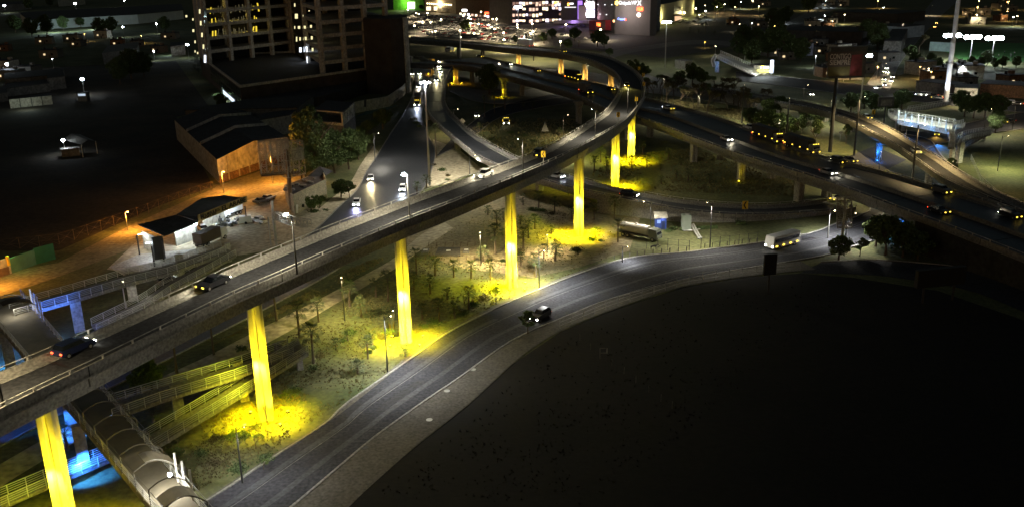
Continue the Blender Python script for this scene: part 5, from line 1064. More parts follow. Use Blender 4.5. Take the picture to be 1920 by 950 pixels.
for k, (px, py) in enumerate(((1446, 142),)):
    g = G(px, py); o = empty('price_pylon', (g[0], g[1], 0), label='white price pylon beside the petrol kiosk', cat='sign'); MB().box(0, 0, 4.5, 1.6, .5, 6.5).build('panel', emi('pylon_white', (.7, .8, 1), 2), o); MB().bar((0, 0, 0), (0, 0, 1.3), .4).build('post', METAL, o)
o = simple('kiosk_white', 'small white kiosk behind the bright bushes beyond the flyover bend', (1265, 128), (1284, 131), 5, 4.5, CONCL)

# ---- low houses of the neighbourhoods in the distance
rh = random.Random(77); HM = [WALLD, BRICKM, WALLW, CONCD]; hs = []
zones = [((1330, 40), (1560, 118), 16), ((1560, 18), (1690, 118), 12), ((1790, 2), (1915, 50), 8), ((1310, -6), (1620, 14), 14), ((-5, 62), (180, 108), 5), ((0, 105), (60, 150), 3), ((1480, 120), (1620, 150), 8), ((1720, 136), (1915, 172), 10), ((180, 70), (330, 100), 5)]
for (xa, ya), (xb, yb), n_ in zones:
    for k in range(n_):
        px, py = rh.uniform(xa, xb), rh.uniform(ya, yb); hs.append((px, py, rh.randrange(4), rh.uniform(0, pi)))
HP = []
def house_proto(mt, s):
    r = random.Random(s); o = empty('house', cat='house'); w, d, h = r.uniform(8, 14), r.uniform(7, 10), r.uniform(3.2, 7)
    MB().box(0, 0, h / 2, w, d, h).build('walls', mt, o); MB().box(0, 0, h + .15, w + .4, d + .4, .3).build('roof', ROOFD, o); MB().box(w * .2, d * .2, h + .9, 2, 2, 1.4).build('roof_room', mt, o); MB().tube([(-w * .3, 0, h + .3), (-w * .3, 0, h + 1.7)], .6, 8).build('water_tank', BLK, o)
    MB().box(-w * .2, -d / 2 - .03, h * .45, 1.4, .06, 1.2).build('window', emi('house_window', (1, .75, .4), .7), o); MB().box(w * .2, -d / 2 - .03, h * .45, 1.4, .06, 1.2).build('window', GLASS, o); MB().box(w * .05, -d / 2 - .03, 1.05, 1, .06, 2.1).build('door', DMETAL, o)
    return o
seen_h = {}
hs.sort(); HZ = {}
for px, py, t, a in hs:
    if t not in seen_h: o = house_proto(HM[t], t + 3); seen_h[t] = o
    else: o = copy_tree(seen_h[t])
    g = G(px, py); o.location = (g[0], g[1], 0); o.rotation_euler.z = rh.uniform(-.5, .5); o['group'] = 'low houses in the distance'
    zn = 'along the top right edge' if py < 16 and px > 1000 else 'behind the billboard' if 1300 < px < 1690 and py < 118 else 'between billboard and avenue' if 1400 < px < 1690 else 'near the floodlit pitch' if px > 1690 else 'in the dark upper left'
    HZ.setdefault(zn, []).append((o, ['grimy', 'brown', 'pale', 'grey'][t]))
for zn, v in HZ.items():
    for k, (o, c_) in enumerate(v): o['label'] = '%s low house, %s from the left of those %s' % (c_, ORD[min(k, 39)], zn)
for k, (px, py) in enumerate([(rh.uniform(*z_), rh.uniform(*y_)) for z_, y_, n_ in (((1330, 1690), (20, 115), 12), ((1480, 1900), (122, 150), 7), ((0, 320), (60, 110), 2)) for _ in range(n_)]):
    zn = 'in the dark upper left' if px < 400 else 'between the houses at upper right'
    cc, em_ = rh.choice([((1, .6, .25), E_SOD), ((1, .8, .5), E_WARM), ((.8, .92, 1), E_WHITE)])
    lamp(px, py, 6, 'small street lamp, number %s %s' % (ORD[k], zn), cc, 1800, em_, 'post', head=.42, ang=165, group='small street lamps between far houses')
# ================================================================ footbridges
WRAIL = mat('white_railing', (.6, .6, .56), .5, .06, 1)
def walk(root, edgeA, edgeB, girder=.5, rails=(1, 1), mt=CONC, step=2.2, straight=True, rh=1.15, bars=4, rmt=None, posts=True):
    f = lin if straight else cr
    A = f([G(*p) for p in edgeA], step); B_ = lin([G(*p) for p in edgeB], .3)
    t = np.linspace(0, 1, len(A)); s = np.linspace(0, 1, len(B_)); B2 = np.stack([np.interp(t, s, B_[:, k]) for k in range(3)], 1); B2[:, 2] = A[:, 2]
    n = len(A); rr = []; girder *= .7
    for i in range(n):
        a, b = A[i], B2[i]; rr.append([(a[0], a[1], a[2]), (b[0], b[1], b[2]), (b[0], b[1], b[2] - girder), (a[0], a[1], a[2] - girder)])
    MB().sweep(rr).build('walkway', mt, root)
    for k, e in enumerate((A, B2)):
        if not rails[k]: continue
        mb = MB(); o = A if k else B2
        for i in range(n):
            if posts: mb.bar((e[i][0], e[i][1], e[i][2] - .25), (e[i][0], e[i][1], e[i][2] + rh), .09)
        for q in range(bars):
            z = .3 + (rh - .3) * q / (bars - 1)
            for i in range(n - 1): mb.bar((e[i][0], e[i][1], e[i][2] + z), (e[i + 1][0], e[i + 1][1], e[i + 1][2] + z), .06 if q < bars - 1 else .1)
        mb.build('railing', rmt or WRAIL, root)
    return A, B2
def post(root, px, py, zt, w=.9, mt=None, z0=0, name='pier', h=None):
    g = G(px, py, z0); MB().box(g[0], g[1], (zt + z0) / 2, w, w * .7, zt - z0 + .2, .5).build(name, mt or CONC, root); return g
fb = empty('covered_footbridge', label='footbridge crossing under the flyover at lower left, hooped roof and long ramps', cat='footbridge')
A, B_ = walk(fb, [(-40, 565, 7), (124, 758, 7), (290, 958, 7), (330, 1006, 7)], [(40, 553, 7), (212, 757, 7), (378, 955, 7), (410, 992, 7)], 1.3, mt=mat('footbridge_concrete', (.22, .2, .15), .85, .2, .4), rh=1.2)
HOOP = mat('hoop_paint', (.16, .15, .12), .5, .1, 1); ROOFS = mat('rusty_sheet', (.10, .075, .05), .7, .35, .7, metal=.2)
n = len(A)
def hoopt(i, t): 
    p = A[i] * (1 - t) + B_[i] * t; return (p[0], p[1], 7 + 2.1 + 1.0 * sin(pi * t))
for i in [j for j in range(n) if j > n * .48 and j % 2 == 0 or j in (4, 6)]:
    mb = MB(); mb.tube([hoopt(i, t) for t in np.linspace(0, 1, 9)], .07, 5); mb.bar((A[i][0], A[i][1], 7), hoopt(i, 0), .1); mb.bar((B_[i][0], B_[i][1], 7), hoopt(i, 1), .1)
    mb.build('roof_hoop', HOOP, fb)
for t in (0, 1):
    mb = MB(); mb.tube([hoopt(i, t) for i in range(int(n * .48), n)], .045, 5); mb.build('roof_rail', HOOP, fb)
def sheet(i0, i1, t0, t1, m_=None):
    rr = []
    for i in range(i0, min(i1, n)): rr.append([(x, y, z + .08) for x, y, z in [hoopt(i, t) for t in np.linspace(t0, t1, 6)]] + [(x, y, z + .12) for x, y, z in [hoopt(i, t) for t in np.linspace(t1, t0, 6)]])
    if len(rr) > 1: MB().sweep(rr).build('roof_sheet', m_ or ROOFS, fb)
PALE = mat('pale_sheet', (.45, .45, .42), .5, .2, .5)
q = int(n * .5); sheet(5, 7, .2, .9); sheet(n - 7, n - 5, .3, 1, PALE); sheet(n - 3, n - 1, 0, .8, PALE)
for i in (n - 6, n - 5, n - 4, 4, 5, 6, 7): MB().bar((B_[i][0], B_[i][1], 7), (B_[i][0], B_[i][1], 10.6), .2).build('tall_post', WHITE, fb)
i = n - 5; m_ = (A[i] + B_[i]) / 2; MB().ball((m_[0] + .8, m_[1], 9.4), .22, 8).build('lamp_globe', E_WHITE, fb); light('POINT', (m_[0] + .5, m_[1] - .3, 9.1), 620, NW, .3, parent=fb)
m_ = (A[5] + B_[5]) / 2; light('POINT', (m_[0], m_[1], 9.0), 200, NW, .3, parent=fb)
post(fb, 345, 965, 6.2, 1.6); post(fb, 135, 800, 6.2, 1.4); post(fb, 22, 690, 6.2, 1.5)
# right-hand ramp
RA = [(205, 770, 7), (300, 736, 6.6), (445, 696, 5.7), (549, 656, 5), (560, 652, 5)]
RB = [(205, 754, 7), (300, 719, 6.6), (430, 682, 5.7), (520, 645, 5), (540, 636, 5)]
walk(fb, [(212, 782, 6.6), (300, 750, 6.2), (445, 705, 5.3), (551, 664, 4.5)], [(205, 755, 6.6), (300, 726, 6.2), (440, 684, 5.3), (540, 648, 4.5)], .7)
walk(fb, [(578, 660, 4.4), (423, 757, 3.0), (342, 806, 2.0), (255, 858, .8)], [(560, 646, 4.4), (405, 742, 3.0), (322, 790, 2.0), (240, 838, .8)], .8)
walk(fb, [(552, 664, 4.45), (578, 660, 4.45)], [(541, 648, 4.45), (558, 636, 4.45)], .7, rails=(0, 0))
for px, py, z, w in ((452, 745, 5.6, 1.3), (340, 800, 6.4, 1.4), (459, 750, 2.6, 1.2), (563, 692, 3.8, .9), (525, 690, 4.0, 1.0)): post(fb, px, py, z, w, CONC)
# left-hand ramp (lit blue)
walk(fb, [(28, 592, 7), (135, 562, 6.4), (241, 530, 5.6), (320, 511, 4.9), (424, 473, 4.2)], [(18, 577, 7), (125, 547, 6.4), (234, 515, 5.6), (312, 497, 4.9), (415, 462, 4.2)], .9)
walk(fb, [(443, 478, 4.1), (320, 546, 2.6), (278, 575, 1.8), (182, 620, .5)], [(428, 468, 4.1), (308, 534, 2.6), (266, 563, 1.8), (172, 608, .5)], .7)
walk(fb, [(424, 474, 4.15), (443, 479, 4.15)], [(416, 463, 4.15), (430, 468, 4.15)], .7, rails=(0, 0))
for px, py, z, w in ((150, 620, 6.2, 1.7), (250, 562, 5.6, 1.6), (340, 520, 4.8, 1.4), (430, 490, 4.0, 1.0)): post(fb, px, py, z, w, CONCL)
for px, py, pw, tx, ty in ((166, 628, 12000, 150, 600), (118, 640, 12000, 100, 590), (60, 640, 8000, 60, 600)):
    g = G(px, py, .4); t_ = G(tx, ty, 5); MB().box(g[0], g[1], .25, .5, .35, .3).build('floodlight', DMETAL, fb); light('SPOT', (g[0], g[1], .6), pw, (.08, .22, 1), .2, to=tuple(t_), ang=95, blend=.8, parent=fb)
for px, py in ((50, 610), (95, 600), (140, 590)):
    g = G(px, py, 4.6); light('POINT', (g[0] + .5, g[1] - 3.2, 4.2), 420, (.06, .2, 1), .2, parent=fb, name='added_blue_light')  # point lamps without fixture, added to spread blue along the ramp
for px, py, pw in ((-6, 690, 3600), (165, 893, 5200), (128, 812, 2500), (20, 810, 400)):
    g = G(px, py); light('SPOT', (g[0], g[1] - 1.5, 3.2), pw, (.03, .2, 1), .2, to=(g[0], g[1] + .3, 0), ang=110, blend=.5, parent=fb)
g = G(165, 872); light('SPOT', (g[0] + 1, g[1] - 3.6, .6), 2500, (.1, .3, 1), .2, to=(g[0], g[1], 5), ang=60, parent=fb)
post(fb, 160, 880, 6.2, 1.4, CONCL)
walk(fb, [(-20, 960, 2.0), (130, 893, 1.5), (215, 858, .9)], [(-20, 940, 2.0), (130, 876, 1.5), (205, 846, .9)], .6)
# blue-lit footbridge on the right
f2 = empty('lit_footbridge', label='white-railed footbridge glowing blue underneath, with curling ramps, on the right', cat='footbridge')
walk(f2, [(1684, 225, 8.2), (1730, 233, 8.2), (1786, 244, 8.2)], [(1686, 216, 8.2), (1733, 224, 8.2), (1790, 233, 8.2)], 2.2, mt=CONCL, rh=1.5)
A_ = [G(x, y, 8.2) for x, y in ((1684, 225), (1786, 244))]
mb = MB()
for k in range(9):
    p = A_[0] + (A_[1] - A_[0]) * k / 8; MB().bar((p[0], p[1], 7.6), (p[0], p[1], 11), .2).build('tall_post', WHITE, f2)
MB().bar((A_[0][0], A_[0][1], 10.6), (A_[1][0], A_[1][1], 10.6), .12).build('top_rail', WHITE, f2)
walk(f2, [(1684, 226, 8.1), (1672, 222, 8.1), (1665, 215, 8.0), (1668, 210, 8.0), (1684, 212, 8.0)], [(1684, 219, 8.1), (1678, 216, 8.1), (1675, 215, 8), (1678, 214, 8), (1686, 215, 8)], .7, mt=CONCL, straight=False)
walk(f2, [(1700, 210, 7.8), (1740, 203, 6.8), (1780, 196, 6)], [(1702, 206, 7.8), (1742, 199, 6.8), (1782, 192, 6)], .7)
walk(f2, [(1780, 243, 8.1), (1777, 252, 7.6), (1781, 262, 7.2), (1778, 276, 6.7)], [(1792, 243, 8.1), (1788, 252, 7.6), (1790, 262, 7.2), (1790, 277, 6.7)], .8, straight=False)
walk(f2, [(1792, 240, 8), (1806, 240, 7.8), (1809, 236, 7.7)], [(1790, 233, 8), (1800, 233, 7.8), (1806, 231, 7.7)], .7)
walk(f2, [(1794, 278, 6.6), (1800, 268, 6), (1815, 261, 5.4), (1835, 257, 4.6), (1858, 252, 3.8)], [(1790, 268, 6.6), (1796, 257, 6), (1812, 251, 5.4), (1832, 247, 4.6), (1858, 244, 3.8)], .7, straight=False)
walk(f2, [(1858, 250, 3.8), (1835, 262, 2.8), (1812, 275, 1.8), (1800, 290, .8)], [(1854, 245, 3.8), (1830, 256, 2.8), (1806, 268, 1.8), (1792, 284, .8)], .6)
for px, py, z, w in ((1681, 245, 7.4, 1.2), (1693, 246, 7.4, 1.2), (1783, 306, 6.2, 1.3), (1797, 305, 6, 1.8), (1845, 262, 3.4, .8)): post(f2, px, py, z, w, CONCL)
for px, py, tx, ty, pw in ((1700, 256, 1705, 232, 9000), (1760, 268, 1768, 245, 9000), (1682, 252, 1683, 240, 1600), (1696, 252, 1694, 236, 1600), (1782, 312, 1784, 290, 1500)):
    g = G(px, py, .4); t_ = G(tx, ty, 7); MB().box(g[0], g[1], .25, .5, .35, .3).build('floodlight', DMETAL, f2); light('SPOT', (g[0], g[1], .6), pw, (.06, .3, 1), .2, to=tuple(t_), ang=85, blend=.8, parent=f2)
for t_k in (.12, .5, .88):
    q_ = A_[0] * (1 - t_k) + A_[1] * t_k; MB().box(q_[0] + .5, q_[1] - 5, .25, .5, .35, .3).build('floodlight', DMETAL, f2); light('SPOT', (q_[0] + .5, q_[1] - 5, .6), 9000, (.10, .42, 1), .3, to=(q_[0], q_[1], 7.4), ang=70, blend=.7, parent=f2)
p = (A_[0] + A_[1]) / 2
for t in (.15, .5, .85): q_ = A_[0] * (1 - t) + A_[1] * t; light('POINT', (q_[0] + .5, q_[1] + 1.4, 11.3), 1300, (.95, 1, .8), .3, parent=f2)
# grey footbridge beyond the bend
f3_ = empty('grey_footbridge', label='grey footbridge sloping down past the dark trees, beyond the bare trees', cat='footbridge')
walk(f3_, [(1340, 107, 6.5), (1398, 134, 3), (1416, 142, 1)], [(1351, 100, 6.5), (1409, 126, 3), (1428, 136, 1)], .9, mt=CONCL, rh=1.5)
walk(f3_, [(1338, 108, 6.4), (1333, 116, 6), (1336, 125, 5.5)], [(1344, 108, 6.4), (1339, 116, 6), (1342, 124, 5.5)], .6)
post(f3_, 1344, 136, 5.6, 1.8, CONCL); g = G(1345, 142, .4); light('SPOT', (g[0], g[1], .6), 5000, (.05, .28, 1), .2, to=tuple(G(1344, 125, 4)), ang=50, parent=f3_)
g = G(1385, 120, 7.5); light('POINT', tuple(g + np.array([0, 0, 3])), 1600, NW, .3, parent=f3_)

# ================================================================ masts and hoardings
g = G(1773, 192); o = empty('giant_mast', (g[0], g[1], 0), label='thick white mast rising out of the picture at right', cat='mast')
MB().tube([(0, 0, -.2), (0, 0, 20), (0, 0, 42)], [1.05, .95, .8], 20).build('tube', mat('mast_paint', (.6, .62, .65), .6, .08, .3), o)
for z in (8.5, 15.5, 24): MB().tube([(0, 0, z), (0, 0, z + .25)], 1.15, 20).build('flange', METAL, o)
light('SPOT', (g[0] - 3, g[1] - 5, 1), 13000, (.8, .88, 1), .3, to=(g[0], g[1], 15), ang=60, parent=None, name='mast_uplight')
bb = empty('billboard', label='big dark billboard on a tall black pole, pale block lettering and a red right half', cat='billboard')
g = G(1556, 285); MB().tube([(g[0], g[1], -.2), (g[0], g[1], 23)], [.6, .5], 14).build('pole', BLK, bb)
zb_ = 23.0; L0 = G(1552, 146, zb_)[:2]; L1 = G(1619, 144, zb_)[:2]; dd = (L1 - L0) / np.hypot(*(L1 - L0)); gp = np.array(g[:2]); sh_ = gp - (L0 + dd * ((gp - L0) @ dd)); L0 = L0 + sh_ * .9; L1 = L1 + sh_ * .9
MB().prism([L0, L1, L1 + (0.3, 1.6), L0 + (-.2, 1.6)], zb_ - .2, zb_ + 9.2).build('box_frame', DMETAL, bb)
wquad('poster', [(1552.5, 98), (1619, 97), (1617, 143), (1551.5, 144)], L0, L1, mat('poster_brown', (.07, .055, .05), .7, .3, .3), bb, .05)
wquad('poster_picture', [(1597, 104), (1617, 102), (1615, 142), (1592, 143)], L0, L1, mat('poster_red', (.16, .03, .04), .7, .5, .4), bb, .1); wquad('poster_band', [(1552.5, 127), (1593, 125), (1592, 142), (1552.5, 143)], L0, L1, mat('poster_olive', (.10, .09, .03), .7, .3, .4), bb, .1)
PT = mat('poster_letter', (.42, .38, .36), .7, .1, 1)
text('lettering', 'CONTIGO', 1556, 104, 10, L0, L1, PT, bb, .2, 39); text('lettering', 'SIEMPRE', 1555.5, 115, 10, L0, L1, PT, bb, .2, 38)
p, n_ = onw(1585, 143, L0, L1, 3); light('SPOT', (p[0], p[1], p[2] - .5), 130, NW, .3, to=tuple(onw(1585, 115, L0, L1, 0)[0]), ang=110, parent=bb)
LAT = mat('lattice_steel', (.30, .28, .24), .6, .2, 1, metal=.3)
def lattice(root, c, ax, ay, az, nx, nz, w=.12, name='lattice'):
    c = np.array(c, float); ax = np.array(ax, float); ay = np.array(ay, float); az = np.array(az, float); mb = MB()
    P_ = lambda i, j, k: c + ax * (i / nx) + ay * j + az * (k / nz)
    for j in (0, 1):
        for i in range(nx + 1): mb.bar(P_(i, j, 0), P_(i, j, nz), w)
        for k in range(nz + 1): mb.bar(P_(0, j, k), P_(nx, j, k), w)
        for i in range(nx):
            for k in range(nz): mb.bar(P_(i, j, k), P_(i + 1, j, k + 1), w * .7) if (i + k) % 2 else mb.bar(P_(i + 1, j, k), P_(i, j, k + 1), w * .7)
    for i in range(nx + 1):
        for k in range(nz + 1): mb.bar(P_(i, 0, k), P_(i, 1, k), w * .8)
        if i < nx: mb.bar(P_(i, 0, 0), P_(i + 1, 1, 0), w * .7); mb.bar(P_(i, 0, nz), P_(i + 1, 1, nz), w * .7)
    return mb.build(name, LAT, root)
lt = empty('lattice_hoarding', label='empty rusty lattice hoarding on a thick pole in front of the orange-lit wall', cat='hoarding')
g = G(547, 393); h_ = HT((547, 393), 325); MB().tube([(g[0], g[1], -.2), (g[0], g[1], h_ + 6)], [.55, .45], 14).build('pole', RUST, lt)
lattice(lt, (g[0] - 6.5, g[1] - 1.2, h_), (7, 1.5, 0), (-.3, 2.0, 0), (0, 0, 8.2), 5, 4, .15); lattice(lt, (g[0] + .2, g[1] - 1, h_ - 1), (3.4, 4.2, 0), (-1.6, 1.2, 0), (0, 0, 8.6), 3, 4, .15)
MB().box(g[0] - 2, g[1] + .5, h_ - .2, 10, 3, .12, .3).build('catwalk', RUST, lt); MB().box(g[0] + 2.1, g[1] + 2, h_ + 4.4, 3, .2, 3.2, .6).build('panel', WALLW, lt)
l2 = empty('lattice_hoarding', label='white-lit sideways lattice hoarding on two posts beside the flyover', cat='hoarding')
g = G(518, 459); g0 = G(508, 461); h_ = HT((518, 459), 405) + .5
MB().tube([(g[0], g[1], -.2), (g[0], g[1], h_ + 3)], .32, 12).build('post', METAL, l2); MB().tube([(g0[0], g0[1], -.2), (g0[0], g0[1], h_ - .5)], .16, 8).build('post', METAL, l2)
e0 = G(512, 412, h_); e1 = G(548, 424, h_); e2 = G(575, 427, h_ - .6); lattice(l2, e0, e1 - e0, (.5, 1.6, 0), (0, 0, 1.5), 6, 1, .13); lattice(l2, e1 + (.2, 0, 0), e2 - e1, (.5, 1.6, 0), (0, 0, 1.4), 4, 1, .1, 'dark_lattice')
MB().box(*((e0 + e1) / 2 + (.8, .6, 1.8)), .9, .3, .2, .4).build('floodlight', E_WHITE, l2); light('POINT', tuple((e0 + e1) / 2 + np.array([.8, -.6, 2.2])), 330, NW, .2, parent=l2)
l3 = empty('lattice_hoarding', label='dark lattice hoarding on a single pole beside the service road', cat='hoarding')
g = G(1577, 464); MB().tube([(g[0], g[1], -.2), (g[0] + .1, g[1], 10)], [.3, .25], 10).build('pole', METAL, l3); lattice(l3, (g[0] - 1.4, g[1] - .6, 4.5), (2.9, -.4, 0), (.3, 1.2, 0), (-.6, 0, 6.5), 2, 7, .12)
for px, py, top, w, lb in ((1440, 550, 474, (2.4, .5), 'black billboard seen edge-on at the rim of the dark field'), (1757, 565, 500, (9.5, 1.0), 'unlit billboard facing the highway at lower right')):
    g = G(px, py); h_ = HT((px, py), top); o = empty('dark_billboard', (g[0], g[1], 0), rz=0.2, label=lb, cat='billboard')
    for s in ((0,) if w[0] < 4 else (-3, 3)): MB().tube([(s, 0, -.2), (s, 0, h_ * .6)], .2, 8).build('post', DMETAL, o)
    MB().box(0, 0, h_ * .72, w[0], w[1], h_ * .5).build('panel', BLK, o)
g = G(1657, 232); h_ = HT((1657, 232), 183); o = empty('small_billboard', (g[0], g[1], 0), label='small dark double-post billboard left of the lit footbridge', cat='billboard'); MB().box(0, 0, h_ - 1.6, 5.5, 1, 3.4).build('panel', DMETAL, o); MB().box(0, -.53, h_ - 1.8, 4, .04, 2.2).build('poster', WALLD, o); MB().tube([(0, 0, -.2), (0, 0, h_ - 2)], .2, 8).build('post', DMETAL, o)

# ================================================================ road signs
def sign(px, py, z, kind, label, sc=1, rz=0, h=1.6, pm=YEL):
    g = G(px, py, z); o = empty('road_sign', (g[0], g[1], z), rz=rz, label=label, cat='road sign')
    MB().bar((0, .05, -.1), (0, .05, h), .08).build('post', METAL, o)
    if kind == 'chev':
        MB().box(0, 0, h + .45 * sc, .75 * sc, .05, 1.1 * sc).build('panel', pm, o)
        for z0 in (.45,): MB().add([(.2 * sc, -.04, h + sc * .95), (.02 * sc, -.04, h + sc * .95), (-.25 * sc, -.04, h + sc * .45), (.02 * sc, -.04, h - sc * .03), (.2 * sc, -.04, h - sc * .03), (-.05 * sc, -.04, h + sc * .45)], [(0, 1, 2, 5), (5, 2, 3, 4)]).build('chevron', BLK, o)
    elif kind == 'diamond': MB().add([(0, -.03, h), (.8 * sc, -.03, h + .8 * sc), (0, -.03, h + 1.6 * sc), (-.8 * sc, -.03, h + .8 * sc), (0, .0, h), (.8 * sc, .0, h + .8 * sc), (0, .0, h + 1.6 * sc), (-.8 * sc, .0, h + .8 * sc)], [(0, 1, 2, 3), (7, 6, 5, 4), (0, 4, 5, 1), (1, 5, 6, 2), (2, 6, 7, 3), (3, 7, 4, 0)]).build('panel', pm, o)
    elif kind == 'tri': MB().add([(-.8 * sc, -.03, h), (.8 * sc, -.03, h), (0, -.03, h + 2.2 * sc), (-.8 * sc, .03, h), (.8 * sc, .03, h), (0, .03, h + 2.2 * sc)], [(0, 1, 2), (5, 4, 3), (0, 3, 4, 1), (1, 4, 5, 2), (2, 5, 3, 0)]).build('panel', pm, o)
    elif kind == 'rect': MB().box(0, 0, h + .5 * sc, 1.4 * sc, .05, 1 * sc).build('panel', pm, o)
    return o
for px, py, lb in ((1019, 310, 'yellow chevron sign on the flyover parapet near the black car'), (1159, 231, 'dim chevron sign on the flyover parapet before the bend'), (1193, 200, 'yellow chevron sign on the outside of the sharpest part of the bend'), (1207, 170, 'chevron sign at the right-hand tip of the flyover bend'), (1206, 152, 'chevron sign just above the tip of the flyover bend'), (1198, 139, 'highest chevron sign on the flyover bend')):
    g, a, i = on(fly, px, py, 1.2); sign(px, py, fly.zr[i] - .4, 'chev', lb, 1.1, .1)
    light('POINT', (g[0], g[1] - 1.5, fly.zr[i] + 1.2), 5, (1, .85, .5), .1, name='sign_light')
sign(1396, 405, 1.0, 'chev', 'yellow warning sign on the low wall of the loop ramp', 1.8, 0, 1.8); sign(867, 240, 0, 'diamond', 'pale diamond sign beside the loop ramp', 1.5, 0, 1.2, CONCL); sign(1022, 252, 0, 'tri', 'pale triangular sign standing in the dark infield', 1.6, 0, 1, CONCL)
sign(1158, 128, 0, 'chev', 'small chevron board beyond the upper arm of the flyover', 2, 0, 1); sign(1193, 140, 0, 'rect', 'small blue road sign in the bright bushes beyond the bend', 2, 0, 2, emi('blue_sign', (.05, .35, .6), .5)); sign(1637, 222, 0, 'chev', 'yellow board at the outside edge of the merge ramp', 1.6, 0, 1.5)
sign(1575, 265, 0, 'rect', 'small sign on the verge right of the billboard pole', .8, 0, 2.4, METAL)
for p_, lb in (((915, 86), 'grey sign gantry seen from behind at the far end of the highway'),):
    g = G(864, 122); o = empty('sign_gantry', (g[0], g[1], 0), label=lb, cat='sign'); MB().tube([(0, 0, 0), (0, 0, 17)], .35, 10).build('post', METAL, o); MB().box(5.5, 0, 16.5, 9.5, .3, 2.2).build('panel', DMETAL, o); MB().bar((0, 0, 16.2), (10, 0, 16.2), .3).build('arm', METAL, o)

# ================================================================ water yard
g = G(1238, 428); o = empty('blue_booth', (g[0], g[1], 0), rz=-.05, label='blue guard booth with a pale sloping roof behind the tanker truck', cat='booth')
MB().box(0, 0, 1.4, 2.5, 2.2, 2.8).build('walls', mat('booth_blue', (.03, .06, .25), .6, .1, 1), o); MB().add([(-1.5, -1.5, 2.75), (1.5, -1.5, 2.75), (1.5, 1.4, 3.4), (-1.5, 1.4, 3.4), (-1.5, -1.5, 2.9), (1.5, -1.5, 2.9), (1.5, 1.4, 3.55), (-1.5, 1.4, 3.55)], [(3, 2, 1, 0), (4, 5, 6, 7), (0, 1, 5, 4), (1, 2, 6, 5), (2, 3, 7, 6), (3, 0, 4, 7)]).build('roof', WALLW, o)
MB().box(-.5, -1.12, 1.9, .8, .05, .8).build('window', emi('booth_light', (.25, .4, 1), .8), o); MB().box(.5, -1.12, 1.05, .8, .05, 2.1).build('door', PD, o)
light('POINT', (g[0] + .3, g[1] - 1.6, 2.4), 25, (.6, .7, 1), .1, name='booth_lamp')
g = G(1286, 431); o = empty('water_tank', (g[0], g[1], 0), label='grey-green box tank on skids with pipes, right of the blue booth', cat='tank')
MB().box(0, 0, 1.9, 2.0, 1.8, 3.4).build('tank', mat('tank_green', (.22, .26, .22), .7, .1, 1), o); MB().tube([(0.2, 0, 3.6), (0.2, 0, 3.75)], .5, 12).build('hatch', METAL, o); MB().tube([(-.8, -1.5, .3), (1.5, -1.8, .5), (3, -1.2, .5)], .12, 8).build('pipe', METAL, o)
for k, (a, b_) in enumerate((((1296, 421), (1310, 446)), ((1300, 420), (1314, 445)))):
    A_, B2 = G(*a, 1.0), G(*b_, .35); o = empty('water_pipe', tuple(A_), label=['left', 'right'][k] + ' one of two long pale pipes beside the grey-green tank', cat='pipe'); MB().tube([(0, 0, 0), tuple(B2 - A_)], .2, 10).build('tube', CONCL, o); MB().tube([tuple(B2 - A_ + (0, 0, -.1)), tuple(B2 - A_ + (0, -.1, .1))], .3, 10).build('flange', METAL, o)
def fence(pts, label, gap=2.5, h=2.0, wires=3, mt=DMETAL, lean=0, name='fence', w=.09, cat='fence', cross=False):
    p = lin([G(*q) for q in pts], gap); root = empty(name, label=label, cat=cat); mb = MB()
    for i, q in enumerate(p): MB().bar((q[0], q[1], -.1), (q[0] + lean * random.uniform(-1, 1), q[1], h), w).build('post', mt, root) if len(p) <= 60 else mb.bar((q[0], q[1], -.1), (q[0] + lean * random.uniform(-1, 1), q[1], h), w)
    wr = MB()
    for k in range(wires):
        z = h * (k + 1) / wires - .06
        for i in range(len(p) - 1): wr.bar((p[i][0], p[i][1], z), (p[i + 1][0], p[i + 1][1], z), .035)
    if cross:
        for i in range(len(p) - 1): wr.bar((p[i][0], p[i][1], .1), (p[i + 1][0], p[i + 1][1], h), .04); wr.bar((p[i][0], p[i][1], h), (p[i + 1][0], p[i + 1][1], .1), .04)
    wr.build('wire', mt, root); return root
fence([(1050, 616), (1140, 578), (1280, 534), (1400, 514), (1500, 507)], 'wire fence along the pavement at the rim of the dark field', 3, 1.9, 3, METAL)
fence([(1212, 466), (1292, 472)], 'dark gate fence of the water yard left of its entrance', 2, 2.6, 2); fence([(1314, 466), (1420, 456)], 'dark fence of the water yard right of its entrance', 2, 2.4, 2)
fence([(1250, 410), (1345, 420), (1400, 422)], 'dark fence along the ramp wall behind the water yard', 2.5, 2.6, 3)
fence([(0, 470), (118, 458), (240, 415), (330, 380), (415, 352)], 'tall cross-braced fence along the dirt track, left', 4, 2.6, 2, RUST, cross=True)
fence([(1820, 300), (1838, 340), (1870, 370)], 'wire fence on the round grass plot at far right', 3, 1.6, 3, METAL)
for pts, lb, n_, st in (([(1152, 488), (1210, 478), (1288, 472)], 'left', 15, 0), ([(1322, 466), (1420, 455)], 'right', 16, 0)):
    p = lin([G(*q) for q in pts], 1.7); pr_ = None
    for k, q in enumerate(p[:20]):
        if pr_ is None: ob = MB().bar((0, 0, -.1), (0.05, 0, 1.0), .16).build('bollard', PAVE); pr_ = ob
        else: ob = pr_.copy(); C.objects.link(ob)
        ob.location = (q[0], q[1] + .5, 0); ob.rotation_euler.z = random.uniform(-1, 1); tag(ob, 'low kerb bollard, %s from the left %s the water yard entrance' % (ORD[k], 'left of' if lb == 'left' else 'right of'), 'bollard', 'bollards %s of the water yard entrance' % lb)
pr_ = None
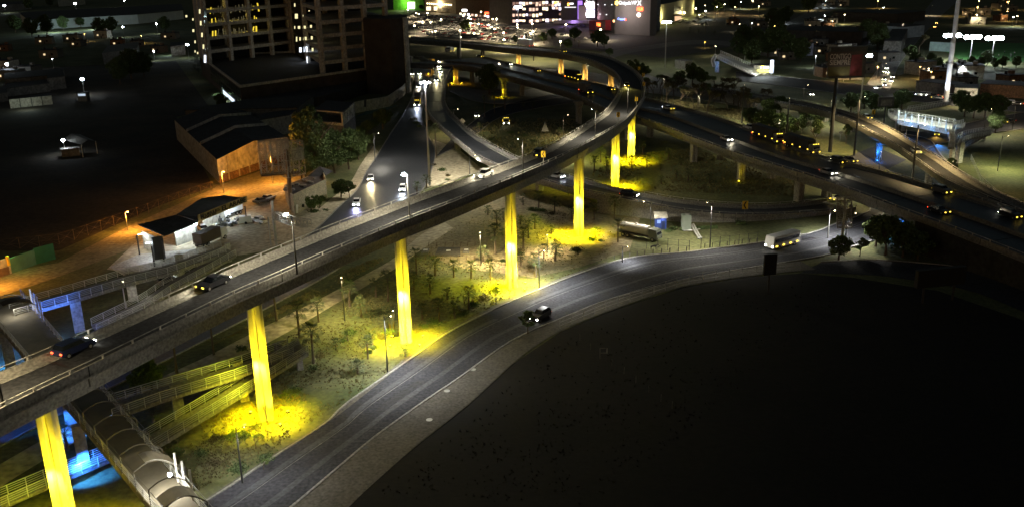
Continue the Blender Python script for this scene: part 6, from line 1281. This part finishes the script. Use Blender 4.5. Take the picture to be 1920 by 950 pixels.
for k, (px, py) in enumerate(((1087, 637), (1107, 655), (1147, 685), (1170, 700), (1192, 717), (1216, 735), (1239, 752), (1260, 765))):
    g = G(px, py)
    if pr_ is None: ob = MB().bar((0, 0, -.1), (.03, 0, 1.1), .07).build('marker_post', CONCD); pr_ = ob
    else: ob = pr_.copy(); C.objects.link(ob)
    ob.location = (g[0], g[1], 0); tag(ob, 'thin pale marker post in the dark field, %s from the left' % ORD[k], 'post', 'marker posts in the dark field')
g = G(1132, 672); o = empty('frame_sign', (g[0], g[1], 0), label='small pale empty frame standing in the dark field', cat='frame'); MB().bar((-.6, 0, 0), (-.6, 0, 1.8), .09).build('post', CONCD, o); MB().bar((.5, 0, .9), (.5, 0, 1.8), .09).build('post', CONCL, o); MB().bar((-.6, 0, 1.8), (.5, 0, 1.8), .09).build('top_bar', CONCD, o); MB().bar((-.6, 0, 1.0), (.5, 0, 1.0), .09).build('lower_bar', CONCD, o)
# concrete pads with short stakes in the infield
for a, b_, c__, d__, lb in (((822, 466), (863, 466), (863, 481), (815, 481), 'largest flat concrete pad in the infield right of the third column'), ((793, 468), (805, 468), (803, 476), (790, 476), 'small pale pad left of the large concrete pad'), ((869, 468), (880, 468), (880, 475), (868, 475), 'small pale pad right of the large concrete pad')):
    p = [G(*q)[:2] for q in (a, b_, c__, d__)]; o = empty('concrete_pad', label=lb, cat='concrete pad'); MB().prism(p, 0, .35).build('slab', PAVE if a[0] == 822 else CONCD, o); c0 = np.mean(p, axis=0); MB().box(c0[0], c0[1] + .3, .40, .9, .7, .08).build('hatch', WHITE, o)
pr_ = None; k = 0
for y_, xs_ in ((462, (803, 818, 834, 849, 863, 876, 890)), (487, (797, 812, 828, 844, 858, 874, 889))):
    for x_ in xs_:
        g = G(x_, y_)
        if pr_ is None: ob = MB().bar((0, 0, -.1), (.2, 0, 1.0), .12).build('stake', RUST); pr_ = ob
        else: ob = pr_.copy(); C.objects.link(ob)
        ob.location = (g[0], g[1], 0); tag(ob, 'leaning stake, %s from the left in the %s row around the concrete pads' % (ORD[xs_.index(x_)], 'upper' if y_ == 462 else 'lower'), 'stake', 'stakes around the concrete pads')
# manholes on the lower pavement
for k, (px, py, lb) in enumerate(((887, 692, 'round manhole cover on the pavement beside the dark field, uppermost'), (838, 732, 'round manhole cover in the middle of the lower pavement'), (805, 786, 'pale round cover low on the pavement'), (684, 838, 'square dark drain at the kerb of the service road'))):
    g = G(px, py, .13); o = MB().tube([(0, 0, 0), (0, 0, .03)], .45, 16).build('manhole_cover', METAL if k < 3 else DMETAL); o.location = tuple(g); tag(o, lb, 'manhole cover')

# ================================================================ vegetation
rn = random.Random(21)
def palm_proto(h, fr, seed, droop=.5):
    r = random.Random(seed); root = empty('palm_tree'); lean = r.uniform(-.03, .03) * h
    MB().tube([(0, 0, -.1), (lean * .3, 0, h * .3), (lean, 0, h)], [.24, .17, .15], 7).build('trunk', PALMT, root)
    mb = MB()
    for k in range(22):
        az = k * 2.399 + r.uniform(-.2, .2); el = 1.25 - 2.0 * (k / 22) ** .9 + r.uniform(-.12, .12); L = 1.2 * fr * r.uniform(.8, 1.1)
        d = Vector((cos(az) * cos(el), sin(az) * cos(el), sin(el))); s_ = Vector((-sin(az), cos(az), 0)); st = Vector((lean, 0, h)); e = st + d * L * .55
        mb.bar(st, e, .035)
        up_ = d.cross(s_)
        for j in range(9):
            a = (j - 4) / 4 * 1.15; dv = (d * cos(a) + s_ * sin(a)).normalized(); tip = e + dv * L * .5 * (1 - .25 * abs(a)) + Vector((0, 0, -droop * .28 * L * (1 if el < .6 else .4)))
            m_ = e + dv * L * .27; w = s_ * cos(a) * .05 * L * .5 - d * sin(a) * .03 * L; mb.add([e, m_ + w, tip, m_ - w], [(0, 1, 2, 3)])
    mb.build('crown', PALML, root); return root
PP = [palm_proto(3.2, 1.5, 1), palm_proto(2.2, 1.35, 2), palm_proto(4.6, 1.7, 3), palm_proto(1.2, 1.1, 4), palm_proto(8.5, 1.7, 5), palm_proto(6.5, 1.0, 6, 1.2)]
UP_ = set()
palms = [(981, 385, 1), (1010, 391.6, 0), (1040, 400, 0), (915, 403, 3), (932, 429.5, 0), (944, 412.6, 1), (976, 421, 3), (1003, 429.5, 1), (991, 447, 0), (928.6, 477, 2), (981, 466, 0), (1034, 438, 3), (1114, 412.6, 0), (1116.5, 445.5, 3), (1158.5, 454, 2), (1072, 411, 1), (1043, 476, 1), (1152, 411, 2), (920, 524, 0), (884, 521, 1), (851, 519, 1), (816, 516, 1), (807, 550, 1), (839, 560, 3), (977, 499.5, 1), (1005, 519, 0), (1041, 489, 1), (1020, 485, 1), (906, 490, 1),
         (655.6, 574, 0), (677.5, 593, 0), (705, 556, 1), (728, 564, 2), (777, 542, 1), (781, 514, 2), (879, 579, 0), (792, 598, 1), (824, 603, 0), (852.6, 596, 1), (731, 615, 1), (652, 638, 3), (671, 700, 3), (697, 645, 3), (562, 632, 2), (598, 603, 0), (588, 680, 2), (519, 601, 5), (401, 665, 5), (332, 700, 5), (254, 738, 5), (127, 842, 1), (288, 790, 3), (630, 655, 3), (760, 668, 3), (690, 672, 0),
         (1253, 300, 1), (1213, 313, 1), (1238, 320, 3), (1277, 310, 3), (1268, 335, 1), (1126.5, 304.6, 0), (1114, 323, 0), (1137.5, 321.5, 0), (1184.6, 315, 1), (1190, 275, 4), (1205, 290, 0), (1290, 340, 1), (1330, 345, 1), (1240, 345, 3), (999, 206, 1), (982, 202, 3), (947, 205, 4), (927, 213, 4), (909, 220, 4), (899, 246, 1), (930, 268, 3), (960, 280, 3), (1080, 240, 3), (1050, 255, 1), (1000, 275, 3), (782, 364, 1), (800, 352, 1), (818, 296, 4), (863, 370, 0), (835, 385, 1),
         (1322, 64, 4), (1293, 62, 0), (1310, 63, 1), (1340, 66, 1), (1060, 92, 1), (1085, 88, 0)]
LM = [((105, 900), 'the first lit column'), ((500, 785), 'the second lit column'), ((762, 640), 'the third lit column'), ((960, 538), 'the fourth lit column'), ((1085, 442), 'the fifth lit column'), ((1153, 352), 'the sixth lit column'), ((1300, 320), 'the first highway pier'), ((950, 230), 'the infield track inside the loop'), ((820, 480), 'the concrete pads'), ((600, 600), 'the sandy footpath'), ((800, 330), 'the frontage road verge'), ((1310, 60), 'the far car park'), ((1070, 90), 'the upper arm of the flyover'), ((1540, 260), 'the big billboard pole'), ((1340, 210), 'the bare orchard right of the bend'), ((1840, 215), 'the lit footbridge'), ((1480, 90), 'the dark hall at upper right'), ((620, 300), 'the white two-storey house'), ((1640, 470), 'the dark lower-right junction'), ((180, 120), 'the dark lot at upper left'), ((1230, 150), 'the far side of the flyover bend'), ((350, 800), 'the footbridge ramps')]
ITEMS = []
def autolabel(cat):
    by = {}
    for o, px, py, desc, c_ in ITEMS:
        if c_ != cat: continue
        l = min(range(len(LM)), key=lambda i: (LM[i][0][0] - px) ** 2 + 2.5 * (LM[i][0][1] - py) ** 2); by.setdefault(l, []).append((px, o, desc))
    for l, v in by.items():
        v.sort(key=lambda t: t[0])
        for k, (px, o, desc) in enumerate(v):
            o['label'] = ('%s, %s from left near %s' % (desc, ORD[min(k, 39)], LM[l][1])) if len(v) > 1 else '%s near %s' % (desc, LM[l][1])
def item(proto, px, py, desc, cat, sc=1, z=0, group=None):
    if proto.name not in UP_: UP_.add(proto.name); o = proto
    else: o = copy_tree(proto)
    g = G(px, py, z); o.location = (g[0], g[1], z); o.rotation_euler.z = rn.uniform(0, 6.28); o.scale = (sc,) * 3; o['category'] = cat; o['group'] = group or (cat + 's'); ITEMS.append((o, px, py, desc, cat)); return o
PD_ = ['fan palm of middle height', 'short fan palm', 'tall full fan palm', 'knee-high young palm', 'tall slender palm', 'thin palm with a narrow drooping head']
for px, py, t in palms: item(PP[t], px, py, PD_[t], 'palm', rn.uniform(.85, 1.15), group='palms planted under the interchange')
autolabel('palm')
def tree_proto(h, cw, ch, seed, leafm=LEAF, nleaf=2600, ls=.32, clumps=26, bare=False, trunk=.28, name='tree', lm='leafy'):
    r = random.Random(seed); root = empty(name); mb = MB(); tips = []
    def br(p, d, L, rad, dep):
        q = p + d * L; mb.tube([p, p + d * L * .5 + Vector((r.uniform(-.05, .05) * L, r.uniform(-.05, .05) * L, 0)), q], [rad, rad * .8, rad * .6], 5)
        if dep == 0: tips.append(q); return
        for k in range(3 if dep > 1 else 4):
            nd = (d + Vector((r.uniform(-.8, .8), r.uniform(-.8, .8), r.uniform(-.15, .45)))).normalized(); br(q, nd, L * r.uniform(.6, .82), rad * .58, dep - 1)
    br(Vector((0, 0, -.1)), Vector((r.uniform(-.06, .06), 0, 1)), h * .34, trunk, 3)
    mb.build('trunk', BARK, root)
    lf = MB(); V = []; Fc = []
    cs = []
    for k in range(clumps):
        a = r.uniform(0, 2 * pi); rr_ = cw * .5 * math.sqrt(r.random()); z = h - ch * r.random(); f_ = 1 - abs((z - (h - ch * .5)) / (ch * .62)) ** 2
        cs.append((rr_ * cos(a) * max(.25, f_), rr_ * sin(a) * max(.25, f_), z, cw * r.uniform(.10, .2)))
    if bare: cs = [(t.x, t.y, t.z, .5) for t in tips]
    for k in range(nleaf):
        c_ = cs[r.randrange(len(cs))]; u = Vector((r.gauss(0, 1), r.gauss(0, 1), r.gauss(0, .8))).normalized() * c_[3] * r.uniform(.5, 1.05); p = Vector(c_[:3]) + u
        a = Vector((r.gauss(0, 1), r.gauss(0, 1), r.gauss(0, 1))).normalized(); b = a.cross(Vector((r.gauss(0, 1), r.gauss(0, 1), r.gauss(0, 1)))).normalized(); s_ = ls * r.uniform(.6, 1.3)
        i = len(V); V += [p - a * s_, p + b * s_ * .5, p + a * s_, p - b * s_ * .5]; Fc.append((i, i + 1, i + 2, i + 3))
    lf.add(V, Fc); lf.build('crown', leafm, root); return root
TP = {'round': tree_proto(6, 5.5, 4, 1), 'big': tree_proto(13, 10, 9.5, 2, nleaf=6500, ls=.42, clumps=60, trunk=.4), 'euc': tree_proto(17, 9, 13, 8, nleaf=7000, ls=.4, clumps=70, trunk=.45), 'bright': tree_proto(6.5, 5.5, 4.6, 3, leafm=LEAFB, nleaf=3000), 'bare': tree_proto(7.5, 7, 4, 4, leafm=DRYL, nleaf=1100, ls=.17, bare=True, trunk=.22), 'bare2': tree_proto(6.5, 6, 4, 9, leafm=LEAFB, nleaf=1000, ls=.16, bare=True, trunk=.2), 'small': tree_proto(3.6, 2.6, 2.0, 6, nleaf=900, ls=.22, clumps=14, trunk=.12), 'young': tree_proto(7, 3.6, 3.4, 7, nleaf=1600, ls=.25, clumps=18, trunk=.14)}
TD = {'round': 'round leafy tree', 'big': 'large dark spreading tree', 'euc': 'tall eucalyptus-like tree', 'bright': 'yellow-green bushy tree', 'bare': 'bare branching tree', 'bare2': 'low bare tree', 'small': 'small dark tree', 'young': 'slim young tree'}
trees = [('big', 917, 178, 1.0), ('euc', 590, 335, 1.2), ('big', 575, 338, .9), ('big', 628, 325, .95), ('big', 655, 318, .9), ('big', 606, 330, .9), ('big', 672, 300, .7), ('round', 566, 338, 1.1), ('round', 718, 242, 1.15), ('round', 640, 372, .8), ('small', 655, 372, 1.2), ('round', 690, 250, .7), ('bright', 584, 398, .6), ('bright', 600, 390, .5), ('small', 990, 626, 1.05),
         ('bright', 1188, 148, 1.4), ('bright', 1205, 150, 1.2), ('bright', 1298, 160, 1.5), ('bright', 1315, 163, 1.2), ('bright', 1275, 160, 1.0),
         ('bare', 1215, 178, 1), ('bare', 1240, 180, 1.1), ('bare', 1262, 188, 1.2), ('bare', 1285, 180, 1.1), ('bare', 1308, 205, 1.5), ('bare2', 1330, 190, 1.3), ('bare', 1352, 185, 1.3), ('bare', 1383, 208, 1.4), ('bare2', 1405, 208, 1.2), ('bare', 1430, 200, 1.1), ('bare2', 1232, 165, 1.1), ('bare2', 1340, 172, 1.2), ('bare', 1372, 180, 1.2), ('bare2', 1270, 172, 1.2),
         *[(random.Random(i).choice(['bare', 'bare2', 'bare']), 1212 + i * 6.3, 168 + (i * 37 % 29) + i * .95, 1.0 + (i * 13 % 5) * .08) for i in range(0, 34, 2)], ('round', 1408, 240, 1.1), ('bright', 1432, 245, 1.1), ('round', 1440, 225, 1.2), ('bright', 1455, 252, 1.2), ('round', 1470, 255, 1.1), ('round', 1463, 215, 1.1), ('bright', 1488, 255, .9), ('young', 1502, 260, 1.1), ('young', 1528, 274, 1.2), ('round', 1512, 232, .9), ('young', 1586, 270, .9), ('round', 1535, 235, .8), ('young', 1467, 262, 1), ('bright', 1425, 262, .8),
         ('round', 1808, 220, 1.2), ('round', 1825, 222, 1.3), ('round', 1846, 222, 1.4), ('round', 1868, 222, 1.3), ('round', 1800, 205, 1.1), ('big', 1866, 250, .55), ('round', 1690, 205, 1.2), ('round', 1640, 215, 1.2), ('round', 1620, 205, 1.1), ('round', 1670, 215, 1.0), ('round', 1595, 212, 1.2),
         ('big', 1420, 100, 1.1), ('big', 1440, 110, 1.2), ('big', 1455, 95, 1.3), ('big', 1475, 112, 1.1), ('big', 1500, 118, 1.0), ('big', 1395, 92, 1.1), ('big', 1450, 60, 1.3), ('big', 1470, 50, 1.2), ('big', 1515, 25, 1.5), ('big', 1645, 95, 1.2), ('big', 1625, 85, 1.2), ('big', 1410, 122, 1.0), ('big', 1385, 108, 1.0), ('bare', 1722, 100, 1.6), ('big', 1850, 124, .6), ('big', 1880, 128, .45), ('big', 1820, 129, .45), ('big', 1905, 128, .45), ('big', 1745, 124, .5), ('big', 1715, 128, .6), ('big', 1780, 132, .4), ('big', 1838, 130, .45), ('big', 1865, 130, .4), ('big', 1760, 128, .4), ('big', 1800, 131, .4), ('round', 1705, 112, 1.2),
         ('round', 1660, 478, 1.25), ('round', 1692, 482, 1.1), ('round', 1642, 462, 1.0), ('round', 1572, 488, .8), ('small', 1612, 480, 1), ('round', 1720, 488, .9),
         ('big', 248, 150, 1.2), ('big', 270, 145, 1.0), ('big', 225, 158, 1.0), ('big', 120, 58, 1.0), ('big', 88, 66, 1.3), ('big', 60, 70, 1.2), ('big', 30, 62, 1.2), ('big', 210, 64, 1.1), ('big', 190, 70, 1.2), ('round', 152, 52, 1.5), ('round', 415, 205, 1.0), ('big', 55, 20, 1.2), ('big', 95, 14, 1.2), ('big', 310, 60, 1),
         ('round', 1020, 82, 1.2), ('round', 1078, 78, 1.5), ('round', 1120, 88, 1.7), ('round', 1133, 90, 1.3), ('round', 1035, 74, 1.2), ('round', 1065, 95, 1.1), ('round', 1143, 107, .8), ('round', 873, 62, 1.6), ('big', 1345, 25, 1.0), ('big', 1375, 20, 1.1), ('round', 755, 16, 1.2), ('round', 790, 20, 1.0), ('round', 735, 100, 1), ('young', 966, 90, 1.2),
         ('bare2', 480, 840, .35), ('bare2', 495, 880, .28), ('round', 285, 730, .7), ('round', 265, 735, .6), ('round', 1800, 380, .5), ('small', 1784, 330, 1.3)]
for t, px, py, sc in trees: item(TP[t], px, py, TD[t], 'tree', sc, group='trees around the interchange')
autolabel('tree')
def bush_proto(seed, n=260, m_=LEAF):
    r = random.Random(seed); V = []; Fc = []
    for k in range(n):
        p = Vector((r.gauss(0, .55), r.gauss(0, .45), abs(r.gauss(0, .32)))); a = Vector((r.gauss(0, 1), r.gauss(0, 1), r.gauss(0, 1))).normalized(); b = a.orthogonal().normalized(); s_ = .17 * r.uniform(.6, 1.3)
        i = len(V); V += [p - a * s_, p + b * s_ * .6, p + a * s_, p - b * s_ * .6]; Fc.append((i, i + 1, i + 2, i + 3))
    return MB().add(V, Fc).build('bush', m_)
BP = [bush_proto(1), bush_proto(2, 400), bush_proto(3, 300, DRYL)]
used_b = set(); spots = [(440, 812), (455, 818), (462, 805), (475, 800), (430, 820), (405, 822), (545, 740), (552, 735), (560, 728), (700, 652), (735, 626), (742, 628), (728, 624), (690, 660), (715, 632), (795, 612), (810, 606), (860, 585), (868, 588), (890, 572), (905, 560), (930, 545), (640, 640), (600, 668), (585, 690), (660, 625), (480, 640), (455, 655), (940, 490), (958, 462), (995, 394), (1018, 396), (1035, 402), (1005, 395), (1095, 390), (975, 470), (968, 476), (1080, 470), (1000, 500), (1125, 452), (1110, 450), (1245, 428), (1260, 430), (1252, 434), (1325, 395), (1390, 420), (850, 350), (842, 330), (838, 338), (830, 320), (815, 310), (610, 395), (592, 398), (775, 225), (780, 232), (786, 238), (672, 258), (696, 268), (920, 262), (890, 262), (940, 285), (1000, 265), (1100, 240), (1010, 240), (1060, 235), (1030, 275), (985, 255), (960, 250), (300, 800), (330, 850), (500, 860), (400, 870), (380, 850), (445, 880)]
for k, (px, py) in enumerate(spots):
    j = k % 3; o = BP[j] if j not in used_b else BP[j].copy()
    if j in used_b: C.objects.link(o)
    used_b.add(j); g = G(px + rn.uniform(-3, 3), py); o.location = (g[0], g[1], 0); o.rotation_euler.z = rn.uniform(0, 6); s_ = rn.uniform(.6, 1.25); o.scale = (s_, s_, s_ * .9); o['category'] = 'bush'; o['group'] = 'bushes under the interchange'; ITEMS.append((o, px, py, ['dark low bush', 'dense dark bush', 'dry brown bush'][j], 'bush'))
BL_ = [o for o in ITEMS if o[4] == 'bush']
_by = {}
for o, px, py, desc, c_ in BL_:
    l = min(range(len(LM)), key=lambda i: (LM[i][0][0] - px) ** 2 + 2.5 * (LM[i][0][1] - py) ** 2); _by.setdefault(l, []).append((px, o, desc))
for l, v in _by.items():
    v.sort(key=lambda t: t[0])
    for k, (px, o, desc) in enumerate(v): o['label'] = '%s, %s from left near %s' % (desc, ORD[k], LM[l][1])
# hedges
for pts, w, h_, lb in (([(672, 252), (690, 242), (705, 236)], 3.2, 2.6, 'clipped hedge beside the white two-storey house'), ([(655, 275), (680, 266), (700, 262)], 3, 2, 'hedge strip between the big tree and the pavement'), ([(1280, 442 - 10), (1340, 428)], .8, .6, 'low hedge along the ramp wall in the water yard')):
    p = lin([G(*q) for q in pts], 1.0); V = []; Fc = []; r = random.Random(4)
    for q in p:
        for k in range(120):
            c_ = Vector((q[0] + r.uniform(-.6, .6), q[1] + r.uniform(-.5, .5) * w, r.random() * h_)); a = Vector((r.gauss(0, 1), r.gauss(0, 1), r.gauss(0, 1))).normalized(); b = a.orthogonal().normalized(); s_ = .3 * r.uniform(.5, 1.2); i = len(V); V += [c_ - a * s_, c_ + b * s_ * .6, c_ + a * s_, c_ - b * s_ * .6]; Fc.append((i, i + 1, i + 2, i + 3))
    tag(MB().add(V, Fc).build('hedge', LEAF), lb, 'hedge')
# grass tufts (uncountable)
r = random.Random(8)
def tufts(poly, n, name, m_, s0=.25):
    xs_ = [p[0] for p in poly]; ys_ = [p[1] for p in poly]; V = []; Fc = []; c_ = 0
    def inside(x, y):
        w = False; j = len(poly) - 1
        for i in range(len(poly)):
            xi, yi = poly[i]; xj, yj = poly[j]
            if (yi > y) != (yj > y) and x < (xj - xi) * (y - yi) / (yj - yi) + xi: w = not w
            j = i
        return w
    while c_ < n:
        x, y = r.uniform(min(xs_), max(xs_)), r.uniform(min(ys_), max(ys_))
        if not inside(x, y): continue
        nz = sin(x * .05) + sin(y * .09 + 1) + sin((x + y) * .031)
        if nz < r.uniform(-2.2, 1.2): c_ += .3; continue
        g = G(x, y); s_ = s0 * r.uniform(.5, 1.6)
        for k in range(3):
            a = r.uniform(0, pi); i = len(V); dx, dy = cos(a) * s_ * .5, sin(a) * s_ * .5; V += [(g[0] - dx, g[1] - dy, 0), (g[0] + dx, g[1] + dy, 0), (g[0] + dx * r.uniform(0, 2), g[1] + dy, s_ * r.uniform(.6, 1.2))]; Fc.append((i, i + 1, i + 2))
        c_ += 1
    tag(MB().add(V, Fc).build(name, m_), 'short dry grass and weeds growing in tufts', 'grass', kind='stuff')
tufts([(330, 940), (500, 850), (640, 755), (840, 617), (940, 566), (1140, 488), (1160, 420), (1000, 360), (850, 425), (760, 500), (640, 570), (540, 630), (300, 830), (240, 900)], 9000, 'grass', mat('dry_tuft', (.17, .15, .07), .9, .4, .3), .2)
tufts([(860, 250), (940, 222), (1100, 225), (1170, 270), (1050, 290), (960, 290), (900, 262)], 2500, 'grass', MATS['dry_tuft'], .4); tufts([(1170, 290), (1300, 280), (1500, 340), (1500, 370), (1250, 360), (1100, 330)], 3000, 'grass', MATS['dry_tuft'], .35)
tufts([(1210, 180), (1440, 215), (1520, 265), (1440, 240), (1300, 205), (1210, 184)], 3000, 'grass', MATS['dry_tuft'], .5)
tufts([(700, 930), (900, 770), (1060, 635), (1280, 555), (1500, 525), (1600, 560), (1300, 800), (1100, 950)], 1200, 'grass', mat('dark_tuft', (.014, .015, .008), .9, .4, .3), .2)
tufts([(380, 655), (470, 610), (640, 510), (690, 490), (735, 480), (600, 555), (500, 600)], 1500, 'grass', MATS['dry_tuft'], .25)

# ================================================================ people and animals (a few pixels tall)
def person_mesh(name, top, leg, pose=0):
    V = [(0, 0, .95), (0, 0, 1.2), (0, 0, 1.42), (0, 0, 1.52), (0, 0, 1.66), (.1, 0, .9), (.12, .05 + pose * .12, .48), (.12, pose * -.05, .06), (.12, .16 - pose * .05, .03), (-.1, 0, .9), (-.12, -pose * .12 + .02, .48), (-.12, -.05, .06), (-.12, .1, .03), (.19, 0, 1.38), (.25, 0, 1.12), (.24, .1, .86), (-.19, 0, 1.38), (-.25, 0, 1.12), (-.24, .1, .86)]
    E_ = [(0, 1), (1, 2), (2, 3), (3, 4), (0, 5), (5, 6), (6, 7), (7, 8), (0, 9), (9, 10), (10, 11), (11, 12), (2, 13), (13, 14), (14, 15), (2, 16), (16, 17), (17, 18)]
    R_ = [.14, .15, .13, .06, .11, .1, .065, .045, .04, .1, .065, .045, .04, .06, .045, .035, .06, .045, .035]
    me = bpy.data.meshes.new(name); me.from_pydata(V, E_, []); o = bpy.data.objects.new(name, me); C.objects.link(o)
    sk = o.modifiers.new('skin', 'SKIN'); 
    for i, v in enumerate(me.skin_vertices[0].data): v.radius = (R_[i], R_[i]); v.use_root = (i == 0)
    sb = o.modifiers.new('sub', 'SUBSURF'); sb.levels = 1; sb.render_levels = 1; me.materials.append(top)
    dg = bpy.context.evaluated_depsgraph_get(); m2 = bpy.data.meshes.new_from_object(o.evaluated_get(dg)); bpy.data.objects.remove(o)
    m2.materials.clear(); m2.materials.append(top); m2.materials.append(leg); m2.materials.append(mat('skin', (.25, .14, .09), .7))
    for p in m2.polygons: z = p.center.z; p.material_index = 1 if z < .95 else (2 if z > 1.47 else 0)
    o = bpy.data.objects.new('person', m2); C.objects.link(o); return o
CD = mat('dark_cloth', (.03, .03, .035), .9); CJ = mat('denim_cloth', (.05, .07, .12), .9); CL = mat('pale_cloth', (.5, .5, .48), .9)
for px, py, top, leg, pose, lb in ((697, 283, CD, CD, 0, 'person in dark clothes on the verge, left one of two under the hedge'), (702.5, 281, CD, CJ, 1, 'person in dark clothes on the verge, right one of two under the hedge'), (407, 434, CJ, CD, 1, 'person walking across the workshop yard in dark clothes')):
    o = person_mesh('person', top, leg, pose); g = G(px, py); o.location = (g[0], g[1], .04); o.rotation_euler.z = px; tag(o, lb, 'person')
for k, (px, py) in enumerate(((1853, 105), (1859, 101), (1872, 108), (1861, 112), (1883, 101), (1895, 107), (1902, 103), (1822, 96))):
    o = person_mesh('person', CL, CL if k % 2 else CD, k % 2); g = G(px, py); o.location = (g[0], g[1], .04); o.rotation_euler.z = k; tag(o, 'player standing on the floodlit pitch, %s from the left' % ORD[sorted([1853, 1859, 1872, 1861, 1883, 1895, 1902, 1822]).index(px)], 'person', 'players on the floodlit pitch')
def beast(sc):
    V = [(-.75, 0, 1.0), (-.3, 0, .98), (.3, 0, 1.0), (.6, 0, 1.08), (.85, 0, 1.3), (1.1, 0, 1.25), (1.3, 0, 1.12), (-.7, .16, .75), (-.78, .16, .4), (-.72, .16, .02), (-.7, -.16, .75), (-.78, -.16, .4), (-.72, -.16, .02), (.5, .15, .75), (.52, .15, .38), (.5, .15, .02), (.5, -.15, .75), (.52, -.15, .38), (.5, -.15, .02), (-.95, 0, .8), (1.0, .08, 1.42), (1.0, -.08, 1.42)]
    E_ = [(0, 1), (1, 2), (2, 3), (3, 4), (4, 5), (5, 6), (0, 7), (7, 8), (8, 9), (0, 10), (10, 11), (11, 12), (2, 13), (13, 14), (14, 15), (2, 16), (16, 17), (17, 18), (0, 19), (4, 20), (4, 21)]
    R_ = [.24, .26, .25, .2, .13, .12, .08, .12, .06, .045, .12, .06, .045, .1, .055, .04, .1, .055, .04, .03, .03, .03]
    me = bpy.data.meshes.new('donkey'); me.from_pydata(V, E_, []); o = bpy.data.objects.new('donkey', me); C.objects.link(o); sk = o.modifiers.new('skin', 'SKIN')
    for i, v in enumerate(me.skin_vertices[0].data): v.radius = (R_[i], R_[i]); v.use_root = (i == 0)
    sb = o.modifiers.new('sub', 'SUBSURF'); sb.levels = 1; sb.render_levels = 1
    m2 = bpy.data.meshes.new_from_object(o.evaluated_get(bpy.context.evaluated_depsgraph_get())); bpy.data.objects.remove(o); m2.materials.clear(); m2.materials.append(BLK); o = bpy.data.objects.new('donkey', m2); C.objects.link(o); o.scale = (sc,) * 3; return o
g = G(1226, 468); o = beast(.85); o.location = (g[0], g[1], .02); o.rotation_euler.z = .1; tag(o, 'black four-legged animal standing at the gate of the water yard', 'donkey')
g = G(1236, 465); o = beast(.4); o.location = (g[0], g[1], .02); o.rotation_euler.z = .5; o.name = 'dog'; tag(o, 'small dark dog beside the larger black animal', 'dog')
